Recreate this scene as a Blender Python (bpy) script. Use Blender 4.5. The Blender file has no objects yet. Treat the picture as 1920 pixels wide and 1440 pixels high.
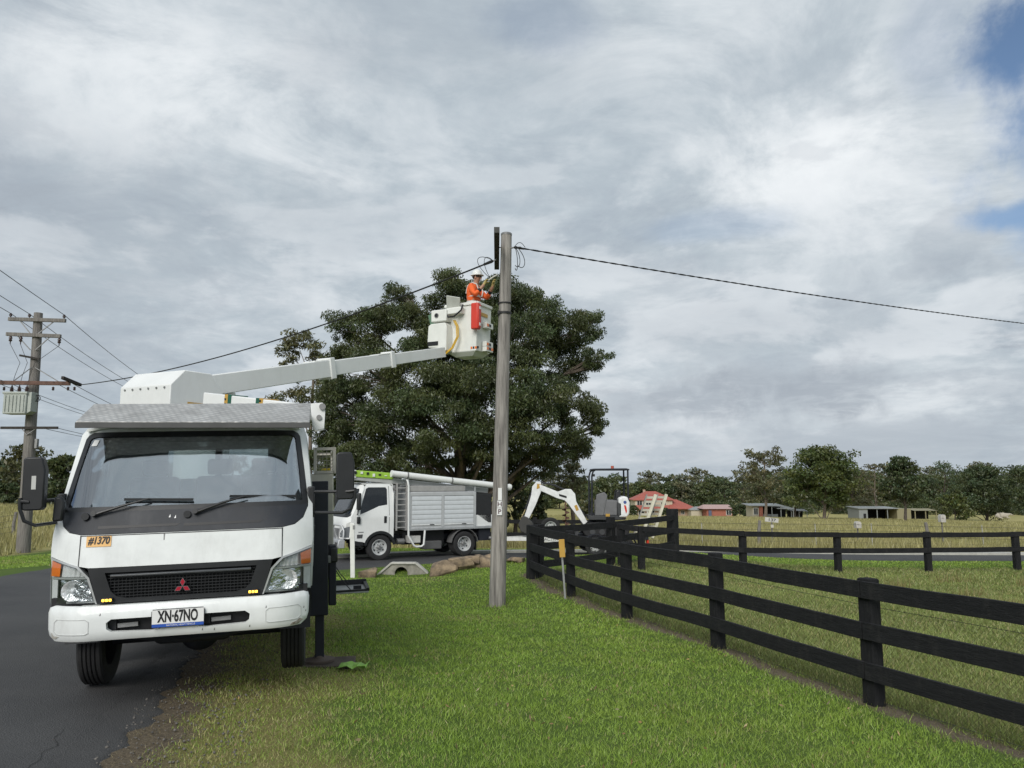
import bpy, bmesh, math, random
import numpy as np
from math import radians, sin, cos, pi, tan, atan, hypot
from mathutils import Vector, Matrix, noise as mnoise
from mathutils.geometry import delaunay_2d_cdt

# ------------------------------------------------------------------ camera, world, sun, exposure
SC = bpy.context.scene
COL = SC.collection
FPX, HCAM = 1443.0, 1.7
TH = atan(180 / FPX)
camd = bpy.data.cameras.new('camera')
camd.sensor_width = 36.0
camd.lens = 36.0 * FPX / 1920.0
camd.clip_start, camd.clip_end = 0.05, 4000
cam = bpy.data.objects.new('camera', camd)
cam.location = (0, 0, HCAM)
cam.rotation_euler = (pi / 2 + TH, 0, 0)
COL.objects.link(cam)
SC.camera = cam
SC.render.resolution_x, SC.render.resolution_y = 1024, 768
SC.view_settings.view_transform = 'Standard'
SC.view_settings.look = 'None'
SC.view_settings.gamma = 1
SC.view_settings.use_curve_mapping = False
EXPO = 0.8
SC.view_settings.exposure = EXPO
SC.cycles.use_denoising = True
SC.cycles.max_bounces = 6
SC.cycles.transparent_max_bounces = 12

SUN_EL, SUN_AZ = radians(34), radians(196)     # azimuth clockwise from +Y: behind the camera, to the left


def ray(px, py):
    u, v = (px - 960) / FPX, (py - 720) / FPX
    c, s = cos(TH), sin(TH)
    return Vector((u, c + v * s, s - v * c))


def at(px, py, Y):
    d = ray(px, py)
    return Vector((0, 0, HCAM)) + d * (Y / d.y)


def build_world():
    w = bpy.data.worlds.new('World')
    SC.world = w
    w.use_nodes = True
    nt = w.node_tree
    N, L = nt.nodes, nt.links
    N.clear()

    def nd(t, **k):
        n = N.new(t)
        for a, b in k.items():
            setattr(n, a, b)
        return n

    def setv(sock, v):
        if hasattr(v, 'is_output'):
            L.new(v, sock)
        else:
            sock.default_value = v

    def math_(op, a, b=0.0, clamp=False):
        n = nd('ShaderNodeMath', operation=op, use_clamp=clamp)
        setv(n.inputs[0], a); setv(n.inputs[1], b)
        return n.outputs[0]

    def mapr(v, a, b, c=0.0, d=1.0):
        n = nd('ShaderNodeMapRange', interpolation_type='SMOOTHSTEP')
        setv(n.inputs[0], v)
        for i, x in enumerate((a, b, c, d)):
            n.inputs[1 + i].default_value = x
        return n.outputs[0]

    def mix(f, a, b):
        n = nd('ShaderNodeMix', data_type='RGBA')
        setv(n.inputs['Factor'], f)
        for nm, v in (('A', a), ('B', b)):
            s = [q for q in n.inputs if q.name == nm and q.type == 'RGBA'][0]
            setv(s, v)
        return [q for q in n.outputs if q.type == 'RGBA'][0]

    tc = nd('ShaderNodeTexCoord')
    sep = nd('ShaderNodeSeparateXYZ')
    L.new(tc.outputs['Generated'], sep.inputs[0])
    zc = math_('ADD', math_('MAXIMUM', sep.outputs[2], 0.0), 0.16)
    cmb = nd('ShaderNodeCombineXYZ')
    L.new(math_('DIVIDE', sep.outputs[0], zc), cmb.inputs[0])
    L.new(math_('DIVIDE', sep.outputs[1], zc), cmb.inputs[1])

    def noise(scale, detail, rough, dist=0.0, off=(0, 0, 0), vec=None):
        m = nd('ShaderNodeVectorMath', operation='ADD')
        L.new(vec or cmb.outputs[0], m.inputs[0])
        m.inputs[1].default_value = off
        n = nd('ShaderNodeTexNoise')
        L.new(m.outputs[0], n.inputs['Vector'])
        n.inputs['Scale'].default_value = scale
        n.inputs['Detail'].default_value = detail
        n.inputs['Roughness'].default_value = rough
        n.inputs['Distortion'].default_value = dist
        return n.outputs['Fac']

    big = noise(0.85, 6, 0.55, 0.3, (3.1, 7.7, 0))
    med = noise(2.1, 8, 0.66, 0.7, (11.3, 2.2, 5))
    fine = noise(7.5, 6, 0.62, 0.6, (1.3, 4.2, 9))
    # noise in plain direction space, for ragged edges of the gaps and banks
    rag = noise(9.0, 6, 0.6, 0.2, (0, 0, 0), tc.outputs['Generated'])
    rag2 = noise(20.0, 5, 0.6, 0.3, (2, 0, 1), tc.outputs['Generated'])

    def blob(px, py, sx, sy, r=1.0):
        """soft elliptical cloud bank / gap round a direction of the sky"""
        d = ray(px, py).normalized()
        rt = d.cross(Vector((0, 0, 1))).normalized()
        up = rt.cross(d)
        outs = []
        for ax, s in ((rt, sx), (up, sy)):
            n = nd('ShaderNodeVectorMath', operation='DOT_PRODUCT')
            L.new(tc.outputs['Generated'], n.inputs[0])
            n.inputs[1].default_value = ax
            q = math_('DIVIDE', n.outputs['Value'], s / FPX)
            outs.append(math_('MULTIPLY', q, q))
        n = nd('ShaderNodeVectorMath', operation='DOT_PRODUCT')
        L.new(tc.outputs['Generated'], n.inputs[0])
        n.inputs[1].default_value = d
        front = mapr(n.outputs['Value'], 0.0, 0.3)
        rr = math_('SQRT', math_('ADD', outs[0], outs[1]))
        rr = math_('ADD', rr, math_('MULTIPLY', math_('SUBTRACT', rag, 0.5), 2.6 * r))
        rr = math_('ADD', rr, math_('MULTIPLY', math_('SUBTRACT', rag2, 0.5), 1.0 * r))
        return rr, front

    def blobmask(px, py, sx, sy, soft=0.5, r=1.0):
        rr, front = blob(px, py, sx, sy, r)
        return math_('MULTIPLY', mapr(rr, 1 + soft, 1 - soft), front)

    sky = nd('ShaderNodeTexSky', sky_type='NISHITA', sun_disc=False)
    sky.sun_elevation = SUN_EL
    sky.sun_rotation = SUN_AZ
    sky.altitude = 50
    sky.air_density, sky.dust_density, sky.ozone_density = 1.0, 0.6, 2.0
    skyc = nd('ShaderNodeVectorMath', operation='SCALE')
    L.new(sky.outputs[0], skyc.inputs[0]); skyc.inputs['Scale'].default_value = 0.62

    K = 11.3 / 2 ** EXPO                       # strength 0.1, exposure taken out
    rgb = lambda r, g, b: (r * K, g * K, b * K, 1)
    t = math_('ADD', math_('MULTIPLY', big, 0.46), math_('MULTIPLY', med, 0.36))
    t = math_('ADD', t, math_('MULTIPLY', fine, 0.18))
    ramp = nd('ShaderNodeValToRGB')
    L.new(t, ramp.inputs[0])
    e = ramp.color_ramp.elements
    e[0].position, e[0].color = 0.37, rgb(.325, .365, .415)
    e[1].position, e[1].color = 0.665, rgb(.78, .81, .84)
    for q_, c_ in ((.44, (.375, .43, .485)), (.50, (.425, .485, .535)), (.555, (.50, .555, .60)), (.61, (.60, .645, .685))):
        m = e.new(q_); m.color = rgb(*c_)
    col = ramp.outputs[0]
    # bright banks
    for (px, py, sx, sy, amt) in ((340, 140, 260, 130, .75), (1540, 290, 170, 90, .85), (1680, 330, 260, 150, .4),
                                  (1350, 60, 200, 80, .45), (1680, 750, 100, 36, .7), (1880, 735, 70, 34, .65), (640, 330, 60, 20, .5)):
        f = math_('MULTIPLY', blobmask(px, py, sx, sy, .75), amt)
        f = math_('MULTIPLY', f, mapr(med, .3, .65))
        col = mix(f, col, rgb(.80, .83, .85))
    for (px, py, sx, sy, amt) in ((1420, 770, 520, 95, .55), (1180, 560, 160, 60, .35), (1500, 520, 260, 60, .3)):
        f = math_('MULTIPLY', blobmask(px, py, sx, sy, .8), amt)
        col = mix(f, col, rgb(.60, .645, .68))
    # heaped cloud edges towards the horizon: bright rims over grey bases
    st = nd('ShaderNodeVectorMath', operation='MULTIPLY')
    L.new(tc.outputs['Generated'], st.inputs[0]); st.inputs[1].default_value = (1, 1, 2.3)
    heap = noise(4.2, 9, .58, .25, (4.3, 1.1, 2.4), st.outputs[0])
    low = mapr(sep.outputs[2], .55, .15, .25, 1.0)
    f = math_('MULTIPLY', math_('MULTIPLY', mapr(heap, .50, .60), mapr(heap, .78, .60)), math_('MULTIPLY', low, .62))
    col = mix(f, col, rgb(.70, .735, .765))
    f = math_('MULTIPLY', mapr(heap, .49, .40), math_('MULTIPLY', low, .42))
    col = mix(f, col, rgb(.345, .39, .445))
    # darker low cumulus and grey bases
    for (px, py, sx, sy, amt) in ((1265, 748, 105, 40, .76), (1545, 728, 100, 42, .80), (1415, 715, 60, 28, .64), (130, 470, 260, 150, .35),
                                  (1400, 620, 210, 40, .3), (1250, 860, 520, 50, .35), (760, 90, 260, 70, .3), (600, 400, 120, 50, .2)):
        f = math_('MULTIPLY', blobmask(px, py, sx, sy, .55 if amt > .5 else .8, 1.35 if amt > .5 else 1.0), amt)
        f = math_('MULTIPLY', f, mapr(fine, .25, .62, .45, 1.0))
        col = mix(f, col, rgb(.335, .375, .425))
    # blue gaps
    gap = None
    for (px, py, sx, sy, amt) in ((1965, 50, 105, 75, 1.0), (1945, 395, 85, 26, .9), (1000, 45, 90, 45, .28), (1330, 425, 120, 28, .22),
                                  (2230, 240, 200, 140, 1.0), (1760, 90, 60, 90, .25)):
        f = math_('MULTIPLY', blobmask(px, py, sx, sy, .5, .8), amt)
        gap = f if gap is None else math_('MAXIMUM', gap, f)
    # a few more gaps over the rest of the sky, as in the part in view
    away = mapr(sep.outputs[1], 0.25, -0.1)
    g2 = math_('MULTIPLY', mapr(big, .36, .30), math_('MULTIPLY', away, .9))
    gap = math_('MAXIMUM', gap, g2)
    col = mix(gap, col, skyc.outputs[0])
    bg = nd('ShaderNodeBackground')
    L.new(col, bg.inputs[0])
    bg.inputs[1].default_value = 0.1
    out = nd('ShaderNodeOutputWorld')
    L.new(bg.outputs[0], out.inputs[0])


build_world()
sund = bpy.data.lights.new('sun', 'SUN')
sund.energy = 1.5
sund.angle = radians(34)
sund.color = (1.0, 0.965, 0.91)
sun = bpy.data.objects.new('sun', sund)
sun.rotation_euler = Vector((sin(SUN_AZ) * cos(SUN_EL), cos(SUN_AZ) * cos(SUN_EL), sin(SUN_EL))).to_track_quat('Z', 'Y').to_euler()
sun.location = (0, -20, 40)
COL.objects.link(sun)

# ------------------------------------------------------------------ materials
MATS = {}


def mat(name, col, rough=0.5, metal=0.0, var=0.12, scale=6.0, bump=0.0, bscale=40.0, col2=None, stretch=(1, 1, 1), spec=0.5,
        grime=0.0, emit=0.0, coat=0.0, attr=None, detail=4):
    if name in MATS:
        return MATS[name]
    m = bpy.data.materials.new(name)
    m.use_nodes = True
    nt = m.node_tree
    N, L = nt.nodes, nt.links
    b = N['Principled BSDF']
    tc = N.new('ShaderNodeTexCoord')
    mp = N.new('ShaderNodeMapping')
    mp.inputs['Scale'].default_value = stretch
    L.new(tc.outputs['Object'], mp.inputs[0])
    n = N.new('ShaderNodeTexNoise')
    n.inputs['Scale'].default_value = scale
    n.inputs['Detail'].default_value = detail
    n.inputs['Roughness'].default_value = 0.6
    L.new(mp.outputs[0], n.inputs['Vector'])
    rp = N.new('ShaderNodeValToRGB')
    c = Vector(col)
    lo = Vector(col2) if col2 else c * (1 - var)
    hi = c if col2 else c * (1 + var * 0.6)
    rp.color_ramp.elements[0].position, rp.color_ramp.elements[0].color = 0.32, (*lo, 1)
    rp.color_ramp.elements[1].position, rp.color_ramp.elements[1].color = 0.66, (*[min(1, x) for x in hi], 1)
    L.new(n.outputs['Fac'], rp.inputs[0])
    src = rp.outputs[0]
    if attr:
        a = N.new('ShaderNodeAttribute'); a.attribute_name = attr
        mx = N.new('ShaderNodeMix'); mx.data_type = 'RGBA'; mx.blend_type = 'MULTIPLY'
        mx.inputs['Factor'].default_value = 1
        L.new(a.outputs['Color'], mx.inputs[6]); L.new(src, mx.inputs[7])
        src = mx.outputs[2]
    if grime:
        g = N.new('ShaderNodeTexNoise')
        g.inputs['Scale'].default_value = 3.1; g.inputs['Detail'].default_value = 9; g.inputs['Roughness'].default_value = 0.68
        mp2 = N.new('ShaderNodeMapping'); mp2.inputs['Scale'].default_value = (2.2, 2.2, .7)
        L.new(tc.outputs['Object'], mp2.inputs[0]); L.new(mp2.outputs[0], g.inputs['Vector'])
        mr = N.new('ShaderNodeMapRange'); mr.inputs[1].default_value = .5; mr.inputs[2].default_value = .78
        mr.inputs[4].default_value = grime
        L.new(g.outputs['Fac'], mr.inputs[0])
        mx = N.new('ShaderNodeMix'); mx.data_type = 'RGBA'
        L.new(mr.outputs[0], mx.inputs['Factor']); L.new(src, mx.inputs[6])
        mx.inputs[7].default_value = (.20, .185, .16, 1)
        src = mx.outputs[2]
        mr2 = N.new('ShaderNodeMapRange'); mr2.inputs[3].default_value = rough; mr2.inputs[4].default_value = min(1, rough + .4)
        L.new(g.outputs['Fac'], mr2.inputs[0]); L.new(mr2.outputs[0], b.inputs['Roughness'])
    else:
        b.inputs['Roughness'].default_value = rough
    L.new(src, b.inputs['Base Color'])
    b.inputs['Metallic'].default_value = metal
    b.inputs['Specular IOR Level'].default_value = spec
    b.inputs['Coat Weight'].default_value = coat
    b.inputs['Coat Roughness'].default_value = 0.06
    if emit:
        b.inputs['Emission Color'].default_value = (*col, 1)
        b.inputs['Emission Strength'].default_value = emit
    if bump:
        n2 = N.new('ShaderNodeTexNoise')
        n2.inputs['Scale'].default_value = bscale; n2.inputs['Detail'].default_value = 5
        L.new(mp.outputs[0], n2.inputs['Vector'])
        bp = N.new('ShaderNodeBump'); bp.inputs['Strength'].default_value = bump; bp.inputs['Distance'].default_value = 0.02
        L.new(n2.outputs['Fac'], bp.inputs['Height']); L.new(bp.outputs[0], b.inputs['Normal'])
    MATS[name] = m
    return m


def glass_mat(name, tint=(.55, .62, .62), refl=0.16, ior=1.5):
    if name in MATS:
        return MATS[name]
    m = bpy.data.materials.new(name); m.use_nodes = True
    nt = m.node_tree; N, L = nt.nodes, nt.links
    N.clear()
    out = N.new('ShaderNodeOutputMaterial')
    tr = N.new('ShaderNodeBsdfTransparent'); tr.inputs[0].default_value = (*tint, 1)
    gl = N.new('ShaderNodeBsdfGlossy'); gl.inputs['Roughness'].default_value = 0.01
    gl.inputs[0].default_value = (.95, .97, 1, 1)
    tc = N.new('ShaderNodeTexCoord')
    ns = N.new('ShaderNodeTexNoise'); ns.inputs['Scale'].default_value = 2.2; ns.inputs['Detail'].default_value = 2
    L.new(tc.outputs['Object'], ns.inputs['Vector'])
    bp = N.new('ShaderNodeBump'); bp.inputs['Strength'].default_value = .28; bp.inputs['Distance'].default_value = .02
    L.new(ns.outputs['Fac'], bp.inputs['Height']); L.new(bp.outputs[0], gl.inputs['Normal'])
    fr = N.new('ShaderNodeFresnel'); fr.inputs['IOR'].default_value = ior
    ad = N.new('ShaderNodeMath'); ad.operation = 'ADD'; ad.use_clamp = True; ad.inputs[1].default_value = refl
    L.new(fr.outputs[0], ad.inputs[0])
    mx = N.new('ShaderNodeMixShader')
    L.new(ad.outputs[0], mx.inputs[0]); L.new(tr.outputs[0], mx.inputs[1]); L.new(gl.outputs[0], mx.inputs[2])
    L.new(mx.outputs[0], out.inputs[0])
    MATS[name] = m
    return m


def leaf_mat(name, col, trans=0.25):
    if name in MATS:
        return MATS[name]
    m = bpy.data.materials.new(name); m.use_nodes = True
    nt = m.node_tree; N, L = nt.nodes, nt.links
    N.clear()
    out = N.new('ShaderNodeOutputMaterial')
    a = N.new('ShaderNodeAttribute'); a.attribute_name = 'tint'
    mx = N.new('ShaderNodeMix'); mx.data_type = 'RGBA'; mx.blend_type = 'MULTIPLY'; mx.inputs['Factor'].default_value = 1
    L.new(a.outputs['Color'], mx.inputs[6]); mx.inputs[7].default_value = (*col, 1)
    d = N.new('ShaderNodeBsdfDiffuse'); t = N.new('ShaderNodeBsdfTranslucent')
    g = N.new('ShaderNodeBsdfGlossy'); g.inputs['Roughness'].default_value = .45
    L.new(mx.outputs[2], d.inputs[0]); L.new(mx.outputs[2], t.inputs[0])
    s = N.new('ShaderNodeMixShader'); s.inputs[0].default_value = trans
    L.new(d.outputs[0], s.inputs[1]); L.new(t.outputs[0], s.inputs[2])
    s2 = N.new('ShaderNodeMixShader'); s2.inputs[0].default_value = .04
    L.new(s.outputs[0], s2.inputs[1]); L.new(g.outputs[0], s2.inputs[2])
    L.new(s2.outputs[0], out.inputs[0])
    MATS[name] = m
    return m


WHITE = mat('white truck paint', (.75, .77, .76), .30, var=.07, scale=5, grime=.20, coat=.3)
WHITE2 = mat('clean white paint', (.76, .77, .76), .3, var=.04, scale=3, grime=.08, coat=.3)
OFFWH = mat('off white fibreglass', (.74, .75, .71), .42, var=.06, scale=4, grime=.15)
CREAM = mat('cream panel paint', (.50, .48, .41), .5, var=.1, grime=.25)
BLACKP = mat('black plastic', (.016, .017, .019), .42, var=.2, scale=12, bump=.05, bscale=200)
DARKP = mat('dark grey painted panel', (.018, .021, .028), .38, var=.12, scale=4, grime=.12)
NAVY = mat('navy black steel', (.013, .015, .023), .45, var=.2, grime=.06)
RUBBER = mat('tyre rubber', (.020, .020, .021), .8, var=.25, scale=9, bump=.2, bscale=60)
STEEL = mat('grey steel', (.30, .30, .30), .42, .8, var=.2, grime=.2)
ALU = mat('aluminium', (.55, .56, .57), .38, .75, var=.1, grime=.15)
ALUP = mat('aluminium sheet', (.52, .53, .54), .45, .35, var=.08, scale=3, grime=.12)
CHROME = mat('reflector chrome', (.75, .76, .78), .12, 1.0, var=.1, bump=.6, bscale=28)
LENSW = glass_mat('lens glass', (.95, .96, .96), .03, 1.12)
GLASS = glass_mat('windscreen glass', (.74, .80, .80), .30)
GLASSD = glass_mat('tinted window glass', (.30, .33, .34), .02)
DARKIN = mat('dark cab trim', (.02, .021, .024), .7, var=.2)
AMBER = mat('amber lens', (.75, .18, .02), .25, var=.1)
AMBERON = mat('lit amber light', (1.0, .50, .05), .3, emit=2.2, var=.02)
RED = mat('red plastic', (.62, .045, .025), .4, var=.1)
EMBLEM = mat('emblem red', (.36, .012, .03), .3, var=.05)
ORANGE = mat('orange work fabric', (.80, .13, .025), .75, var=.15, scale=14, bump=.3, bscale=25)
REFL = mat('silver reflective tape', (.62, .63, .60), .4, var=.1)
YELLOW = mat('yellow hose', (.62, .38, .03), .45, var=.1)
SIGNY = mat('yellow sign paint', (.52, .31, .06), .5, var=.08)
STICK = mat('orange sticker', (.80, .47, .17), .5, var=.04)
INK = mat('black ink', (.012, .012, .014), .5, var=.1)
BLUEP = mat('blue plate strip', (.025, .09, .42), .4, var=.05)
PLATEW = mat('plate white', (.78, .78, .77), .4, var=.03)
GREENT = mat('green tape', (.012, .10, .065), .5, var=.1)
LIME = mat('lime green paint', (.33, .55, .06), .45, var=.1)
GREENP = mat('dull green panel', (.10, .19, .12), .5, var=.1)
FENCE = mat('black fence paint', (.0115, .012, .0135), .7, spec=.22, col2=(.022, .0225, .024), scale=7, bump=.8, bscale=30, stretch=(7, 7, .6), grime=.12, detail=9)
FENCER = mat('black rail paint', (.024, .0245, .026), col2=(.008, .0085, .0095), rough=.7, spec=.22) if False else mat('black rail paint', (.0115, .012, .0135), .7, spec=.22, col2=(.022, .0225, .024), scale=6, bump=.8, bscale=20, stretch=(.8, .8, 9), grime=.10, detail=9)
POLEW = mat('weathered pole timber', (.37, .345, .315), .85, col2=(.10, .092, .085), scale=7, stretch=(2.2, 2.2, .16), bump=1.0, bscale=9, detail=9)
POLEL = mat('grey pole timber', (.25, .235, .215), .85, col2=(.11, .10, .095), scale=7, stretch=(5, 5, .3), bump=.8, bscale=9, detail=8)
ARMW = mat('dark crossarm timber', (.035, .03, .026), .8, var=.35, scale=8, stretch=(1, 1, 1), bump=.4)
RUSTARM = mat('brown crossarm timber', (.15, .085, .065), .8, var=.35, scale=6, bump=.4)
CABLE = mat('black cable', (.012, .012, .013), .6, var=.1)
WIREG = mat('grey wire', (.05, .05, .055), .5, .3, var=.1)
CERAM = mat('brown ceramic', (.05, .03, .028), .3, var=.2)
TRAFO = mat('pale green tank paint', (.42, .45, .42), .5, var=.08, grime=.2)
CONC = mat('weathered concrete', (.36, .345, .30), .9, col2=(.17, .16, .135), scale=5, bump=.4, bscale=30, detail=8)
ROCK = mat('sandstone rock', (.36, .27, .175), .9, col2=(.085, .066, .05), scale=5, bump=1.0, bscale=12, detail=12)
SKIN = mat('skin', (.42, .22, .15), .55, var=.12, scale=20)
GLOVE = mat('tan glove leather', (.42, .33, .12), .8, var=.2, scale=20)
CUFF = mat('black sleeve', (.012, .012, .014), .8, var=.2)
NAVYC = mat('navy trousers', (.015, .02, .035), .85, var=.2)
BARK = mat('gum bark', (.22, .18, .145), .9, col2=(.09, .07, .055), scale=4, stretch=(2, 2, .5), bump=.7, bscale=8, detail=7)
BARKD = mat('dark bark', (.11, .09, .072), .9, col2=(.05, .04, .033), scale=4, stretch=(2, 2, .5), bump=.7, bscale=8, detail=7)

# ------------------------------------------------------------------ mesh helpers


def tag(o, label=None, cat=None, group=None, kind=None):
    for k, v in (('label', label), ('category', cat), ('group', group), ('kind', kind)):
        if v:
            o[k] = v
    return o


def thing(name, label, cat, loc=(0, 0, 0), rot=(0, 0, 0), group=None):
    o = bpy.data.objects.new(name, None)
    o.empty_display_size = 0.2
    COL.objects.link(o)
    o.location, o.rotation_euler = loc, rot
    return tag(o, label, cat, group)


def link(name, me, m, parent=None, smooth=True, bevel=0.0, seg=2, angle=38, weld=False):
    o = bpy.data.objects.new(name, me)
    COL.objects.link(o)
    if m is not None and not me.materials:
        me.materials.append(m)
    if parent is not None:
        o.parent = parent
    if smooth and len(me.polygons):
        me.polygons.foreach_set('use_smooth', [True] * len(me.polygons))
        me.set_sharp_from_angle(angle=radians(angle))
    if bevel:
        bv = o.modifiers.new('bevel', 'BEVEL')
        bv.width, bv.segments, bv.limit_method, bv.angle_limit = bevel, seg, 'ANGLE', radians(40)
        bv.harden_normals = False
    return o


class MB:
    def __init__(s):
        s.v, s.f = [], []

    def add(s, vs, fs):
        k = len(s.v)
        s.v += [tuple(q) for q in vs]
        s.f += [tuple(i + k for i in q) for q in fs]
        return s

    def box(s, c, d, M=None):
        x, y, z = d[0] / 2, d[1] / 2, d[2] / 2
        vs = [Vector((a * x, b * y, e * z)) for e in (-1, 1) for b in (-1, 1) for a in (-1, 1)]
        if M is not None:
            vs = [M @ q for q in vs]
        c = Vector(c)
        return s.add([q + c for q in vs], [(0, 2, 3, 1), (4, 5, 7, 6), (0, 1, 5, 4), (2, 6, 7, 3), (0, 4, 6, 2), (1, 3, 7, 5)])

    def lohi(s, lo, hi):
        lo, hi = Vector(lo), Vector(hi)
        return s.box((lo + hi) / 2, hi - lo)

    def bar(s, p, q, w, h, up=(0, 0, 1), w2=None, h2=None):
        p, q = Vector(p), Vector(q)
        d = (q - p).normalized()
        r = d.cross(Vector(up))
        if r.length < 1e-4:
            r = d.cross(Vector((1, 0, 0)))
        r.normalize(); u = r.cross(d)
        w2 = w if w2 is None else w2
        h2 = h if h2 is None else h2
        vs = [p + r * a * w / 2 + u * b * h / 2 for a, b in ((-1, -1), (1, -1), (1, 1), (-1, 1))]
        vs += [q + r * a * w2 / 2 + u * b * h2 / 2 for a, b in ((-1, -1), (1, -1), (1, 1), (-1, 1))]
        return s.add(vs, [(0, 3, 2, 1), (4, 5, 6, 7), (0, 1, 5, 4), (1, 2, 6, 5), (2, 3, 7, 6), (3, 0, 4, 7)])

    def tube(s, pts, r, n=8, caps=True):
        pts = [Vector(p) for p in pts]
        rr = r if isinstance(r, (list, tuple)) else [r] * len(pts)
        rings = []
        pu = None
        for i, p in enumerate(pts):
            d = (pts[min(i + 1, len(pts) - 1)] - pts[max(i - 1, 0)])
            d.normalize()
            if pu is None:
                pu = d.cross(Vector((0, 0, 1)))
                if pu.length < 1e-3:
                    pu = d.cross(Vector((1, 0, 0)))
            u = (pu - d * pu.dot(d)).normalized()
            pu = u
            w = d.cross(u)
            rings.append([p + (u * cos(2 * pi * k / n) + w * sin(2 * pi * k / n)) * rr[i] for k in range(n)])
        vs = [q for g in rings for q in g]
        fs = [(i * n + k, i * n + (k + 1) % n, (i + 1) * n + (k + 1) % n, (i + 1) * n + k) for i in range(len(pts) - 1) for k in range(n)]
        if caps:
            fs.append(tuple(range(n))[::-1]); fs.append(tuple((len(pts) - 1) * n + k for k in range(n)))
        return s.add(vs, fs)

    def cyl(s, p, q, r, r2=None, n=16):
        return s.tube([p, q], [r, r if r2 is None else r2], n)

    def lathe(s, prof, c=(0, 0, 0), axis='x', n=32, closed=False, cap0=True):
        """profile of (along axis, radius)"""
        c = Vector(c)
        vs = []
        for a, r in prof:
            for k in range(n):
                t = 2 * pi * k / n
                p = {'x': (a, r * cos(t), r * sin(t)), 'y': (r * sin(t), a, r * cos(t)), 'z': (r * cos(t), r * sin(t), a)}[axis]
                vs.append(c + Vector(p))
        m = len(prof)
        fs = [(i * n + k, ((i + 1) % m) * n + k, ((i + 1) % m) * n + (k + 1) % n, i * n + (k + 1) % n)
              for i in range(m if closed else m - 1) for k in range(n)]
        if not closed:
            if cap0:
                fs.append(tuple(range(n)))
            fs.append(tuple((m - 1) * n + k for k in range(n))[::-1])
        return s.add(vs, fs)

    def prism(s, poly, lo, hi, axis='x'):
        """polygon in the two other axes (in x,y,z order) extruded from lo to hi"""
        f = {'x': lambda a, b, c: (c, a, b), 'y': lambda a, b, c: (a, c, b), 'z': lambda a, b, c: (a, b, c)}[axis]
        n = len(poly)
        vs = [f(a, b, lo) for a, b in poly] + [f(a, b, hi) for a, b in poly]
        fs = [tuple(range(n))[::-1], tuple(range(n, 2 * n))] + [(k, (k + 1) % n, n + (k + 1) % n, n + k) for k in range(n)]
        return s.add(vs, fs)

    def ball(s, c, r, nu=14, nv=9):
        r = r if isinstance(r, (tuple, list, Vector)) else (r, r, r)
        vs = [Vector(c) + Vector((r[0] * sin(pi * j / nv) * cos(2 * pi * i / nu), r[1] * sin(pi * j / nv) * sin(2 * pi * i / nu), r[2] * cos(pi * j / nv)))
              for j in range(1, nv) for i in range(nu)]
        vs += [Vector(c) + Vector((0, 0, r[2])), Vector(c) - Vector((0, 0, r[2]))]
        a, b = len(vs) - 2, len(vs) - 1
        fs = [(j * nu + i, (j + 1) * nu + i, (j + 1) * nu + (i + 1) % nu, j * nu + (i + 1) % nu) for j in range(nv - 2) for i in range(nu)]
        fs += [(a, i, (i + 1) % nu) for i in range(nu)] + [(b, (nv - 2) * nu + (i + 1) % nu, (nv - 2) * nu + i) for i in range(nu)]
        return s.add(vs, fs)

    def build(s, name, m, parent=None, bevel=0.0, seg=2, smooth=True, angle=38):
        me = bpy.data.meshes.new(name)
        me.from_pydata(s.v, [], s.f)
        bm = bmesh.new(); bm.from_mesh(me)
        bmesh.ops.recalc_face_normals(bm, faces=bm.faces)
        bm.to_mesh(me); bm.free()
        return link(name, me, m, parent, smooth, bevel, seg, angle)


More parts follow.
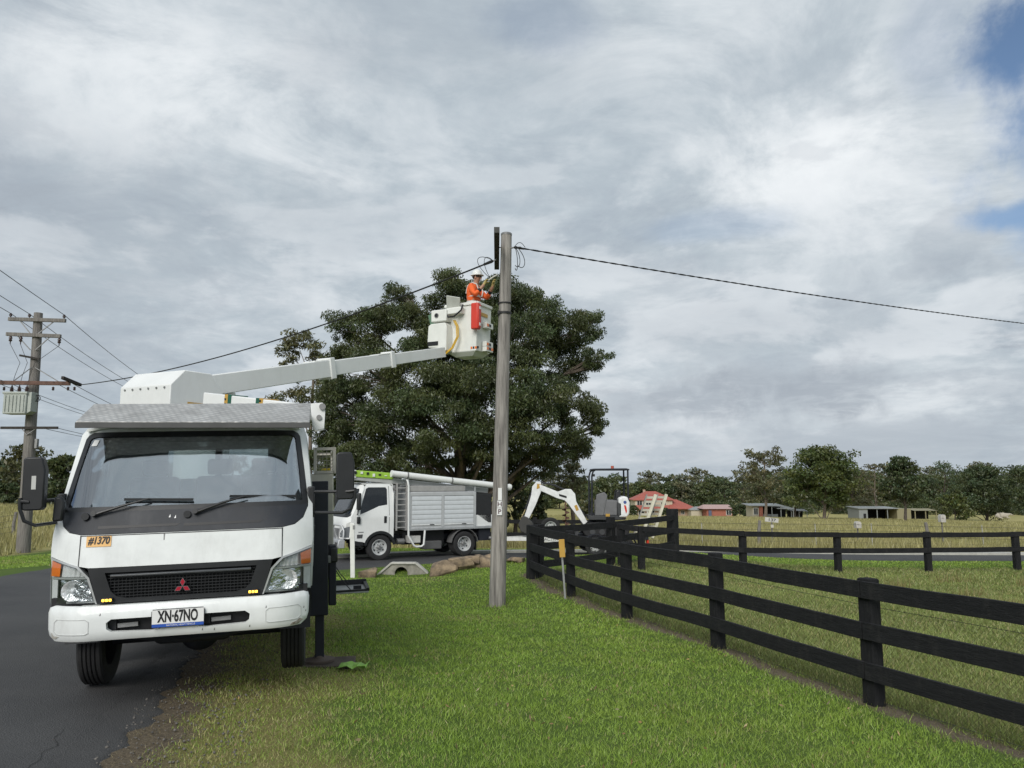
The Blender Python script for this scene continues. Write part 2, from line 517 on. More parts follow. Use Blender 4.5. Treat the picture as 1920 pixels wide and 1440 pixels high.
def patch(name, fn, poly, m, parent, holes=(), t=0.02, off=0.0, step=0.08, back=(0, 1, 0), smooth=True):
    """a piece of a curved sheet: polygon (and holes) in the sheet's own (a, b), fn(a, b) -> point, thickness t along back"""
    pts, edges = [], []

    def loop(pl):
        k0 = len(pts)
        n = len(pl)
        for i in range(n):
            a, b = Vector(pl[i]), Vector(pl[(i + 1) % n])
            q = max(1, int((b - a).length / step))
            for j in range(q):
                pts.append(a + (b - a) * j / q)
        m_ = len(pts) - k0
        for i in range(m_):
            edges.append((k0 + i, k0 + (i + 1) % m_))
    loop(poly)
    for h in holes:
        loop(h)
    loops = [poly] + list(holes)

    def inside(x, y, pl):
        c = False
        for i in range(len(pl)):
            (x1, y1), (x2, y2) = pl[i], pl[i - 1]
            if (y1 > y) != (y2 > y) and x < (x2 - x1) * (y - y1) / (y2 - y1) + x1:
                c = not c
        return c

    def ok(x, y):
        return inside(x, y, poly) and not any(inside(x, y, h) for h in holes)
    B_ = np.array([(p[0], p[1]) for p in pts])
    xs = [p[0] for p in poly]; ys = [p[1] for p in poly]
    x = min(xs) + step / 2
    while x < max(xs):
        y = min(ys) + step / 2
        while y < max(ys):
            xx, yy = x + .0013 * sin(91 * x + 37 * y), y + .0011 * sin(53 * x - 71 * y)
            if ok(xx, yy) and np.min(np.hypot(B_[:, 0] - xx, B_[:, 1] - yy)) > step * .45:
                pts.append(Vector((xx, yy)))
            y += step
        x += step
    v2, e2, f2, _, _, _ = delaunay_2d_cdt([Vector((p[0], p[1])) for p in pts], edges, [], 0, 1e-6)
    f2 = [f for f in f2 if ok(sum(v2[i][0] for i in f) / len(f), sum(v2[i][1] for i in f) / len(f))]
    back = Vector(back)
    n = len(v2)
    V = [Vector(fn(p[0], p[1])) - back * off for p in v2]
    vs = V + [p + back * t for p in V]
    fs = [tuple(f) for f in f2] + [tuple(i + n for i in f[::-1]) for f in f2]
    cnt = {}
    for f in f2:
        for i in range(len(f)):
            a, b = f[i], f[(i + 1) % len(f)]
            cnt[(a, b)] = cnt.get((a, b), 0) + 1
    for (a, b) in cnt:
        if (b, a) not in cnt:
            fs.append((b, a, a + n, b + n))
    mb = MB(); mb.v = [tuple(q) for q in vs]; mb.f = fs
    # drop loose points
    used = sorted({i for f in fs for i in f})
    mp = {o: i for i, o in enumerate(used)}
    mb.v = [mb.v[i] for i in used]; mb.f = [tuple(mp[i] for i in f) for f in fs]
    return mb.build(name, m, parent, smooth=smooth, angle=40)


def text(name, body, size, m, parent, loc, rot=(pi / 2, 0, 0), ext=0.0015, sx=1.0, shear=0.0, align='CENTER', bold=0.0):
    cu = bpy.data.curves.new('lettering', 'FONT')
    cu.body, cu.size, cu.extrude, cu.align_x, cu.align_y, cu.shear = body, size, ext, align, 'CENTER', shear
    cu.offset = bold
    tmp = bpy.data.objects.new('lettering', cu)
    COL.objects.link(tmp)
    dg = bpy.context.evaluated_depsgraph_get()
    me = bpy.data.meshes.new_from_object(tmp.evaluated_get(dg))
    bpy.data.objects.remove(tmp)
    me.materials.clear()
    me.transform(Matrix.Diagonal((sx, 1, 1, 1)))
    o = link(name, me, m, parent, smooth=False)
    o.location, o.rotation_euler = loc, rot
    return o


def text_on(name, body, size, m, parent, fn, x0, z0, off, sx=1.0, shear=0.0, bold=0.0):
    o = text(name, body, size, m, parent, (0, 0, 0), (0, 0, 0), .001, sx, shear, 'CENTER', bold)
    for v in o.data.vertices:
        q = fn(x0 + v.co.x, z0 + v.co.y)
        v.co = (q[0], q[1] - off - v.co.z, q[2])
    return o


def copy_tree(o, parent=None):
    c = o.copy()
    COL.objects.link(c)
    c.parent = parent
    for ch in [q for q in bpy.data.objects if q.parent == o]:
        copy_tree(ch, c)
    return c


def lerp_(x, xs, ys):
    return float(np.interp(x, xs, ys))


# ------------------------------------------------------------------ terrain
CTRL = [(0, 0, 0), (0, -8, .05), (-6, -8, .1), (8, -8, -.4), (-3, 3, 0), (-7, 3, 0), (-3.5, 6.8, -.055), (-2, 7.2, -.085), (-1.93, 8.07, -.165),
        (-4.6, 11, -.25), (-8, 7, -.06), (-11, 10, -.25), (-10.4, 16.5, -.3), (-14, 16, -.5), (-6.5, 16, -.42),
        (-17.5, 28, -.88), (-12, 26, -.72), (-24, 22, -.8), (-25, 5, -.3),
        (0, 4.5, -.10), (0, 8, -.30), (-.8, 11, -.42), (-.27, 15.05, -.69), (-1.2, 17, -.66), (-3.4, 14, -.5),
        (3.57, 7.91, -.5), (2.72, 10.5, -.5), (1.86, 12.82, -.52), (1.15, 15.34, -.52), (.46, 18, -.52), (4.9, 4.5, -.45), (6.2, 1, -.4),
        (-4.3, 18.3, -.58), (-2.4, 18.4, -.53), (-5.2, 20.5, -.62), (-4.0, 23.4, -.7), (-1.47, 24.9, -.7), (0, 25.6, -.74), (1.2, 21.5, -.6),
        (2.63, 20.9, -.55), (4.94, 24, -.5), (3.3, 20.2, -.62), (6.2, 21.2, -.8), (9.2, 22.3, -.9), (14.7, 22.9, -.92), (22, 23, -.95),
        (8, 15, -.72), (14, 14, -.8), (8, 9, -.65), (12, 4, -.6), (22, 8, -.7), (4, 26.8, -.78), (12, 27.3, -.95), (22, 28, -.98), (3, 32, -1.0), (12, 34, -1.1),
        (-8, 30, -.8), (-2, 33, -.95), (25, 36, -1.2), (-20, 36, -.9), (25, -8, -.6), (-25, -8, 0)]


def _tps():
    P = np.array([(x, y) for x, y, z in CTRL], float)
    z = np.array([q[2] for q in CTRL], float)
    d = np.hypot(P[:, None, 0] - P[None, :, 0], P[:, None, 1] - P[None, :, 1])
    K = np.where(d > 0, d ** 2 * np.log(np.maximum(d, 1e-9)), 0) + np.eye(len(P)) * 0.6
    A = np.zeros((len(P) + 3, len(P) + 3))
    A[:len(P), :len(P)] = K
    A[:len(P), len(P)] = 1; A[:len(P), len(P) + 1:] = P
    A[len(P), :len(P)] = 1; A[len(P) + 1:, :len(P)] = P.T
    w = np.linalg.solve(A, np.concatenate([z, np.zeros(3)]))
    return P, w


TP, TW = _tps()


def sstep(x, a, b):
    t = np.clip((x - a) / (b - a), 0, 1)
    return t * t * (3 - 2 * t)


def ground(x, y):
    x = np.asarray(x, float); y = np.asarray(y, float)
    xc = np.clip(x, -25, 25); yc = np.clip(y, -8, 36)
    z = TW[-3] + TW[-2] * xc + TW[-1] * yc
    for (px, py), w in zip(TP, TW[:-3]):
        d2 = (xc - px) ** 2 + (yc - py) ** 2
        z = z + w * 0.5 * d2 * np.log(np.maximum(d2, 1e-12))
    ro = np.hypot(x, y)
    right = np.interp(ro, [0, 30, 60, 100, 200, 235, 320, 700, 1500, 4000], [-.6, -.95, -2.15, -3.6, -7.4, -8.9, -9.5, -7.5, -9, -20])
    left = np.interp(ro, [0, 30, 80, 200, 700, 1500, 4000], [-.5, -.9, -.8, -1.8, -5, -9, -20])
    s = sstep(np.arctan2(x, y), -.42, -.12)
    far = left * (1 - s) + right * s
    f = sstep(np.maximum(np.maximum(y - 26, np.abs(x) - 18), -y - 2), 0, 8)
    z = z * (1 - f) + far * f
    # ditch before the culvert
    z = z - .60 * np.exp(-(((x + 2.75) / 1.3) ** 2 + ((y - 19.6) / .7) ** 2))
    return z


def G(x, y):
    return float(ground(x, y))


ROAD_DIR = Vector((-.242, .970))


def road_right(y):
    return -2.57 - .25 * (y - 4.83)


def road_left(y):
    return -7.9 - .25 * (y - 4.83) + .0


# driveway centre line (x, y, halfwidth)
DRV = [(-10.5, 19.2, 2.4), (-7.2, 21.0, 2.1), (-4.5, 22.7, 2.0), (-2.2, 24.3, 1.85), (0.2, 25.6, 1.65), (3.5, 26.6, 1.5), (8, 27.0, 1.35), (14, 27.1, 1.3), (22, 27.2, 1.3), (34, 27.6, 1.3)]
DRVP = np.array([(a, b) for a, b, c in DRV]); DRVW = np.array([c for a, b, c in DRV])


def drive_dist(x, y):
    """signed distance outside the driveway (negative inside)"""
    x = np.asarray(x, float); y = np.asarray(y, float)
    best = np.full(x.shape, 1e9)
    for i in range(len(DRV) - 1):
        a, b = DRVP[i], DRVP[i + 1]
        d = b - a
        t = np.clip(((x - a[0]) * d[0] + (y - a[1]) * d[1]) / (d @ d), 0, 1)
        r = np.hypot(x - a[0] - d[0] * t, y - a[1] - d[1] * t) - (DRVW[i] + (DRVW[i + 1] - DRVW[i]) * t)
        best = np.minimum(best, r)
    return best


def road_dist(x, y):
    """distance to the right of the road's ragged right edge / left of its left edge (negative on the road)"""
    r = (x - road_right(y)) * .97
    l = (road_left(y) - x) * .97
    return np.maximum(r, l)


NF = [(5.45, 2.75), (4.55, 5.3), (3.57, 7.91), (2.72, 10.5), (1.86, 12.82), (1.15, 15.34), (.46, 17.95)]     # near fence posts


def nfence_x(y):
    ys = [q[1] for q in NF]; xs = [q[0] for q in NF]
    return np.interp(y, ys, xs)


def wob(x, y, s=1.0, o=0.0):
    return (np.sin(x * 1.7 * s + o) + np.sin(y * 2.3 * s + 1.3 + o) + np.sin((x + y) * 3.1 * s + o * 2) + np.sin((x - 1.4 * y) * 4.3 * s + o)) / 4


def masks(x, y):
    """dirt (bare earth), dry (straw), paddock (rough olive grass), field (tall pale grass)"""
    x = np.asarray(x, float); y = np.asarray(y, float)
    fx = x - nfence_x(y)
    infence = (y > -5) & (y < 19)
    strip = np.exp(-((fx + .02 + .10 * wob(x, y, 1.2)) / (.20 + .06 * wob(x, y, .8, 2))) ** 2) * infence
    # second fence line foot
    d = np.array([4.94 - .46, 24 - 18]); d = d / np.hypot(*d)
    sB = (x - .46) * d[0] + (y - 18) * d[1]; tB = (x - .46) * d[1] - (y - 18) * d[0]
    strip2 = np.exp(-((tB) / .3) ** 2) * ((sB > 0) & (sB < 8)) * .5
    rr = (x - road_right(y)) * .97
    sh = sstep(.82 + .30 * wob(x, y, 1.3, 1) - rr, 0, .75) * (y < 16) * (rr > -.6)
    nearpole = np.exp(-((np.hypot(x + .27, y - 15.05) - .1) / .3) ** 2) * .6
    dirt = np.clip(np.maximum(np.maximum(strip * .95, strip2), np.maximum(sh, nearpole)), 0, 1)
    dry = np.clip(sstep(2.6 + .5 * wob(x, y, .7) - rr, 0, 1.6) * (rr > -.5) * (y < 17) * .75 + .35 * sstep(wob(x, y, .55, 3), .25, .9), 0, 1)
    padd = sstep(fx, -.1, .3) * (y < 20) + (y >= 20) * ((x - 2.6) * .9 > (y - 20.9) * .75) * (y < 23.5) * (x > 2)
    dd = drive_dist(x, y)
    far = np.maximum(sstep(y, 29.6, 31.0) * (x > -9), sstep(y, 42, 46))
    leftf = sstep(-(x + 12.2 + .23 * (y - 16)) - 2.0, 0, .8) * (y > 5) * (y < 400)
    field = np.clip(np.maximum(far, leftf), 0, 1)
    return dirt, dry, np.clip(padd, 0, 1), field


def build_ground():
    def axis(segs):
        out = []
        for a, b, s in segs:
            n = max(1, int(round((b - a) / s)))
            out += list(np.linspace(a, b, n, endpoint=False))
        out.append(segs[-1][1])
        return np.array(out)
    xs = axis([(-2500, -400, 150), (-400, -60, 20), (-60, -16, 2), (-16, -6, .4), (-6, 6.5, .11), (6.5, 20, .4), (20, 60, 2), (60, 400, 20), (400, 2500, 150)])
    ys = axis([(-300, -40, 40), (-40, -6, 3), (-6, 2.5, .6), (2.5, 22, .13), (22, 36, .4), (36, 70, 2), (70, 400, 12), (400, 900, 50), (900, 3500, 200)])
    X, Y = np.meshgrid(xs, ys)
    Z = ground(X, Y)
    # bumps of the turf
    near = np.exp(-((X / 14) ** 2 + ((Y - 10) / 16) ** 2))
    offr = sstep(np.minimum(road_dist(X, Y), drive_dist(X, Y)), .15, .8)
    Z = Z + .012 * wob(X, Y, 2.2) * near * offr
    nx, ny = len(xs), len(ys)
    V = np.stack([X, Y, Z], -1).reshape(-1, 3)
    i = np.arange(nx * ny).reshape(ny, nx)
    F = np.stack([i[:-1, :-1], i[:-1, 1:], i[1:, 1:], i[1:, :-1]], -1).reshape(-1, 4)
    me = bpy.data.meshes.new('ground')
    me.vertices.add(len(V)); me.vertices.foreach_set('co', V.ravel())
    me.loops.add(F.size); me.loops.foreach_set('vertex_index', F.ravel())
    me.polygons.add(len(F)); me.polygons.foreach_set('loop_start', np.arange(len(F)) * 4); me.polygons.foreach_set('loop_total', np.full(len(F), 4))
    me.update(); me.validate()
    d = masks(V[:, 0], V[:, 1])
    at_ = me.attributes.new('soil', 'FLOAT_COLOR', 'POINT')
    C = np.stack(list(d), -1).astype(np.float32)
    at_.data.foreach_set('color', C.ravel())
    m = bpy.data.materials.new('grassy ground'); m.use_nodes = True
    nt = m.node_tree; N, L = nt.nodes, nt.links
    b = N['Principled BSDF']; b.inputs['Roughness'].default_value = .95; b.inputs['Specular IOR Level'].default_value = .1
    a = N.new('ShaderNodeAttribute'); a.attribute_name = 'soil'
    sp = N.new('ShaderNodeSeparateColor'); L.new(a.outputs['Color'], sp.inputs[0])
    tc = N.new('ShaderNodeTexCoord')

    def noise(s, det=6, r=.6):
        n = N.new('ShaderNodeTexNoise'); n.inputs['Scale'].default_value = s; n.inputs['Detail'].default_value = det; n.inputs['Roughness'].default_value = r
        L.new(tc.outputs['Object'], n.inputs['Vector']); return n.outputs['Fac']

    def ramp(f, stops):
        r = N.new('ShaderNodeValToRGB'); L.new(f, r.inputs[0])
        e = r.color_ramp.elements
        e[0].position, e[0].color = stops[0][0], (*stops[0][1], 1)
        e[1].position, e[1].color = stops[-1][0], (*stops[-1][1], 1)
        for p, c in stops[1:-1]:
            q = e.new(p); q.color = (*c, 1)
        return r.outputs[0]

    def mix(f, p, q):
        n = N.new('ShaderNodeMix'); n.data_type = 'RGBA'
        if hasattr(f, 'is_output'):
            L.new(f, n.inputs['Factor'])
        else:
            n.inputs['Factor'].default_value = f
        L.new(p, n.inputs[6]); L.new(q, n.inputs[7]); return n.outputs[2]

    def fac(v, nz, amt):
        s1 = N.new('ShaderNodeMath'); s1.operation = 'MULTIPLY_ADD'; L.new(nz, s1.inputs[0]); s1.inputs[1].default_value = amt; s1.inputs[2].default_value = -amt / 2
        s2 = N.new('ShaderNodeMath'); s2.operation = 'ADD'; L.new(v, s2.inputs[0]); L.new(s1.outputs[0], s2.inputs[1])
        mr = N.new('ShaderNodeMapRange'); mr.interpolation_type = 'SMOOTHSTEP'; mr.inputs[1].default_value = .25; mr.inputs[2].default_value = .75
        L.new(s2.outputs[0], mr.inputs[0]); return mr.outputs[0]
    n1, n2, n3, n4 = noise(.5), noise(7, 8), noise(45, 6, .7), noise(.06, 5)
    lawn = mix(n2, ramp(n3, [(.3, (0.048, 0.077, 0.019)), (.7, (0.115, 0.177, 0.040))]), ramp(n1, [(.3, (0.085, 0.139, 0.030)), (.7, (0.121, 0.173, 0.044))]))
    straw = ramp(n3, [(.3, (0.126, 0.121, 0.044)), (.7, (0.288, 0.261, 0.105))])
    dirt = ramp(n3, [(.3, (0.076, 0.062, 0.048)), (.6, (0.177, 0.144, 0.101)), (.75, (0.338, 0.279, 0.203))])
    padd = mix(n2, ramp(n3, [(.3, (0.068, 0.081, 0.024)), (.7, (0.169, 0.194, 0.061))]), ramp(n1, [(.3, (0.126, 0.155, 0.044)), (.7, (0.203, 0.199, 0.073))]))
    fld = mix(n2, ramp(n4, [(.35, (0.270, 0.261, 0.105)), (.65, (0.423, 0.362, 0.160))]), ramp(n1, [(.3, (0.194, 0.211, 0.073)), (.7, (0.439, 0.371, 0.169))]))
    c = mix(fac(sp.outputs[1], n2, .5), lawn, straw)
    c = mix(sp.outputs[2], c, padd)
    c = mix(fac(a.outputs['Alpha'], n2, .3), c, fld)
    c = mix(fac(sp.outputs[0], n2, .7), c, dirt)
    L.new(c, b.inputs['Base Color'])
    bp = N.new('ShaderNodeBump'); bp.inputs['Strength'].default_value = .8; bp.inputs['Distance'].default_value = .03
    L.new(n3, bp.inputs['Height']); L.new(bp.outputs[0], b.inputs['Normal'])
    o = link('ground', me, m, None, smooth=True, angle=80)
    tag(o, 'grassy verge, paddock and fields rolling away to low hills', 'ground', kind='structure')


def asphalt(name, base=.040):
    m = bpy.data.materials.new(name); m.use_nodes = True
    nt = m.node_tree; N, L = nt.nodes, nt.links
    b = N['Principled BSDF']; b.inputs['Specular IOR Level'].default_value = .35
    tc = N.new('ShaderNodeTexCoord')

    def noise(s, det=6, r=.6):
        n = N.new('ShaderNodeTexNoise'); n.inputs['Scale'].default_value = s; n.inputs['Detail'].default_value = det; n.inputs['Roughness'].default_value = r
        L.new(tc.outputs['Object'], n.inputs['Vector']); return n.outputs['Fac']
    fine, big = noise(150, 4, .7), noise(.6, 7)
    vo = N.new('ShaderNodeTexVoronoi'); vo.inputs['Scale'].default_value = 95; L.new(tc.outputs['Object'], vo.inputs['Vector'])
    r1 = N.new('ShaderNodeValToRGB'); L.new(fine, r1.inputs[0])
    r1.color_ramp.elements[0].position, r1.color_ramp.elements[0].color = .3, (base * .62, base * .63, base * .66, 1)
    r1.color_ramp.elements[1].position, r1.color_ramp.elements[1].color = .72, (base * 1.7, base * 1.7, base * 1.72, 1)
    r2 = N.new('ShaderNodeValToRGB'); L.new(big, r2.inputs[0])
    r2.color_ramp.elements[0].position, r2.color_ramp.elements[0].color = .3, (.78, .78, .8, 1)
    r2.color_ramp.elements[1].position, r2.color_ramp.elements[1].color = .7, (1.22, 1.2, 1.17, 1)
    mx = N.new('ShaderNodeMix'); mx.data_type = 'RGBA'; mx.blend_type = 'MULTIPLY'; mx.inputs['Factor'].default_value = 1
    L.new(r1.outputs[0], mx.inputs[6]); L.new(r2.outputs[0], mx.inputs[7]); L.new(mx.outputs[2], b.inputs['Base Color'])
    b.inputs['Roughness'].default_value = .78
    bp = N.new('ShaderNodeBump'); bp.inputs['Strength'].default_value = .7; bp.inputs['Distance'].default_value = .008
    L.new(vo.outputs['Distance'], bp.inputs['Height']); L.new(bp.outputs[0], b.inputs['Normal'])
    return m


def strip_mesh(name, left, right, m, nacross, lift, parent=None):
    """sheet draped on the ground between two point lists"""
    vs, fs = [], []
    for (a, b) in zip(left, right):
        for k in range(nacross + 1):
            t = k / nacross
            x, y = a[0] + (b[0] - a[0]) * t, a[1] + (b[1] - a[1]) * t
            vs.append((x, y, 0))
    A = np.array(vs); A[:, 2] = ground(A[:, 0], A[:, 1])
    A[:, 2] += lift
    w = nacross + 1
    # edges dip into the soil
    for i in range(len(left)):
        A[i * w, 2] -= lift + .02; A[i * w + nacross, 2] -= lift + .02
    for i in range(len(left) - 1):
        for k in range(nacross):
            fs.append((i * w + k, i * w + k + 1, (i + 1) * w + k + 1, (i + 1) * w + k))
    me = bpy.data.meshes.new(name)
    me.from_pydata([tuple(q) for q in A], [], fs)
    o = link(name, me, m, parent, smooth=True, angle=70)
    return o


def build_roads():
    rnd = random.Random(4)
    A1, A2 = asphalt('road asphalt', .053), asphalt('driveway asphalt', .050)
    ys = list(np.arange(-40, 2, 2.0)) + list(np.arange(2, 14, .09)) + list(np.arange(14, 34, .5)) + list(np.arange(34, 150, 6))
    L_, R_ = [], []
    for y in ys:
        j = .055 * mnoise.noise(Vector((y * 1.3, 3, 0))) + .06 * mnoise.noise(Vector((y * 4.1, 8, 0))) + .035 * mnoise.noise(Vector((y * 11., 1, 0)))
        curve = 0 if y < 30 else -.0006 * (y - 30) ** 2
        L_.append((road_left(y) + .08 * mnoise.noise(Vector((y, 9, 2))) + curve, y)); R_.append((road_right(y) + j * 1.6 + curve, y))
    tag(strip_mesh('road', L_, R_, A1, 28, .020), 'dark asphalt road with a broken right-hand edge', 'road', kind='structure')
    # older seal band beside the edge
    old = asphalt('old seal', .050)
    L2, R2 = [], []
    for y in np.arange(2, 10.5, .07):
        j = .10 * mnoise.noise(Vector((y * 1.1, 13, 0))) + .08 * mnoise.noise(Vector((y * 3.7, 2, 0))) + .05 * mnoise.noise(Vector((y * 9., 5, 0)))
        L2.append((road_right(y) - .25, y)); R2.append((road_right(y) + .20 + j * 1.7 - max(0, y - 8) * .15, y))
    tag(strip_mesh('road_shoulder', L2, R2, old, 8, .010), 'crumbling strip of old seal along the road edge', 'road', kind='structure')
    # cracks in the seal near the edge
    ck = mat('crack dark', (.012, .012, .012), .9)
    for off, ya, yb, sd in ((-.30, 3.4, 5.6, 1),):
        a_, b_ = [], []
        for y in np.arange(ya, yb, .05):
            j = .10 * mnoise.noise(Vector((y * 1.7, sd, 0))) + .05 * mnoise.noise(Vector((y * 7, sd, 3)))
            w = .0015 + .005 * abs(mnoise.noise(Vector((y * 3, sd, 9))))
            x = road_right(y) + off + j
            a_.append((x - w, y)); b_.append((x + w, y))
        o = strip_mesh('crack', a_, b_, ck, 2, .0235)
        o.parent = bpy.data.objects['road']
        for q in range(len(a_)):
            for e_ in (0, 2):
                o.data.vertices[q * 3 + e_].co.z += .0435
    # driveway, smooth
    C = []
    for i in range(len(DRV) - 1):
        for k in range(8):
            t = k / 8
            C.append(tuple(DRV[i][q] + (DRV[i + 1][q] - DRV[i][q]) * t for q in range(3)))
    C.append(DRV[-1])
    for _ in range(6):
        C = [C[0]] + [tuple((C[i - 1][q] + 2 * C[i][q] + C[i + 1][q]) / 4 for q in range(3)) for i in range(1, len(C) - 1)] + [C[-1]]
    l, r, k1, k2 = [], [], [], []
    for i, (x, y, w) in enumerate(C):
        a, b = C[max(0, i - 1)], C[min(len(C) - 1, i + 1)]
        d = Vector((b[0] - a[0], b[1] - a[1])).normalized()
        n = Vector((-d.y, d.x))
        l.append((x + n.x * w, y + n.y * w)); r.append((x - n.x * w, y - n.y * w))
        k1.append((x + n.x * (w - .02), y + n.y * (w - .02))); k2.append((x + n.x * (w + .42), y + n.y * (w + .42)))
    tag(strip_mesh('driveway', l, r, A2, 10, .022), 'narrow asphalt driveway crossing behind the lawn', 'road', kind='structure')
    kerbm = mat('pale concrete kerb', (.42, .41, .38), .9, var=.15, bump=.2)
    # real upstand kerb strip on the far side
    vs, fs = [], []
    for (a, b) in zip(k1[14:], k2[14:]):
        za, zb = G(*a), G(*b)
        vs += [(a[0], a[1], za - .05), (a[0], a[1], za + .085), (a[0] + (b[0] - a[0]) * .8, a[1] + (b[1] - a[1]) * .8, zb + .11), (b[0], b[1], zb - .05)]
    for i in range(len(k1[14:]) - 1):
        for k in range(3):
            fs.append((i * 4 + k, i * 4 + k + 1, (i + 1) * 4 + k + 1, (i + 1) * 4 + k))
    mb = MB().add(vs, fs)
    tag(mb.build('kerb', kerbm), 'pale concrete edge along the far side of the driveway', 'kerb', kind='structure')


build_ground()
build_roads()

# ------------------------------------------------------------------ the bucket truck in front
TR_M = Matrix.Translation((-2.512, 6.065, 0)) @ Matrix.Rotation(radians(14), 4, 'Z') @ Matrix.Rotation(radians(-1.6), 4, 'Y')
TR_I = TR_M.inverted()


def ix(x, xs, ys):
    return float(np.interp(x, xs, ys))


def wheel(parent, c, r, w, m_rim, twist=0, side=1, holes=6, n=44, dual=False):
    """wheel turning about its local x axis; side = +1 when the outer face looks to +x"""
    piv = bpy.data.objects.new('wheel', None); COL.objects.link(piv); piv.empty_display_size = .1
    piv.parent = parent; piv.location = c; piv.rotation_euler = (0, 0, twist)
    h = w / 2
    prof = [(-h * .80, r * .60), (-h * .98, r * .72), (-h, r * .84), (-h * .93, r * .955), (-h * .80, r * .985)]
    # tread with four grooves
    xs = np.linspace(-h * .78, h * .78, 21)
    for i, x in enumerate(xs):
        g = .965 if i in (4, 8, 12, 16) else 1.0 - .012 * (x / h) ** 2
        prof.append((x, r * g))
    prof += [(h * .80, r * .985), (h * .93, r * .955), (h, r * .84), (h * .98, r * .72), (h * .80, r * .60)]
    t = MB().lathe(prof, n=n, closed=True)
    t.build('tyre', RUBBER, piv, angle=30)
    s = side
    rim = MB()
    rim.lathe([(s * h * .78, r * .62), (s * h * .86, r * .60), (s * h * .80, r * .55), (s * h * .25, r * .50), (s * h * .18, r * .34), (s * h * .42, r * .30), (s * h * .42, r * .16)] if not dual else
              [(s * h * .78, r * .62), (s * h * .86, r * .60), (s * h * .80, r * .56), (-s * h * .3, r * .50), (-s * h * .4, r * .3), (-s * h * .2, r * .22), (-s * h * .2, r * .1)], n=n, cap0=False)
    rim.build('rim', m_rim, piv)
    hub = MB()
    hx = s * h * (.42 if not dual else -.2)
    hub.lathe([(hx - s * .01, r * .17), (hx + s * .05, r * .155), (hx + s * .065, r * .11), (hx + s * .065, r * .02)], n=20)
    for k in range(6):
        a = 2 * pi * k / 6
        hub.cyl((hx - s * .01, r * .24 * cos(a), r * .24 * sin(a)), (hx + s * .022, r * .24 * cos(a), r * .24 * sin(a)), r * .035, n=6)
    hub.build('hub', STEEL, piv)
    for k in range(holes):
        a = 2 * pi * (k + .5) / holes
        xx = s * h * (.22 if not dual else -.34)
        rr = r * .415
        c_ = Vector((xx, rr * cos(a), rr * sin(a)))
        tg = Vector((0, -sin(a), cos(a)))
        MB().bar(c_ - tg * r * .075, c_ + tg * r * .075, .03, r * .10, up=(0, cos(a), sin(a))).build('vent_hole', INK, piv, bevel=.012)
    return piv


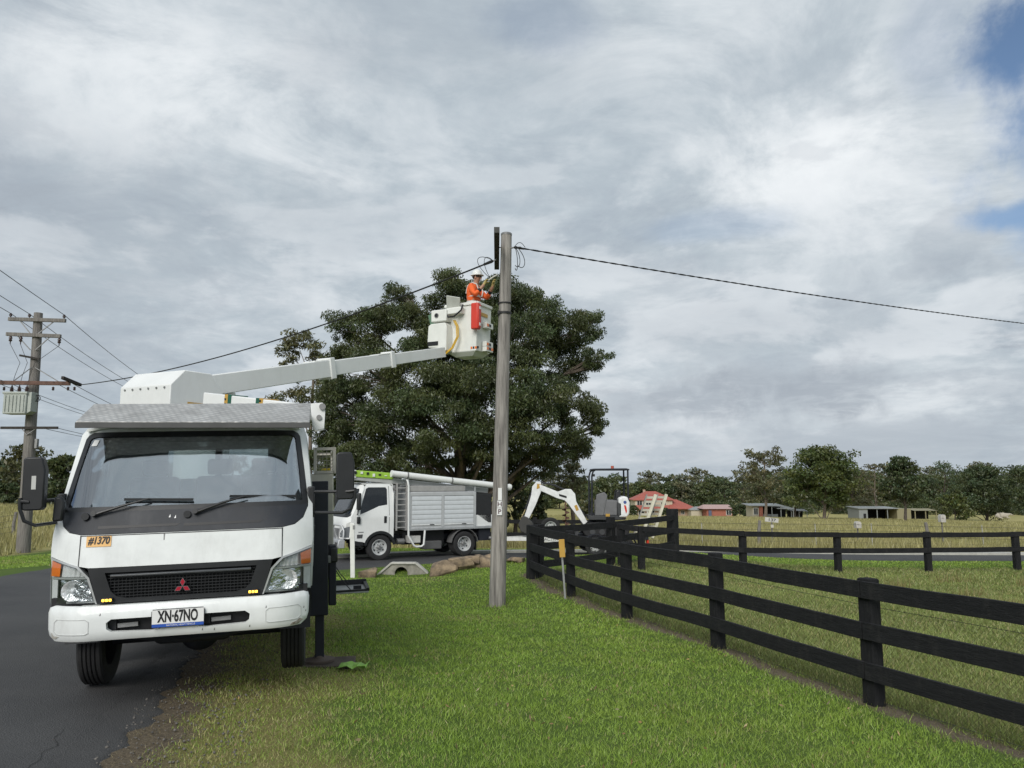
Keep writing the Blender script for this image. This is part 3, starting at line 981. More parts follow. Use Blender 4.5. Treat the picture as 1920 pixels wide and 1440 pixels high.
def build_bucket_truck():
    T = thing('bucket_truck', 'white bucket truck with tread-plate sun visor, jacked up at the road edge', 'truck')
    T.matrix_world = TR_M

    def y0(z):
        return ix(z, [.5, .78, 1.05, 1.30, 1.45, 1.50, 2.12, 2.2], [.02, 0, 0, .045, .10, .125, .50, .60])

    def Yf(x, z):
        t = max(0.0, (abs(x) - .55) / .42)
        return y0(z) + .16 * t ** 2.6 + (.02 + .05 * min(1, max(0, (z - 1.3) / .2))) * x * x

    def hw(z):
        return ix(z, [.5, .78, 1.2, 1.47, 2.11, 2.2], [.95, .965, .974, .968, .902, .84])
    F = lambda x, z: (x, Yf(x, z), z)
    sym = lambda half: half + [(-x, z) for x, z in half[::-1]]
    # ---- cab shell
    hole = sym([(.735, 1.302), (.83, 1.32), (.895, 1.37), (.932, 1.46), (.932, 1.50), (.895, 1.80), (.858, 2.06), (.84, 2.09), (.80, 2.112)])
    outer = sym([(.66, 1.06), (.74, 1.075), (.965, 1.145), (.974, 1.2), (.968, 1.47), (.938, 1.8), (.905, 2.10), (.88, 2.145), (.82, 2.175)])
    cab = patch('cab', F, outer, WHITE, T, holes=[hole], t=.03, step=.05)
    for s in (1, -1):
        pl = [(Yf(hw(z), z) + .005, z) for z in (1.15, 1.2, 1.47, 1.8, 2.1)] + [(.82, 2.165), (1.70, 2.165), (1.72, 2.1), (1.72, .86), (1.50, .86), (1.40, .84), (1.30, .90), (.72, .90), (.60, .80), (.29, .80)]
        win = [(.60, 1.50), (.80, 2.03), (1.52, 2.03), (1.54, 1.50)]
        S = lambda y, z, s=s: (s * hw(z), y, z)
        patch('cab_side', S, pl, WHITE, T, holes=[win], t=.03, step=.09, back=(-s, 0, 0))
        patch('side_window', S, [(.59, 1.49), (.79, 2.04), (1.53, 2.04), (1.55, 1.49)], GLASSD, T, t=.006, off=-.012, step=.2, back=(-s, 0, 0))
        MB().lohi((s * .972 - .012, 1.36, 1.18), (s * .972 + .012, 1.52, 1.23)).build('door_handle', BLACKP, T, bevel=.005)
    patch('cab_roof', lambda x, y: (x, y, 2.165 + .05 * (1 - (abs(x) / .86) ** 4) - .03 * max(0, (.75 - y) / .2) ** 2), [(-.85, .56), (.85, .56), (.885, .8), (.885, 1.72), (-.885, 1.72), (-.885, .8)], WHITE, T, t=.02, step=.1, back=(0, 0, -1))
    patch('cab_rear', lambda x, z: (x, 1.70, z), [(-.94, .86), (.94, .86), (.94, 1.47), (.885, 2.16), (-.885, 2.16), (-.94, 1.47)], WHITE, T,
          holes=[[(-.42, 1.72), (.52, 1.72), (.52, 2.0), (-.42, 2.0)]], t=.03, step=.15)
    patch('rear_window', lambda x, z: (x, 1.715, z), [(-.43, 1.71), (.53, 1.71), (.53, 2.01), (-.43, 2.01)], glass_mat('rear glass', (.8, .84, .84), .02), T, t=.005, step=.3)
    MB().lohi((.02, 1.69, 1.715), (.08, 1.735, 2.005)).build('window_bar', DARKIN, T)
    # ---- windscreen, frit and the dark scuttle panel
    gl = sym([(.915, 1.485), (.882, 1.80), (.845, 2.05), (.828, 2.08), (.79, 2.10)])
    patch('windscreen', F, gl, GLASS, T, t=.006, off=-.008, step=.05)
    frit_in = sym([(.885, 1.510), (.855, 1.80), (.820, 2.045), (.806, 2.062), (.775, 2.074)])
    patch('windscreen_seal', F, sym([(.928, 1.474), (.893, 1.80), (.856, 2.062), (.838, 2.092), (.798, 2.114)]), BLACKP, T, holes=[frit_in], t=.012, off=.002, step=.05)
    scut = sym([(.74, 1.306), (.825, 1.325), (.888, 1.372), (.926, 1.46), (.926, 1.478)])
    sp = patch('scuttle_panel', F, scut, DARKP, T, t=.02, off=.002, step=.05)
    for xa, xb in ((-.62, -.06), (-.005, .56)):
        patch('vent_slot', F, [(xa, 1.345), (xb, 1.35), (xb + .03, 1.368), (xa, 1.366)], INK, sp, t=.006, off=.004, step=.08)
    for x in (-.735, .735):
        patch('panel_gap', F, [(x - .003, 1.07), (x + .003, 1.07), (x + .004, 1.30), (x - .004, 1.30)], INK, cab, t=.004, off=.0025, step=.05)
    patch('panel_edge', F, sym([(.70, 1.297), (.735, 1.297)] ) if False else [(-.735, 1.293), (.735, 1.293), (.735, 1.299), (-.735, 1.299)], INK, cab, t=.004, off=.002, step=.06)
    patch('scratch', F, [(-.145, 1.245), (-.138, 1.245), (-.136, 1.295), (-.147, 1.295)], mat('scratch grey', (.2, .2, .2)), cab, t=.002, off=.0015, step=.05)
    for (x, z) in ((-.115, 1.425), (-.075, 1.418)):
        patch('paint_chip', F, [(x - .006, z - .012), (x + .008, z - .01), (x + .005, z + .014)], PLATEW, sp, t=.003, off=.0045, step=.05)
    # ---- stickers
    st = patch('number_sticker', F, [(-.69, 1.215), (-.515, 1.215), (-.515, 1.292), (-.69, 1.292)], STICK, T, t=.004, off=.005, step=.02)
    text_on('lettering', '#1370', .074, INK, st, F, -.6025, 1.2585, .0075, sx=.78, shear=.22, bold=.0022)
    patch('windscreen_label', F, [(-.80, 2.00), (-.755, 2.00), (-.74, 2.05), (-.782, 2.05)], PLATEW, T, t=.002, off=-.002, step=.05)
    # ---- grille
    gr = patch('grille', F, [(-.665, 1.057), (-.59, .795), (.59, .795), (.665, 1.057)], BLACKP, T,
               holes=[[(-.545, 1.02), (-.50, .885), (-.46, .845), (-.39, .828), (.39, .828), (.46, .845), (.50, .885), (.545, 1.02)]], t=.05, off=.004, step=.06)
    MB().lohi((-.56, .075, .80), (.56, .085, 1.04)).build('grille_back', INK, gr)
    g = MB()
    for k in range(8):
        z = .838 + k * .0225
        g.lohi((-.53, .030, z), (.53, .055, z + .006))
    for k in range(39):
        x = -.51 + k * .0268
        g.lohi((x, .034, .825), (x + .004, .052, 1.0))
    g.build('grille_mesh', BLACKP, gr, smooth=False)
    MB().prism([(-.004, .985), (-.012, .997), (-.004, 1.006), (.05, 1.008), (.05, .985)], -.505, .505).build('grille_bar', mat('grey grille bar', (.07, .075, .08), .35), gr, bevel=.004)
    s = .037
    ch, rd = MB(), MB()
    cx, cz = .008, .893
    for a in (90, 210, 330):
        d = Vector((cos(radians(a)), sin(radians(a))))
        p = Vector((-d.y, d.x))
        for mb, k, yy in ((ch, 1.10, (-.022, -.012)), (rd, .86, (-.0245, -.020))):
            c0 = Vector((cx, cz)) + d * s * .866
            L_, W_ = s * .866 * k, s * .5 * k
            pl = [c0 + d * L_, c0 + p * W_, c0 - d * L_, c0 - p * W_]
            mb.prism([(q.x, q.y) for q in pl], yy[0], yy[1], 'y')
    em = ch.build('emblem', mat('emblem chrome', (.5, .5, .52), .2, 1.0, var=.02), gr, smooth=False)
    rd.build('emblem_face', EMBLEM, gr, smooth=False)
    MB().lohi((cx - .01, -.014, cz - .01), (cx + .01, .06, cz + .01)).build('emblem_mount', BLACKP, gr)
    for x in (-.515, .525):
        h = MB().lohi((x - .04, -.035, .808), (x + .04, .0, .838)).build('amber_flasher', BLACKP, T, bevel=.006)
        for k in range(3):
            MB().lohi((x - .034 + k * .024, -.041, .814), (x - .016 + k * .024, -.034, .832)).build('light_cell', AMBERON, h, bevel=.003)
    # ---- headlights
    for sg in (1, -1):
        m_ = lambda pl: [(sg * x, z) for x, z in pl]
        hl = patch('headlight', lambda x, z: (x, Yf(x, z) + .05, z), m_([(.965, 1.135), (.74, 1.068), (.66, .99), (.592, .80), (.955, .795)]), mat('headlight housing', (.42, .43, .43), .4, grime=.06), T, t=.05, step=.06)
        patch('chrome_trim', F, m_([(.968, 1.142), (.735, 1.075), (.652, .99), (.59, .795), (.60, .795), (.668, .985), (.745, 1.062), (.966, 1.128)]), mat('satin trim', (.55, .56, .56), .3, .5), hl, t=.05, off=.006, step=.05)
        patch('upper_reflector', lambda x, z: (x, Yf(x, z) + .038 + .006 * sin(x * 190), z), m_([(.86, 1.085), (.745, 1.05), (.69, .995), (.87, .995)]), mat('lamp silver', (.62, .63, .63), .3), hl, t=.01, step=.012)
        patch('indicator', lambda x, z: (x, Yf(x, z) + .012, z), m_([(.957, 1.115), (.875, 1.088), (.882, 1.0), (.955, 1.0)]), AMBER, hl, t=.015, step=.04)
        bowl = MB()
        cx, cz = .775, .893
        yy = Yf(cx, cz)
        for k, (rr, d) in enumerate(((.085, .02), (.083, .035), (.065, .055), (.035, .075), (.016, .08))):
            pass
        bowl.lathe([(yy + .018, .078), (yy + .020, .070), (yy + .026, .050), (yy + .032, .030), (yy + .033, .012)], (sg * cx, 0, cz), 'y', 22, cap0=False)
        bowl.build('reflector_bowl', mat('bright reflector', (.78, .79, .80), .22, .45, var=.25, scale=25, bump=.5, bscale=40), hl)
        patch('lamp_reflector', lambda x, z: (x, Yf(x, z) + .034 + .004 * sin(x * 60) * sin(z * 75), z), m_([(.875, .972), (.672, .972), (.632, .815), (.875, .815)]), CHROME, hl, t=.008, step=.02)
        MB().ball((sg * cx, yy + .030, cz), .018, 10, 7).build('bulb', mat('bulb glass', (.8, .82, .85), .1), hl)
        patch('lamp_divider', lambda x, z: (x, Yf(x, z) + .02, z), m_([(.95, .992), (.662, .992), (.657, .978), (.95, .978)]), mat('satin trim', (.55, .56, .56)), hl, t=.03, step=.06)
        patch('lamp_frame', lambda x, z: (x, Yf(x, z) + .022, z), m_([(.885, .985), (.895, .985), (.893, .80), (.883, .80)]), BLACKP, hl, t=.03, step=.06)
        patch('side_reflector', lambda x, z: (x, Yf(x, z) + .03, z), m_([(.952, .975), (.90, .975), (.90, .805), (.948, .805)]), mat('lamp silver', (.60, .61, .61)), hl, t=.01, step=.05)
        patch('lens', lambda x, z: (x, Yf(x, z) + .004, z), m_([(.962, 1.125), (.744, 1.06), (.668, .985), (.604, .80), (.952, .80)]), LENSW, hl, t=.004, step=.05)
    # ---- bumper
    def B(x, z):
        t = max(0.0, (abs(x) - .60) / .35)
        q = abs(z - .66) / .13
        return (x, -.085 + .20 * t ** 2.4 + .035 * min(1.2, q) ** 5, z)
    slot = [(-.50, .62), (-.47, .60), (-.20, .59), (-.135, .60), (-.11, .625), (.11, .625), (.135, .60), (.20, .59), (.47, .60), (.50, .62), (.505, .665), (.47, .69), (-.47, .69), (-.505, .665)]
    bu = patch('bumper', B, sym([(.88, .538), (.925, .575), (.94, .62), (.945, .74), (.935, .775), (.90, .787)]), WHITE, T, holes=[slot], t=.05, step=.045)
    MB().lohi((-.72, -.03, .74), (.72, .12, .78)).build('bumper_shelf', WHITE, bu, bevel=.01)
    MB().lohi((-.56, .03, .55), (.56, .05, .75)).build('slot_back', INK, bu)
    for sx in (-.36, .30):
        MB().bar((sx - .08, .0, .63), (sx + .06, .0, .635), .03, .03).build('tow_hook', STEEL, bu)
        MB().lohi((sx - .14, -.01, .60), (sx - .09, .02, .68)).build('bracket', BLACKP, bu)
    for sg in (1, -1):
        o_ = [(sg * x, z) for x, z in [(.62, .60), (.645, .588), (.86, .588), (.885, .61), (.885, .675), (.86, .70), (.645, .70), (.62, .68)]]
        i_ = [(sg * (.753 + (abs(x) - .753) * .965), .644 + (z - .644) * .93) for x, z in o_]
        patch('recess_edge', B, o_, mat('painted recess shade', (.55, .56, .55), .4), bu, holes=[i_], t=.004, off=.003, step=.04)  # shade of the pressed recess, put in as a darker flat ring
    patch('dent', B, [(.80, .545), (.86, .545), (.90, .575), (.875, .59), (.845, .57), (.815, .565)], mat('rusty dent', (.22, .17, .12), .8, col2=(.5, .48, .44), scale=40), bu, t=.004, off=.003, step=.02)
    patch('dent', B, [(-.90, .56), (-.87, .555), (-.84, .575), (-.86, .578), (-.885, .575), (-.905, .60)], mat('scraped paint', (.42, .40, .36), .8), bu, t=.004, off=.003, step=.02)
    for (x, z) in ((.16, .565), (.245, .56), (.62, .70), (-.55, .72), (.9, .66), (.915, .63), (.50, .565)):
        patch('paint_chip', B, [(x, z), (x + .008, z + .004), (x + .006, z + .02)], mat('chip grey', (.12, .11, .1)), bu, t=.003, off=.0025, step=.05)
    # ---- number plate
    np_ = MB().prism([(-.186, -.05), (-.176, -.067), (.176, -.067), (.186, -.05), (.186, .05), (.176, .067), (-.176, .067), (-.186, .05)], -.004, .004, 'y').build('number_plate', BLACKP, T)
    np_.location = (-.005, -.103, .676)
    MB().lohi((-.181, -.0065, -.040), (.181, -.003, .062)).build('plate_face', PLATEW, np_, smooth=False)
    MB().lohi((-.181, -.0066, -.063), (.181, -.003, -.041)).build('plate_strip', BLUEP, np_, smooth=False)
    text('lettering', 'XN·67NO', .116, INK, np_, (0, -.0075, .010), sx=.555, bold=.0035)
    text('lettering', 'NATIONAL HEAVY VEHICLE', .017, PLATEW, np_, (.02, -.0075, -.052), sx=.95)
    MB().lohi((-.03, -.08, .64), (.03, .0, .70)).build('plate_bracket', BLACKP, T)
    # ---- wipers
    for (px, ex, bx0, bx1, pz) in ((-.66, -.27, -.46, .05, 1.452), (.075, .46, .32, .84, 1.445)):
        w = bpy.data.objects.new('wiper', None); COL.objects.link(w); w.parent = T; w.empty_display_size = .1
        MB().tube([(px, Yf(px, pz) - .03, pz), ((px + ex) / 2, Yf(0, 1.53) - .045, 1.513), (ex, Yf(ex, 1.565) - .04, 1.565)], [.014, .010, .006], 8).build('wiper_arm', BLACKP, w)
        MB().cyl((px, Yf(px, pz) + .02, pz), (px, Yf(px, pz) - .045, pz + .012), .02, n=12).build('wiper_pivot', BLACKP, w)
        MB().cyl((px - .06, Yf(px, pz) + .0, pz - .012), (px - .06, Yf(px, pz) - .03, pz - .01), .028, n=10).build('washer_jet', BLACKP, w)
        za, zb = (1.562, 1.545)
        MB().bar((bx0, Yf(bx0, za) - .018, za), (bx1, Yf(bx1, zb) - .018, zb), .012, .02).build('wiper_blade', BLACKP, w)
    # ---- cab interior
    MB().lohi((-.86, .36, 1.20), (.86, .72, 1.475)).build('dashboard', mat('dash plastic', (.12, .125, .13), .75), T, bevel=.04, seg=3)
    MB().lohi((-.88, .5, .95), (.88, 1.66, 1.0)).build('cab_floor', DARKIN, T)
    for x in (-.45, .12, .52):
        sb = MB().lohi((x - .23, 1.30, 1.15), (x + .20, 1.44, 1.74)).build('seat', mat('grey seat cloth', (.09, .095, .105), .9), T, bevel=.05, seg=3)
        MB().lohi((x - .13, 1.34, 1.75), (x + .10, 1.42, 1.90)).build('headrest', mat('grey seat cloth', (.09, .095, .105), .9), sb, bevel=.03)
    sw = MB()
    pts = [(-.45 + .19 * cos(a), .80 - .10 * sin(a), 1.47 + .15 * sin(a)) for a in np.linspace(0, 2 * pi, 25)]
    sw.tube(pts, .014, 8, caps=False)
    sw.bar((-.64, .8, 1.47), (-.26, .8, 1.47), .02, .03)
    sw.build('steering_wheel', BLACKP, T)
    MB().lohi((-.83, .62, 2.08), (.83, 1.68, 2.13)).build('headlining', mat('headlining grey', (.05, .05, .05), .9), T)
    MB().lohi((.03, .50, 1.985), (.10, .52, 2.02)).build('mirror_mount', PLATEW, T)
    # ---- mirrors
    for sg, mx, my in ((-1, -1.045, .02), (1, 1.235, .22)):
        mi = bpy.data.objects.new('mirror', None); COL.objects.link(mi); mi.parent = T; mi.empty_display_size = .1
        hd = MB().prism([(-.075, -.185), (-.06, -.20), (.055, -.20), (.072, -.18), (.078, .10), (.055, .185), (.04, .195), (-.055, .195), (-.072, .18)], -.045, .045, 'y')
        h = hd.build('mirror_head', BLACKP, mi, bevel=.018, seg=3); h.location = (mx, my, 1.705)
        MB().prism([(-.06, -.17), (.055, -.17), (.06, .10), (.04, .17), (-.05, .17)], .046, .049, 'y').build('mirror_glass', mat('mirror silver', (.8, .82, .84), .03, 1, var=.01), mi).location = (mx, my, 1.705)
        jx = sg * .955
        MB().tube([(jx, .36, 1.575), (mx + sg * .03, my - .05, 1.57), (mx + sg * .075, my - .05, 1.575)], .013, 8).build('mirror_arm', BLACKP, mi)
        MB().tube([(jx, .36, 1.40), (mx + sg * -.02, my - .03, 1.395), (mx + sg * .05, my - .04, 1.43), (mx + sg * .078, my - .05, 1.52), (mx + sg * .08, my - .05, 1.60)], .013, 8).build('mirror_arm', BLACKP, mi)
        MB().lohi((jx - .03, .33, 1.36), (jx + .03, .42, 1.62)).build('mirror_bracket', BLACKP, mi, bevel=.012)
    MB().lohi((-1.055, -.028, 1.66), (-1.025, -.022, 1.76)).build('mirror_label', mat('label grey', (.5, .5, .48), .5), T)
    MB().prism([(-.04, -.09), (.03, -.085), (.045, .05), (.02, .10), (-.03, .10)], -.03, .03, 'y').build('small_mirror', BLACKP, T, bevel=.015).location = (-.905, .12, 1.50)
    MB().bar((-.905, .12, 1.50), (-.95, .34, 1.50), .025, .025).build('small_mirror_arm', BLACKP, T)
    # ---- tread plate visor
    vm = bpy.data.materials.new('tread plate'); vm.use_nodes = True
    N, L = vm.node_tree.nodes, vm.node_tree.links
    b = N['Principled BSDF']; b.inputs['Metallic'].default_value = .55; b.inputs['Roughness'].default_value = .48
    tc = N.new('ShaderNodeTexCoord')

    def lozenge(ang, off):
        mp = N.new('ShaderNodeMapping'); mp.inputs['Rotation'].default_value = (0, 0, ang); mp.inputs['Location'].default_value = off
        mp.inputs['Scale'].default_value = (14, 30, 1)
        L.new(tc.outputs['Object'], mp.inputs[0])
        v = N.new('ShaderNodeTexVoronoi'); v.voronoi_dimensions = '2D'; v.inputs['Randomness'].default_value = 0.12; v.inputs['Scale'].default_value = 1
        L.new(mp.outputs[0], v.inputs['Vector'])
        r = N.new('ShaderNodeMapRange'); r.inputs[1].default_value = .42; r.inputs[2].default_value = .15
        L.new(v.outputs['Distance'], r.inputs[0]); return r.outputs[0]
    l1 = lozenge(radians(35), (0, 0, 0))
    nz = N.new('ShaderNodeTexNoise'); nz.inputs['Scale'].default_value = 7; nz.inputs['Detail'].default_value = 6; L.new(tc.outputs['Object'], nz.inputs['Vector'])
    rp = N.new('ShaderNodeValToRGB'); L.new(nz.outputs['Fac'], rp.inputs[0])
    rp.color_ramp.elements[0].position, rp.color_ramp.elements[0].color = .3, (.44, .43, .415, 1)
    rp.color_ramp.elements[1].position, rp.color_ramp.elements[1].color = .7, (.66, .65, .63, 1)
    mx = N.new('ShaderNodeMix'); mx.data_type = 'RGBA'; mx.blend_type = 'MULTIPLY'; mx.inputs['Factor'].default_value = .25
    L.new(rp.outputs[0], mx.inputs[6]); L.new(l1, mx.inputs[7]); L.new(mx.outputs[2], b.inputs['Base Color'])
    bp = N.new('ShaderNodeBump'); bp.inputs['Strength'].default_value = 1; bp.inputs['Distance'].default_value = .006
    L.new(l1, bp.inputs['Height']); L.new(bp.outputs[0], b.inputs['Normal'])
    vs = MB()
    vs.add([(-.86, .28, 2.185), (.94, .28, 2.165), (.945, .78, 2.375), (-.86, .78, 2.375), (-.86, .29, 2.165), (.94, .29, 2.145), (.945, .79, 2.355), (-.86, .79, 2.355)],
           [(0, 1, 2, 3), (4, 7, 6, 5), (0, 4, 5, 1), (1, 5, 6, 2), (2, 6, 7, 3), (3, 7, 4, 0)])
    vz = vs.build('visor_plate', vm, T, bevel=.003)
    MB().bar((-.865, .285, 2.158), (.945, .285, 2.138), .012, .045).build('visor_lip', mat('dull edge metal', (.10, .10, .10), .6, .4), vz, bevel=.003)
    MB().lohi((-.84, .78, 2.345), (.93, 2.0, 2.37)).build('visor_top', vm, vz)
    for x in (-.80, .86):
        MB().bar((x, .7, 2.16), (x, .7, 2.34), .03, .05, up=(1, 0, 0)).build('visor_bracket', STEEL, vz)
    # ---- under the cab
    MB().lohi((-.45, .75, .42), (-.33, 5.9, .60)).build('chassis_rail', NAVY, T)
    MB().lohi((.33, .75, .42), (.45, 5.9, .60)).build('chassis_rail', NAVY, T)
    ax = MB().cyl((-.70, 1.02, .36), (.70, 1.02, .36), .05, n=10)
    ax.ball((0, 1.02, .34), (.16, .14, .13)); ax.build('front_axle', NAVY, T)
    MB().lohi((-.30, .55, .36), (.30, 1.7, .85)).build('engine_sump', NAVY, T, bevel=.05)
    MB().tube([(-.5, .4, .50), (-.15, .45, .42), (.25, .45, .43), (.45, .5, .47)], .03, 8).build('steering_rod', NAVY, T)
    MB().lohi((-.93, .12, .56), (.93, .16, .84)).build('under_panel', INK, T)
    for s in (1, -1):
        pts = [(s * .82, 1.02 + .47 * cos(a), .42 + .47 * sin(a)) for a in np.linspace(.0, pi, 13)]
        mb = MB()
        for p, q in zip(pts[:-1], pts[1:]):
            mb.bar(p, q, .26, .02, up=(0, 0, 1) if abs(q[1] - p[1]) > .02 else (0, 1, 0))
        mb.build('mudguard', BLACKP, T)
        wheel(T, (s * .80, 1.02, .375), .378, .205, STEEL, side=s)
        wheel(T, (s * .93, 4.35, .375), .378, .20, STEEL, side=s, dual=True)
        wheel(T, (s * .70, 4.35, .375), .378, .20, STEEL, side=s, dual=True)
    MB().cyl((-.7, 4.35, .375), (.7, 4.35, .375), .09, n=10).build('rear_axle', NAVY, T)
    # ---- deck, lockers, stabilisers
    MB().lohi((-1.15, 2.0, .80), (1.15, 6.1, .88)).build('deck', STEEL, T, bevel=.01)
    for s in (1, -1):
        tool = MB().lohi((s * .62, 2.2, .62) if s > 0 else (-1.17, 2.2, .62), (1.175, 5.3, 1.74) if s > 0 else (-.62, 5.3, 1.74)).build('tool_cabinet', CREAM, T, bevel=.012)
        fr = MB()
        xa, xb = (.98, 1.185) if s > 0 else (-1.185, -.98)
        for x in (xa, xb):
            for y in (2.21, 4.0):
                fr.bar((x, y, 1.74), (x, y, 2.02), .03, .03, up=(0, 1, 0))
        for y in (2.21, 4.0):
            for z in (1.755, 2.01):
                fr.bar((xa, y, z), (xb, y, z), .03, .03)
        for x in (xa, xb):
            for z in (1.755, 2.01):
                fr.bar((x, 2.21, z), (x, 4.0, z), .03, .03)
        fr.build('cage_frame', mat('pale cage paint', (.45, .43, .38), .6), tool)
        wr = MB()
        for k in range(1, 5):
            x = xa + (xb - xa) * k / 5
            wr.bar((x, 2.21, 1.76), (x, 2.21, 2.0), .006, .006, up=(0, 1, 0))
        for k in range(1, 6):
            z = 1.76 + .24 * k / 6
            wr.bar((xa, 2.21, z), (xb, 2.21, z), .006, .006)
            for x in (xa, xb):
                wr.bar((x, 2.21, z), (x, 4, z), .006, .006)
        wr.build('cage_wire', mat('cage wire', (.25, .24, .2), .5, .5), tool)
        MB().lohi((xa + .07, 2.26, 1.775), (xa + .16, 2.5, 1.80)).build('yellow_tool', mat('yellow tool', (.7, .55, .02)), tool)
        # stabiliser
        x0, x1 = (.985, 1.115) if s > 0 else (-1.115, -.985)
        sx = MB().lohi((x0 - .09 * s, 1.80, .30) if s > 0 else (x0, 1.80, .30), (x1, 1.98, 1.66) if s > 0 else (x1 + .09, 1.98, 1.66)).build('stabiliser', NAVY, T, bevel=.01)
        cxm = s * 1.03
        zb = -.13 if s > 0 else .0
        MB().lohi((cxm - .045, 1.84, zb), (cxm + .045, 1.94, .35)).build('stabiliser_leg', NAVY, sx, bevel=.008)
        MB().lathe([(zb - .035, .15), (zb - .012, .15), (zb + .005, .07), (zb + .03, .05)], (cxm, 1.89, 0), 'z', 20).build('stabiliser_foot', mat('rusty foot', (.10, .075, .06), .8), sx)
        MB().lohi((s * .4, 1.82, .42) if s > 0 else (-.98, 1.82, .42), (.98, 1.96, .60) if s > 0 else (-.4, 1.96, .60)).build('stabiliser_beam', NAVY, sx)
        MB().lohi((s * 1.12, 2.02, .36) if s > 0 else (-1.2, 2.02, .36), (1.20, 2.19, .98) if s > 0 else (-1.12, 2.19, .98)).build('battery_box', NAVY, T, bevel=.012)
        MB().lohi((s * 1.125, 2.0, .80) if s > 0 else (-1.215, 2.0, .80), (1.215, 2.2, .96) if s > 0 else (-1.125, 2.2, .96)).build('battery_lid', BLACKP, T, bevel=.02)
    ld = MB().lohi((1.17, 3.55, .255), (1.63, 4.25, .275)).build('locker_door', mat('grey door panel', (.36, .37, .36), .5, .2), T, bevel=.005)
    rim = MB()
    rim.lohi((1.60, 3.55, .275), (1.64, 4.25, .315)); rim.lohi((1.2, 3.55, .275), (1.64, 3.58, .30)); rim.lohi((1.2, 4.22, .275), (1.64, 4.25, .34))
    rim.lohi((1.45, 3.75, .275), (1.55, 3.78, .32))
    rim.build('door_rim', BLACKP, ld)
    MB().tube([(1.18, 3.6, .62), (1.30, 3.6, .43), (1.42, 3.6, .28)], .007, 6).build('door_stay', BLACKP, ld)
    MB().tube([(1.18, 4.2, .62), (1.30, 4.2, .43), (1.42, 4.2, .28)], .007, 6).build('door_stay', BLACKP, ld)
    # ---- turret, housing, lower boom
    MB().lathe([(.88, .42), (1.5, .42), (1.52, .34), (2.35, .32)], (-.42, 3.95, 0), 'z', 28).build('turret', WHITE2, T)
    bdir = Vector((.45, .893, 0)); adir = Vector((-.893, .45, 0))

    def wl(p):
        return TR_I @ Vector(p)
    p0 = at(320, 720, 9.3)
    # cross section in (along boom, height above p0)
    zl = at(323, 762, 9.35).z - p0.z - .25
    cs = [(0, zl), (0, 0), (.20, .20), (.62, .20), (.80, -.02), (.98, -.28), (1.0, zl)]
    vs, n = [], len(cs)
    for t in (0, .92):
        for a, h in cs:
            vs.append(wl(p0 + bdir * a + adir * t + Vector((0, 0, h))))
    fs = [tuple(range(n)), tuple(range(n, 2 * n))[::-1]] + [(k, n + k, n + (k + 1) % n, (k + 1) % n) for k in range(n)]
    cov = MB().add(vs, fs).build('boom_cover', WHITE2, T, bevel=.012)
    bl = MB()
    for k in range(6):
        p = p0 + adir * (.10 + .145 * k) + Vector((0, 0, -.035))
        bl.cyl(wl(p), wl(p - bdir * .012), .013, n=8)
    bl.build('cover_bolt', STEEL, cov)
    # yellow warning sign on the housing's end face
    sg_ = MB()
    q0 = p0 - adir * .004 + bdir * .26 + Vector((0, 0, -.31))
    e1, e2 = bdir * .40, Vector((0, 0, .115))
    sg_.add([wl(q) for q in (q0, q0 + e1, q0 + e1 + e2, q0 + e2, q0 - adir * .006, q0 - adir * .006 + e1, q0 - adir * .006 + e1 + e2, q0 - adir * .006 + e2)],
            [(0, 1, 2, 3), (4, 7, 6, 5), (0, 4, 5, 1), (1, 5, 6, 2), (2, 6, 7, 3), (3, 7, 4, 0)])
    sgn = sg_.build('warning_sign', SIGNY, cov, smooth=False)
    tx = text('lettering', 'EWP COVER', .062, INK, cov, (0, 0, 0), (0, 0, 0), sx=.95, bold=.001)
    M = Matrix.Identity(4)
    X_, Z_, Y_ = bdir, -adir, Vector((0, 0, 1))
    for i in range(3):
        M[i][0], M[i][1], M[i][2] = X_[i], Y_[i], Z_[i]
    c_ = q0 + e1 / 2 + e2 * .55 - adir * .0075
    for i in range(3):
        M[i][3] = c_[i]
    tx.matrix_local = TR_I @ M
    # lower boom, resting across behind the cab
    A, B_ = Vector((-.25, 3.35, 2.58)), Vector((1.00, 2.20, 2.40))
    lb = MB().bar(A, B_, .24, .34, h2=.17).build('lower_boom', WHITE2, T, bevel=.012)
    MB().prism([(.98, 2.20), (1.075, 2.22), (1.085, 2.40), (1.06, 2.50), (.93, 2.49), (.95, 2.26)], 2.02, 2.04, 'y').build('pin_plate', WHITE2, lb, bevel=.004)
    MB().prism([(.98, 2.20), (1.075, 2.22), (1.085, 2.40), (1.06, 2.50), (.93, 2.49), (.95, 2.26)], 2.26, 2.28, 'y').build('pin_plate', WHITE2, lb, bevel=.004)
    MB().cyl((1.055, 1.99, 2.455), (1.055, 2.31, 2.455), .035, n=14).build('hinge_pin', STEEL, lb)
    MB().cyl((1.02, 2.0, 2.34), (1.02, 2.3, 2.34), .028, n=12).build('hinge_pin', STEEL, lb)
    dirl = (B_ - A).normalized()
    nrm = Vector((-dirl.y, dirl.x, 0)).normalized()
    if nrm.y > 0:
        nrm = -nrm
    for t, flip in ((.22, 1), (.52, -1)):
        p = A.lerp(B_, t)
        for k, mm in ((0, SIGNY), (1, GREENT)):
            q = p + dirl * .055 * (k if flip > 0 else 1 - k)
            hh = .34 - .17 * t
            MB().bar(q, q + dirl * .054, .252, hh + .012).build('warning_tape', mm, lb, smooth=False)
        for j in range(5):
            q = p + dirl * (.027 if flip > 0 else .082) + nrm * .128 + Vector((0, 0, -.12 + j * .055))
            MB().bar(q - nrm * .004, q + nrm * .004, .022, .022).build('tape_mark', INK, lb, smooth=False)
    # ---- telescopic boom
    BA, BB = p0 + bdir * .38 + adir * .46, at(826, 661, 15.35)
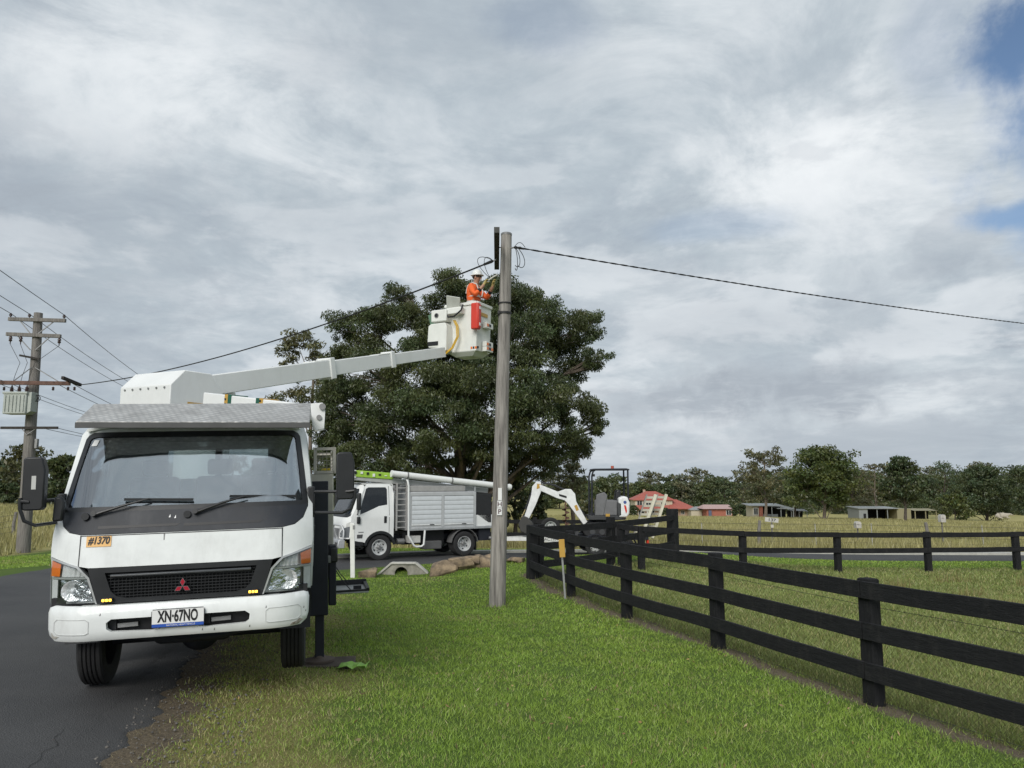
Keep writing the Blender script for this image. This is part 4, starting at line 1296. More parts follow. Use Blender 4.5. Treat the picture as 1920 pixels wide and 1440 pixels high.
    BA.z = at(335, 733, BA.y).z

    def along(px):
        lo, hi = 0., 1.
        for _ in range(40):
            m_ = (lo + hi) / 2
            p = BA.lerp(BB, m_)
            z = p.y * cos(TH) + (p.z - HCAM) * sin(TH)
            if 960 + FPX * p.x / z < px:
                lo = m_
            else:
                hi = m_
        return lo
    bm = bpy.data.objects.new('boom', None); COL.objects.link(bm); bm.parent = T; bm.empty_display_size = .1
    t1, t2 = along(612), along(728)
    P = lambda t: wl(BA.lerp(BB, t))
    lz = TR_I.to_3x3() @ Vector((0, 0, 1))
    d_ = (P(1) - P(0)).normalized()
    MB().bar(P(.02), P(t1), .25, .28, up=lz).build('boom_section', WHITE2, bm, bevel=.012)
    MB().bar(P(t1), P(t2), .20, .245, up=lz).build('boom_section', WHITE2, bm, bevel=.010)
    MB().bar(P(t2), P(1.01), .165, .205, up=lz).build('boom_section', WHITE2, bm, bevel=.008)
    for t, w, h in ((t1, .30, .345), (t2, .25, .30)):
        MB().bar(P(t) - d_ * .05, P(t) + d_ * .06, w, h, up=lz).build('boom_collar', WHITE2, bm, bevel=.01)
        MB().bar(P(t) - d_ * .42 + lz * (h / 2 - .035), P(t) - d_ * .05 + lz * (h / 2 - .035), w * .8, .03, up=lz).build('wear_pad', OFFWH, bm, bevel=.006)
    MB().bar(P(-.02) - lz * .22 + d_ * .1, P(.16) - lz * .20, .16, .10, up=lz).build('lift_ram', WHITE2, bm, bevel=.01)
    # ---- bucket
    C0 = at(894.6, 565, 15.5)
    BK = Matrix.Translation(C0) @ Matrix.Rotation(radians(-28), 4, 'Z')     # x along the wide face, y away, z up; origin front-right top corner
    bk = bpy.data.objects.new('bucket', None); COL.objects.link(bk); bk.parent = T; bk.matrix_local = TR_I @ BK; bk.empty_display_size = .1
    W, D, Hh = .78, .60, 1.02
    m_ = OFFWH
    sh = MB()
    ox = [(-W, 0), (0, 0), (0, D), (-W, D)]
    ix_ = [(-W + .03, .03), (-.03, .03), (-.03, D - .03), (-W + .03, D - .03)]
    tp = lambda p, k: (-W / 2 + (p[0] + W / 2) * k, D / 2 + (p[1] - D / 2) * k)
    V = [(*tp(p, .93), -Hh) for p in ox] + [(*p, -.0) for p in ox] + [(*p, -.0) for p in ix_] + [(*tp(p, .93), -Hh + .05) for p in ix_]
    FF = [(0, 3, 2, 1)] + [(k, (k + 1) % 4, 4 + (k + 1) % 4, 4 + k) for k in range(4)] + [(4 + k, 4 + (k + 1) % 4, 8 + (k + 1) % 4, 8 + k) for k in range(4)] \
        + [(8 + k, 8 + (k + 1) % 4, 12 + (k + 1) % 4, 12 + k) for k in range(4)] + [(12, 13, 14, 15)]
    sh.add(V, FF); sh.build('bucket_shell', m_, bk, bevel=.012)
    rm = MB()
    for a, b in zip(ox, ox[1:] + ox[:1]):
        rm.bar((a[0], a[1], -.03), (b[0], b[1], -.03), .055, .065)
    rm.build('bucket_rim', m_, bk, bevel=.012)
    MB().add([(-W + .05, .02, -Hh + .004), (-.05, .02, -Hh + .004), (-.05, D - .02, -Hh + .004), (-W + .05, D - .02, -Hh + .004), (-W + .2, .12, -Hh - .09), (-.16, .12, -Hh - .09), (-.16, D - .1, -Hh - .09), (-W + .2, D - .1, -Hh - .09)],
              [(0, 1, 2, 3), (4, 7, 6, 5), (0, 4, 5, 1), (1, 5, 6, 2), (2, 6, 7, 3), (3, 7, 4, 0)]).build('bucket_base', OFFWH, bk, bevel=.01)
    cb = MB().lohi((-1.00, -.20, -.38), (-.62, .02, -.13)).build('control_box', OFFWH, bk, bevel=.018)
    MB().cyl((-.86, -.205, -.25), (-.86, -.17, -.25), .045, n=16).build('camera_port', INK, cb)
    MB().lathe([(-.212, .052), (-.2, .052), (-.2, .04), (-.212, .04)], (-.86, 0, -.25), 'y', 18, closed=True).build('port_ring', STEEL, cb)
    lidm = Matrix.Rotation(radians(14), 3, 'Y') @ Matrix.Rotation(radians(24), 3, 'X')
    MB().box((-.50, -.12, -.00), (.34, .03, .27), lidm).build('console_lid', mat('pale grey lid', (.50, .51, .47), .5), bk, bevel=.01)
    MB().lohi((-.66, -.14, -.24), (-.30, .03, -.10)).build('console', OFFWH, bk, bevel=.02)
    MB().box((-1.08, .06, -.30), (.24, .03, .36), Matrix.Rotation(radians(-16), 3, 'Y')).build('green_shield', GREENP, bk, bevel=.008)
    pd = MB()
    pl = [(-1.07, -.80), (-1.05, -.46), (-.98, -.42), (-.64, -.42), (-.60, -.50), (-.60, -1.0), (-.70, -1.06), (-.76, -.95), (-1.04, -.92)]
    pd.prism(pl, -.22, .01, 'y'); pivb = pd.build('pivot_housing', OFFWH, bk, bevel=.014)
    MB().lohi((-1.05, -.235, -.88), (-.80, -.2, -.80)).build('pivot_slot', INK, pivb)
    MB().lohi((-1.0, -.14, -1.06), (-.80, .02, -.78)).build('pivot_bracket', WHITE2, pivb, bevel=.01)
    MB().tube([(-.66, -.13, -.2), (-.6, -.16, -.30), (-.45, -.17, -.30), (-.30, -.14, -.18), (-.28, -.1, -.06)], .018, 8).build('black_hose', CABLE, bk)
    for dx in (0, .035):
        MB().tube([(-.52 + dx, -.08, -.36), (-.43 + dx, -.10, -.5), (-.42 + dx, -.10, -.72), (-.52 + dx, -.14, -.95), (-.68 + dx, -.18, -1.08), (-.86 + dx, -.16, -1.10), (-.96 + dx, -.12, -1.02), (-.98 + dx, -.1, -.9)], .013, 8).build('yellow_hose', YELLOW, bk)
    rb = MB().lohi((-.07, -.14, -.60), (.10, -.005, -.055)).build('red_case', RED, bk, bevel=.025, seg=3)
    MB().lohi((.095, -.12, -.56), (.112, -.02, -.10)).build('red_case_back', RED, rb, bevel=.005)
    for z in (-.16, -.50):
        MB().lohi((.11, -.10, z - .03), (.118, -.04, z + .03)).build('case_latch', PLATEW, rb)
    for z, n_ in ((-.46, 2), (-.86, 2), (-.95, 3)):
        fr = MB().lohi((.0, .22, z - .06), (.10, .50, z + .06)).build('step_box', OFFWH, bk, bevel=.008)
        for k in range(n_):
            MB().lohi((.101, .24 + .09 * k, z - .025), (.107, .31 + .09 * k, z + .03)).build('reflector_strip', (AMBER, INK)[k % 2], fr)
    MB().lohi((-.02, .12, -.27), (.012, .42, -.20)).build('caution_label', SIGNY, bk)
    for k in range(4):
        MB().lohi((-.16 + .05 * k, -.004 + .022, -.98), (-.12 + .05 * k, .03, -.93)).build('reflector_strip', (AMBER, INK)[k % 2], bk)
    return T


build_bucket_truck()

# timber pad under the stabiliser foot, and litter
pw = TR_M @ Vector((1.03, 1.89, -.165))
zb = pw.z
MBp = MB().box((pw.x + .05, pw.y, zb - .045), (.62, .42, .085), Matrix.Rotation(radians(10), 3, 'Z'))
tag(MBp.build('jack_board', mat('muddy board', (.085, .065, .05), .85, var=.3, bump=.4), None, bevel=.01), 'muddy timber board under the stabiliser foot', 'board')
rl = random.Random(3)
sc_ = MB()
cxl, cyl_ = -1.56, 7.86
zl_ = G(cxl, cyl_)
nn = 7
for i in range(nn):
    for j in range(4):
        pass
V_ = [(cxl + (i - 3) * .045 + rl.uniform(-.012, .012), cyl_ + (j - 1.5) * .06 + rl.uniform(-.012, .012), zl_ + .05 + rl.uniform(-.015, .03)) for i in range(nn) for j in range(4)]
sc_.add(V_, [(i * 4 + j, (i + 1) * 4 + j, (i + 1) * 4 + j + 1, i * 4 + j + 1) for i in range(nn - 1) for j in range(3)])
o = sc_.build('plastic_scrap', mat('bright green plastic', (.22, .42, .07), .6, var=.2, scale=30), None, smooth=False)
so = o.modifiers.new('thickness', 'SOLIDIFY'); so.thickness = .004
tag(o, 'crumpled bright green plastic scrap on the grass by the jack board', 'litter')


# ------------------------------------------------------------------ the lineworker
def skinned(name, joints, edges, m, parent, root=0, sub=2, smooth=True):
    """joints: list of (pos, radius or (rx, ry)); continuous surface by a Skin modifier, baked"""
    me = bpy.data.meshes.new(name)
    me.from_pydata([j[0] for j in joints], edges, [])
    tmp = bpy.data.objects.new(name, me); COL.objects.link(tmp)
    tmp.modifiers.new('skin', 'SKIN').use_smooth_shade = True
    for i, j in enumerate(joints):
        r = j[1] if isinstance(j[1], tuple) else (j[1], j[1])
        me.skin_vertices[0].data[i].radius = r
        me.skin_vertices[0].data[i].use_root = (i == root)
    s = tmp.modifiers.new('sub', 'SUBSURF'); s.levels = s.render_levels = sub
    dg = bpy.context.evaluated_depsgraph_get()
    out = bpy.data.meshes.new_from_object(tmp.evaluated_get(dg))
    bpy.data.objects.remove(tmp)
    out.name = name
    out.materials.clear()
    return link(name, out, m, parent, smooth=True, angle=180)


def build_worker():
    base = at(889, 600, 15.78)
    floor_z = at(894.6, 565, 15.5).z - .97
    P = thing('person', 'worker in orange high-visibility shirt and white helmet standing in the raised bucket', 'person', (base.x - .02, 15.80, floor_z), (0, 0, radians(-24)))
    A = [((0, 0, .88), (.13, .15)), ((0, 0, 1.08), (.11, .15)), ((.03, 0, 1.27), (.12, .17)), ((.04, 0, 1.375), (.07, .075)), ((.07, 0, 1.44), .055), ((.09, 0, 1.53), (.082, .075)), ((.10, 0, 1.60), (.075, .07)),
         ((.02, -.17, 1.32), .062), ((.16, -.235, 1.11), .047), ((.30, -.16, 1.30), .036), ((.335, -.12, 1.39), .028),
         ((.02, .17, 1.32), .062), ((.22, .20, 1.13), .047), ((.40, .09, 1.32), .036), ((.44, .06, 1.41), .028),
         ((0, -.09, .82), .10), ((.03, -.10, .45), .065), ((-.02, -.11, .09), .045), ((.13, -.12, .045), .04),
         ((0, .09, .82), .10), ((.03, .10, .45), .065), ((-.02, .11, .09), .045), ((.13, .12, .045), .04)]
    E_ = [(0, 1), (1, 2), (2, 3), (3, 4), (4, 5), (5, 6), (2, 7), (7, 8), (8, 9), (9, 10), (2, 11), (11, 12), (12, 13), (13, 14), (0, 15), (15, 16), (16, 17), (17, 18), (0, 19), (19, 20), (20, 21), (21, 22)]
    skinned('body', A, E_, SKIN, P)
    up = lambda i, k=1.13, e=.006: (A[i][0], tuple(x * k + e for x in (A[i][1] if isinstance(A[i][1], tuple) else (A[i][1],) * 2)))
    J = [((0, 0, .90), (.145, .165)), up(1), up(2), ((.035, 0, 1.37), (.095, .10)), up(7, 1.2), up(8, 1.25), ((.23, -.195, 1.21), .05), up(11, 1.2), up(12, 1.25), ((.31, .145, 1.23), .05)]
    jk = skinned('shirt', J, [(0, 1), (1, 2), (2, 3), (2, 4), (4, 5), (5, 6), (2, 7), (7, 8), (8, 9)], ORANGE, P)
    skinned('trousers', [((0, 0, .94), (.135, .155)), up(15), up(16, 1.2), ((-.01, -.11, .12), .065), up(19), up(20, 1.2), ((-.01, .11, .12), .065)], [(0, 1), (1, 2), (2, 3), (0, 4), (4, 5), (5, 6)], NAVYC, P)
    for s in (-1, 1):
        skinned('boot', [((-.05, s * .115, .06), .055), ((.05, s * .118, .045), .048), ((.15, s * .122, .035), .04)], [(0, 1), (1, 2)], CUFF, P)
    # black sleeves on the forearms and tan gauntlets with five fingers each
    for (e, w, h, f) in ((8, 9, 10, -1), (12, 13, 14, 1)):
        ep, wp, hp = (Vector(A[i][0]) for i in (e, w, h))
        skinned('sleeve', [(tuple(ep.lerp(wp, .35)), .050), (tuple(ep.lerp(wp, .75)), .043)], [(0, 1)], CUFF, P)
        d = (hp - wp).normalized()
        sd = Vector((0, 1, 0)) if f > 0 else Vector((0, -1, 0))
        fw = d.cross(Vector((0, 1, 0))).normalized()
        if fw.x < 0:
            fw = -fw
        jn = [(tuple(ep.lerp(wp, .78)), .047), (tuple(wp), .036), (tuple(hp), (.040, .026))]
        ed = [(0, 1), (1, 2)]
        for k, (o_, l) in enumerate(((-.030, .055), (-.010, .068), (.010, .064), (.030, .05))):
            b = hp + Vector((0, 1, 0)) * o_ + d * .03
            i0 = len(jn)
            jn += [(tuple(b), .0125), (tuple(b + d * l * .5 + fw * .012), .0115), (tuple(b + d * l * .7 + fw * l * .55), .010)]
            ed += [(2, i0), (i0, i0 + 1), (i0 + 1, i0 + 2)]
        i0 = len(jn)
        th = hp - sd * .035 - d * .01
        jn += [(tuple(th), .014), (tuple(th - sd * .02 + d * .025 + fw * .025), .012), (tuple(th - sd * .01 + d * .045 + fw * .045), .011)]
        ed += [(2, i0), (i0, i0 + 1), (i0 + 1, i0 + 2)]
        skinned('glove', jn, ed, GLOVE, P, root=1, sub=1)
    # silver bands
    for z, r in ((1.0, (.150, .170)), (1.13, (.142, .176))):
        b = MB()
        for zz in (z,):
            pts = [(.01 + r[0] * cos(a), r[1] * sin(a)) for a in np.linspace(0, 2 * pi, 33)[:-1]]
            n = len(pts)
            b.add([(x, y, zz - .022) for x, y in pts] + [(x, y, zz + .022) for x, y in pts], [(k, (k + 1) % n, n + (k + 1) % n, n + k) for k in range(n)])
        b.build('reflective_band', REFL, jk)
    for s in (-1, 1):
        MB().tube([(.155, s * .085, 1.14), (.172, s * .10, 1.25), (.13, s * .11, 1.37), (.03, s * .115, 1.415), (-.08, s * .11, 1.36), (-.125, s * .09, 1.2)], .014, 6).build('reflective_brace', REFL, jk)
    # helmet
    h = MB().lathe([(1.585, .110), (1.60, .112), (1.64, .106), (1.68, .086), (1.705, .055), (1.715, .012)], (.085, 0, 0), 'z', 26)
    hm = h.build('helmet', WHITE2, P)
    MB().prism([(.02, -.112), (.10, -.118), (.20, -.085), (.235, 0), (.20, .085), (.10, .118), (.02, .112), (-.03, .09), (-.04, 0), (-.03, -.09)], 1.578, 1.590, 'z').build('helmet_brim', WHITE2, hm, bevel=.004)
    # face
    fc = MB().ball((.175, 0, 1.515), (.018, .013, .022), 10, 7); fc.build('nose', SKIN, P)
    for s in (-1, 1):
        MB().ball((.160, s * .032, 1.548), (.010, .014, .009), 10, 7).build('eye', mat('eye white', (.7, .7, .68), .3), P)
        MB().ball((.085, s * .080, 1.53), (.022, .012, .032), 10, 7).build('ear', SKIN, P)
    MB().ball((.160, 0, 1.478), (.012, .026, .006), 10, 6).build('mouth', mat('lips', (.30, .11, .09), .5), P)
    MB().ball((.07, 0, 1.555), (.092, .083, .055), 14, 8).build('hair', mat('brown hair', (.05, .03, .02), .8), P)
    MB().tube([(.075, -.088, 1.535), (.16, -.06, 1.552), (.185, 0, 1.552), (.16, .06, 1.552), (.075, .088, 1.535)], .009, 6).build('glasses', CUFF, P)
    # tool in hand touching the cable end
    tl = MB().tube([(.37, -.07, 1.43), (.45, -.02, 1.50), (.54, .03, 1.56)], .014, 8)
    o = tl.build('hand_tool', mat('pale tool', (.55, .54, .48), .5))
    o.matrix_world = Matrix.Translation(P.location) @ Matrix.Rotation(radians(-24), 4, 'Z')
    tag(o, 'pale hand tool held up in the gloved hands', 'tool')


build_worker()

# ------------------------------------------------------------------ poles and cables
def sag(p, q, s, n=28):
    p, q = Vector(p), Vector(q)
    return [p.lerp(q, t) - Vector((0, 0, s * 4 * t * (1 - t))) for t in np.linspace(0, 1, n)]


def wobbly_pole(name, p, q, r0, r1, m, parent, seed=0, n=24, k=36):
    p, q = Vector(p), Vector(q)
    vs, fs = [], []
    for j in range(k + 1):
        t = j / k
        c = p.lerp(q, t) + Vector((.012 * mnoise.noise(Vector((seed, t * 3, 0))), .012 * mnoise.noise(Vector((seed + 9, t * 3, 0))), 0))
        r = r0 + (r1 - r0) * t
        for i in range(n):
            a = 2 * pi * i / n
            rr = r * (1 + .035 * mnoise.noise(Vector((cos(a) * 1.3, sin(a) * 1.3, t * 5 + seed))) - .05 * max(0, mnoise.noise(Vector((a * 2.2, t * 1.2, seed))) - .25))
            vs.append(c + Vector((rr * cos(a), rr * sin(a), 0)))
    for j in range(k):
        for i in range(n):
            fs.append((j * n + i, j * n + (i + 1) % n, (j + 1) * n + (i + 1) % n, (j + 1) * n + i))
    fs.append(tuple(range(n))[::-1]); fs.append(tuple(k * n + i for i in range(n)))
    return MB().add(vs, fs).build(name, m, parent, angle=50)


def build_main_pole():
    b = Vector((-.285, 15.05, G(-.285, 15.05)))
    T = thing('power_pole', 'tall weathered grey timber pole standing alone on the lawn', 'pole', b)
    top = at(949.5, 440, 15.05) - b
    wobbly_pole('shaft', (0, 0, -.25), top, .162, .108, POLEW, T, 3, 28, 60)
    MB().lathe([(-.02, .112), (.015, .114), (.03, .10), (.032, .02)], top, 'z', 24).build('pole_cap', mat('grey cap metal', (.22, .22, .22), .5, .4), T)
    d = (top).normalized()
    # crossarm pointing away from the camera
    n0, n1 = at(931.5, 431, 13.95) - b, at(931.5, 497, 16.5) - b
    n1.z = n0.z
    ca = MB().bar(n0, n1, .105, .115).build('crossarm', ARMW, T, bevel=.006)
    MB().bar(n0 - (n1 - n0).normalized() * .006, n0 + (n1 - n0).normalized() * .01, .1, .11).build('end_grain', mat('weathered end grain', (.08, .08, .075), .9), ca)
    pa = Vector((top.x - .02, 0, n0.z))
    MB().cyl((n0.x - .06, 0, n0.z), (top.x + .15, 0, n0.z), .012, n=8).build('through_bolt', STEEL, T)
    # bands and fittings
    zt = top.z
    for z, r, m_, h in ((zt - 1.62, .126, CABLE, .02), (zt - 1.42, .124, CABLE, .012)):
        c = top * (z / zt)
        MB().lathe([(-h, r), (h, r), (h, r + .012), (-h, r + .012)], c, 'z', 24, closed=True).build('pole_band', m_, T)
    MB().box(top * ((zt - 1.62) / zt) + Vector((-.11, -.08, 0)), (.05, .06, .07)).build('band_clamp', CABLE, T, bevel=.008)
    e = at(964, 464, 14.95) - b
    MB().cyl((top.x * .97, 0, e.z), e, .016, n=8).build('eye_bolt', STEEL, T)
    MB().ball(e + Vector((.03, 0, 0)), (.045, .03, .03), 10, 7).build('eye_nut', CABLE, T)
    # service tails hanging beside the top
    for k, (w, hh, z0) in enumerate(((.10, .40, .0), (.17, .44, .02), (.05, .46, -.02))):
        q = [e + Vector((.02 + w * sin(pi * t) * (1.2 - .5 * t) + .06 * t * (k == 1), -.02 * k, z0 - hh * sin(pi * t * .62) ** 1.3)) for t in np.linspace(0, 1, 22)]
        MB().tube(q, .0075, 6).build('service_tail', CABLE, T)
    q = [e + Vector((.22 * t, -.01, .10 * sin(pi * t))) for t in np.linspace(0, 1, 12)]
    MB().tube(q, .006, 6).build('service_tail', CABLE, T)
    l = at(925, 489, 15.6) - b
    for k, w in enumerate((.30, .16)):
        q = [l + Vector((-w * sin(pi * t) - .06 * t, .02 * k, .22 * sin(pi * t * .9) * (1 - t) - .38 * t * t)) for t in np.linspace(0, 1, 14)]
        MB().tube(q, .0065, 6).build('service_tail', CABLE, T)
    # white plates with black letters
    fz = lambda py: at(937, py, 14.86).z - b.z
    sx = lambda z: top.x * z / zt
    for (y0, y1, ch) in ((915, 938, None), (939, 952, 'H'), (953, 966, 'P')):
        z0, z1 = fz(y1), fz(y0)
        x = sx((z0 + z1) / 2) + .005
        w = .036 if ch is None else .047
        pl = MB().lohi((x - w, -.172, z0), (x + w, -.140, z1)).build('pole_plate', PLATEW, T)
        if ch:
            text('lettering', ch, (z1 - z0) * .95, mat('dark red ink', (.06, .015, .03), .5), pl, (x, -.1735, (z0 + z1) / 2 - .002), bold=.002)
    return b + e, b + l


PR, PLft = build_main_pole()


def cable(name, label, pts, r, m=None, n=6):
    o = MB().tube(pts, r, n).build(name, m or CABLE)
    return tag(o, label, 'cable')


# right-hand service cable, ending at a pole outside the picture
endp = at(1960, 611, 27.0)
pz = G(endp.x + .15, endp.y)
RP = thing('power_pole', 'second timber pole carrying the far end of the service cable', 'pole', (endp.x + .15, endp.y, pz))
wobbly_pole('shaft', (0, 0, -.2), (0, 0, endp.z - pz + .5), .15, .11, POLEL, RP, 5, 14, 16)
pts = sag(PR + Vector((.05, 0, 0)), endp, .10)
tw = MB()
for ph in (0, pi):
    q = []
    fine = sag(PR + Vector((.05, 0, 0)), endp, .10, 220)
    for i, p in enumerate(fine):
        a = i * 1.1 + ph
        q.append(p + Vector((0, .009 * cos(a), .009 * sin(a))))
    tw.tube(q, .0105, 5)
tag(tw.build('service_cable', CABLE), 'twisted black cable running from the lone pole over the paddock', 'cable')
MB_ = MB().tube([PR + Vector((.0, 0, 0)), PR + Vector((.12, 0, -.01)), PR + Vector((.20, .02, -.03))], [.012, .03, .012], 8)
tag(MB_.build('cable_clamp', CABLE), 'black strain clamp gripping the paddock cable at the lone pole', 'clamp')


def build_left_pole(base, label, detailed=True):
    T = thing('power_pole', label, 'pole', base)
    b = Vector(base)
    D = b.y
    rel = lambda px, py, dy=0: at(px, py, D + dy) - b
    top = rel(72, 587)
    wobbly_pole('shaft', (0, 0, -.3), top, .24, .145, POLEL, T, 11, 20, 40)
    if not detailed:
        return T
    ax = lambda py: top * ((rel(60, py).z) / top.z)
    # two upper timber arms
    ends = []
    for py0, x0, x1, pyr, my in ((602, 22, 128, 603, -.17), (630, 18, 119, 632, -.17)):
        l, r = rel(x0, py0 - 2), rel(x1, pyr)
        l.y = r.y = my
        a = MB().bar(l, r, .11, .13).build('crossarm', RUSTARM if py0 > 700 else POLEL, T, bevel=.006)
        c = ax(py0)
        MB().bar(l.lerp(r, .18) + Vector((0, .0, 0)), (c.x - .1, my, c.z - .55), .03, .03).build('brace', STEEL, T)
        MB().bar(l.lerp(r, .82), (c.x + .1, my, c.z - .55), .03, .03).build('brace', STEEL, T)
        ends.append((l, r))
    ins = []
    for t in (.03, .36, .97):
        p = ends[0][0].lerp(ends[0][1], t)
        MB().lathe([(.06, .018), (.10, .018), (.11, .05), (.15, .045), (.155, .06), (.19, .045), (.22, .03), (.23, .01)], p, 'z', 14).build('insulator', CERAM, T)
        ins.append(b + p + Vector((0, 0, .21)))
    for t in (.08, .27, .98):
        p = ends[1][0].lerp(ends[1][1], t)
        MB().lathe([(-.06, .02), (-.10, .05), (-.16, .065), (-.17, .03), (-.21, .06), (-.25, .055), (-.27, .02), (-.36, .015)], p, 'z', 14).build('insulator', CERAM, T)
    # bracket
    l, r = rel(44, 668), rel(81, 675)
    l.y = r.y = -.2
    MB().bar(l, r, .10, .07).build('switch_bracket', ARMW, T)
    # long brown arm towards the camera's left
    l, r = rel(-40, 717, -.9), rel(132, 719, -.1)
    MB().bar(l, r, .12, .14).build('crossarm', RUSTARM, T, bevel=.006)
    c = ax(719)
    for t in (.35, .9):
        p = l.lerp(r, t)
        MB().bar(p, (c.x, -.12, c.z + .62), .03, .03).build('brace', STEEL, T)
    l2, r2 = rel(117, 708, -.6), rel(151, 722, .5)
    MB().bar(l2, r2, .10, .11).build('crossarm', ARMW, T, bevel=.006)
    for px in (-10, 8, 100, 128, 140):
        p = rel(px, 724, -.4)
        MB().lathe([(-.02, .015), (-.06, .05), (-.10, .03), (-.13, .05), (-.16, .02)], p, 'z', 12).build('insulator', CERAM, T)
    # transformer
    tb = rel(53, 760); tb.y = -.42
    tf = MB().lohi((tb.x - .46, -.72, rel(53, 779).z), (tb.x + .36, -.22, rel(53, 741).z)).build('transformer', TRAFO, T, bevel=.03)
    zt, zb = rel(53, 741).z, rel(53, 779).z
    MB().lohi((tb.x - .49, -.75, zt - .03), (tb.x + .39, -.19, zt + .05)).build('tank_lid', TRAFO, tf, bevel=.015)
    MB().prism([(tb.x + .37, zb + .02), (tb.x + .50, zb + .10), (tb.x + .50, zt + .05), (tb.x + .37, zt - .0)], -.65, -.28, 'y').build('conservator', TRAFO, tf, bevel=.01)
    for k in range(6):
        MB().lohi((tb.x - .38 + k * .13, -.755, zb + .08), (tb.x - .36 + k * .13, -.725, zt - .08)).build('cooling_fin', TRAFO, tf)
    for k in range(3):
        p = Vector((tb.x - .32 + k * .27, -.5, zt + .04))
        MB().lathe([(0, .05), (.05, .05), (.06, .075), (.09, .05), (.11, .07), (.14, .045), (.17, .065), (.20, .03), (.26, .02)], p, 'z', 12).build('bushing', CERAM, tf)
        MB().tube([p + Vector((0, 0, .25)), p + Vector((.1, -.05, .6)), p + Vector((.15, .1, 1.1)), (ends[1][0].lerp(ends[1][1], (.08, .27, .98)[k])) + Vector((0, 0, -.36))], .009, 5).build('drop_lead', CABLE, tf)
    for k in range(3):
        q = [Vector((tb.x + .44, -.4, zt - .05)) + Vector((.12 * sin(a) * (1 + .2 * k), .05 * k, .13 * cos(a) - .1)) for a in np.linspace(0, 5.2, 16)]
        MB().tube(q, .011, 6).build('cable_loop', CABLE, tf)
    MB().bar((ax(745).x - .05, -.35, zb + .15), (ax(745).x, 0, zb + .15), .08, .12).build('transformer_hanger', STEEL, tf)
    # thin low arm
    l, r = rel(10, 803), rel(116, 803)
    l.y = r.y = -.25
    MB().bar(l, r, .07, .09).build('crossarm', ARMW, T)
    c = ax(803)
    for t in (.36, .64):
        MB().bar(l.lerp(r, t), (c.x, -.22, c.z - .25), .025, .025).build('brace', STEEL, T)
    MB().box(ax(832) + Vector((.27, -.05, 0)), (.10, .12, .35)).build('fuse_box', STEEL, T, bevel=.01)
    for s in (-1, 1):
        pass
    return T, ins, b + r2 + Vector((0, -.05, 0)), [b + rel(px, 716, -.35) for px in (-10, 12, 100, 130)], [b + l.lerp(r, t) for t in (.03, .3, .7, .97)]


lb = at(43, 1038, 28.0)
lbz = G(lb.x, 28.0)
_, INS, SERV, LV, LOW = build_left_pole((lb.x, 28.0, lbz), 'grey timber pole carrying crossarms and a pale green transformer by the road')
# next pole down the road, mostly hidden by the bucket truck
nb = Vector((lb.x, 28, 0)) + Vector((ROAD_DIR.x, ROAD_DIR.y, 0)) * 46
nb.z = G(nb.x, nb.y)
NP = thing('power_pole', 'distant timber pole further along the road beyond the transformer pole', 'pole', nb)
wobbly_pole('shaft', (0, 0, -.3), (0, 0, 9.2), .2, .14, POLEL, NP, 21, 14, 16)
MB().bar((-1.1, -.2, 9.0), (1.1, -.2, 9.0), .11, .13).build('crossarm', POLEL, NP)
MB().bar((-1.0, -.2, 7.2), (1.0, -.2, 7.2), .11, .13).build('crossarm', POLEL, NP)
# road-side conductors: ahead and back past the camera's left
nearpole = Vector((lb.x, 28, 0)) - Vector((ROAD_DIR.x, ROAD_DIR.y, 0)) * 40
LW = ['upper', 'upper', 'upper']
for i, p in enumerate(INS):
    q = nb + Vector((-1.0 + i * .95, -.2, 9.15))
    tag(MB().tube(sag(p, q, .9), .012, 5).build('power_line', WIREG), 'thin overhead wire from the top arm of the transformer pole down the road', 'wire', 'wires running down the road from the transformer pole')
    q = nearpole + Vector((-2.2 + i * .9, 0, 9.0 + 1.9))
    tag(MB().tube(sag(p, q, .5), .012, 5).build('power_line', WIREG), 'thin overhead wire from the top arm of the transformer pole towards the viewer\'s side', 'wire', 'wires running back past the viewer from the transformer pole')
for i, p in enumerate(LV):
    q = nb + Vector((-1.0 + i * .6, -.2, 7.3))
    tag(MB().tube(sag(p, q, .8), .011, 5).build('power_line', WIREG), 'thin low-voltage wire from the brown arm of the transformer pole', 'wire', 'low wires from the brown arm')
    if i < 2:
        q = nearpole + Vector((-3.5 + i * .6, 0, 7.6))
        tag(MB().tube(sag(p, q, .5), .011, 5).build('power_line', WIREG), 'thin low-voltage wire leaving the brown arm past the field', 'wire', 'low wires past the left field')
for i in (2, 3):
    tag(MB().tube(sag(LOW[i], nb + Vector((-.2 + i * .25, -.2, 5.9)), .5), .010, 5).build('power_line', WIREG), 'thin wire from the lowest arm under the transformer', 'wire', 'wires from the lowest arm')
c_end = PLft
pts = sag(SERV, c_end, .42, 60)
tag(MB().tube(pts, .017, 6).build('service_cable', CABLE), 'black service cable strung between the transformer pole and the lone lawn pole', 'cable')
d_ = (pts[-3] - pts[-1]).normalized()
tag(MB().tube([pts[-1], pts[-1] + d_ * .06, pts[-1] + d_ * .26], [.02, .035, .026], 8).build('cable_clamp', CABLE), 'black dead-end clamp on the cable beside the worker', 'clamp')
tag(MB().bar(pts[-1], Vector((-.31, 15.6, pts[-1].z + .04)), .02, .02).build('shackle', STEEL), 'small steel shackle tying the clamped cable to the dark crossarm', 'shackle')


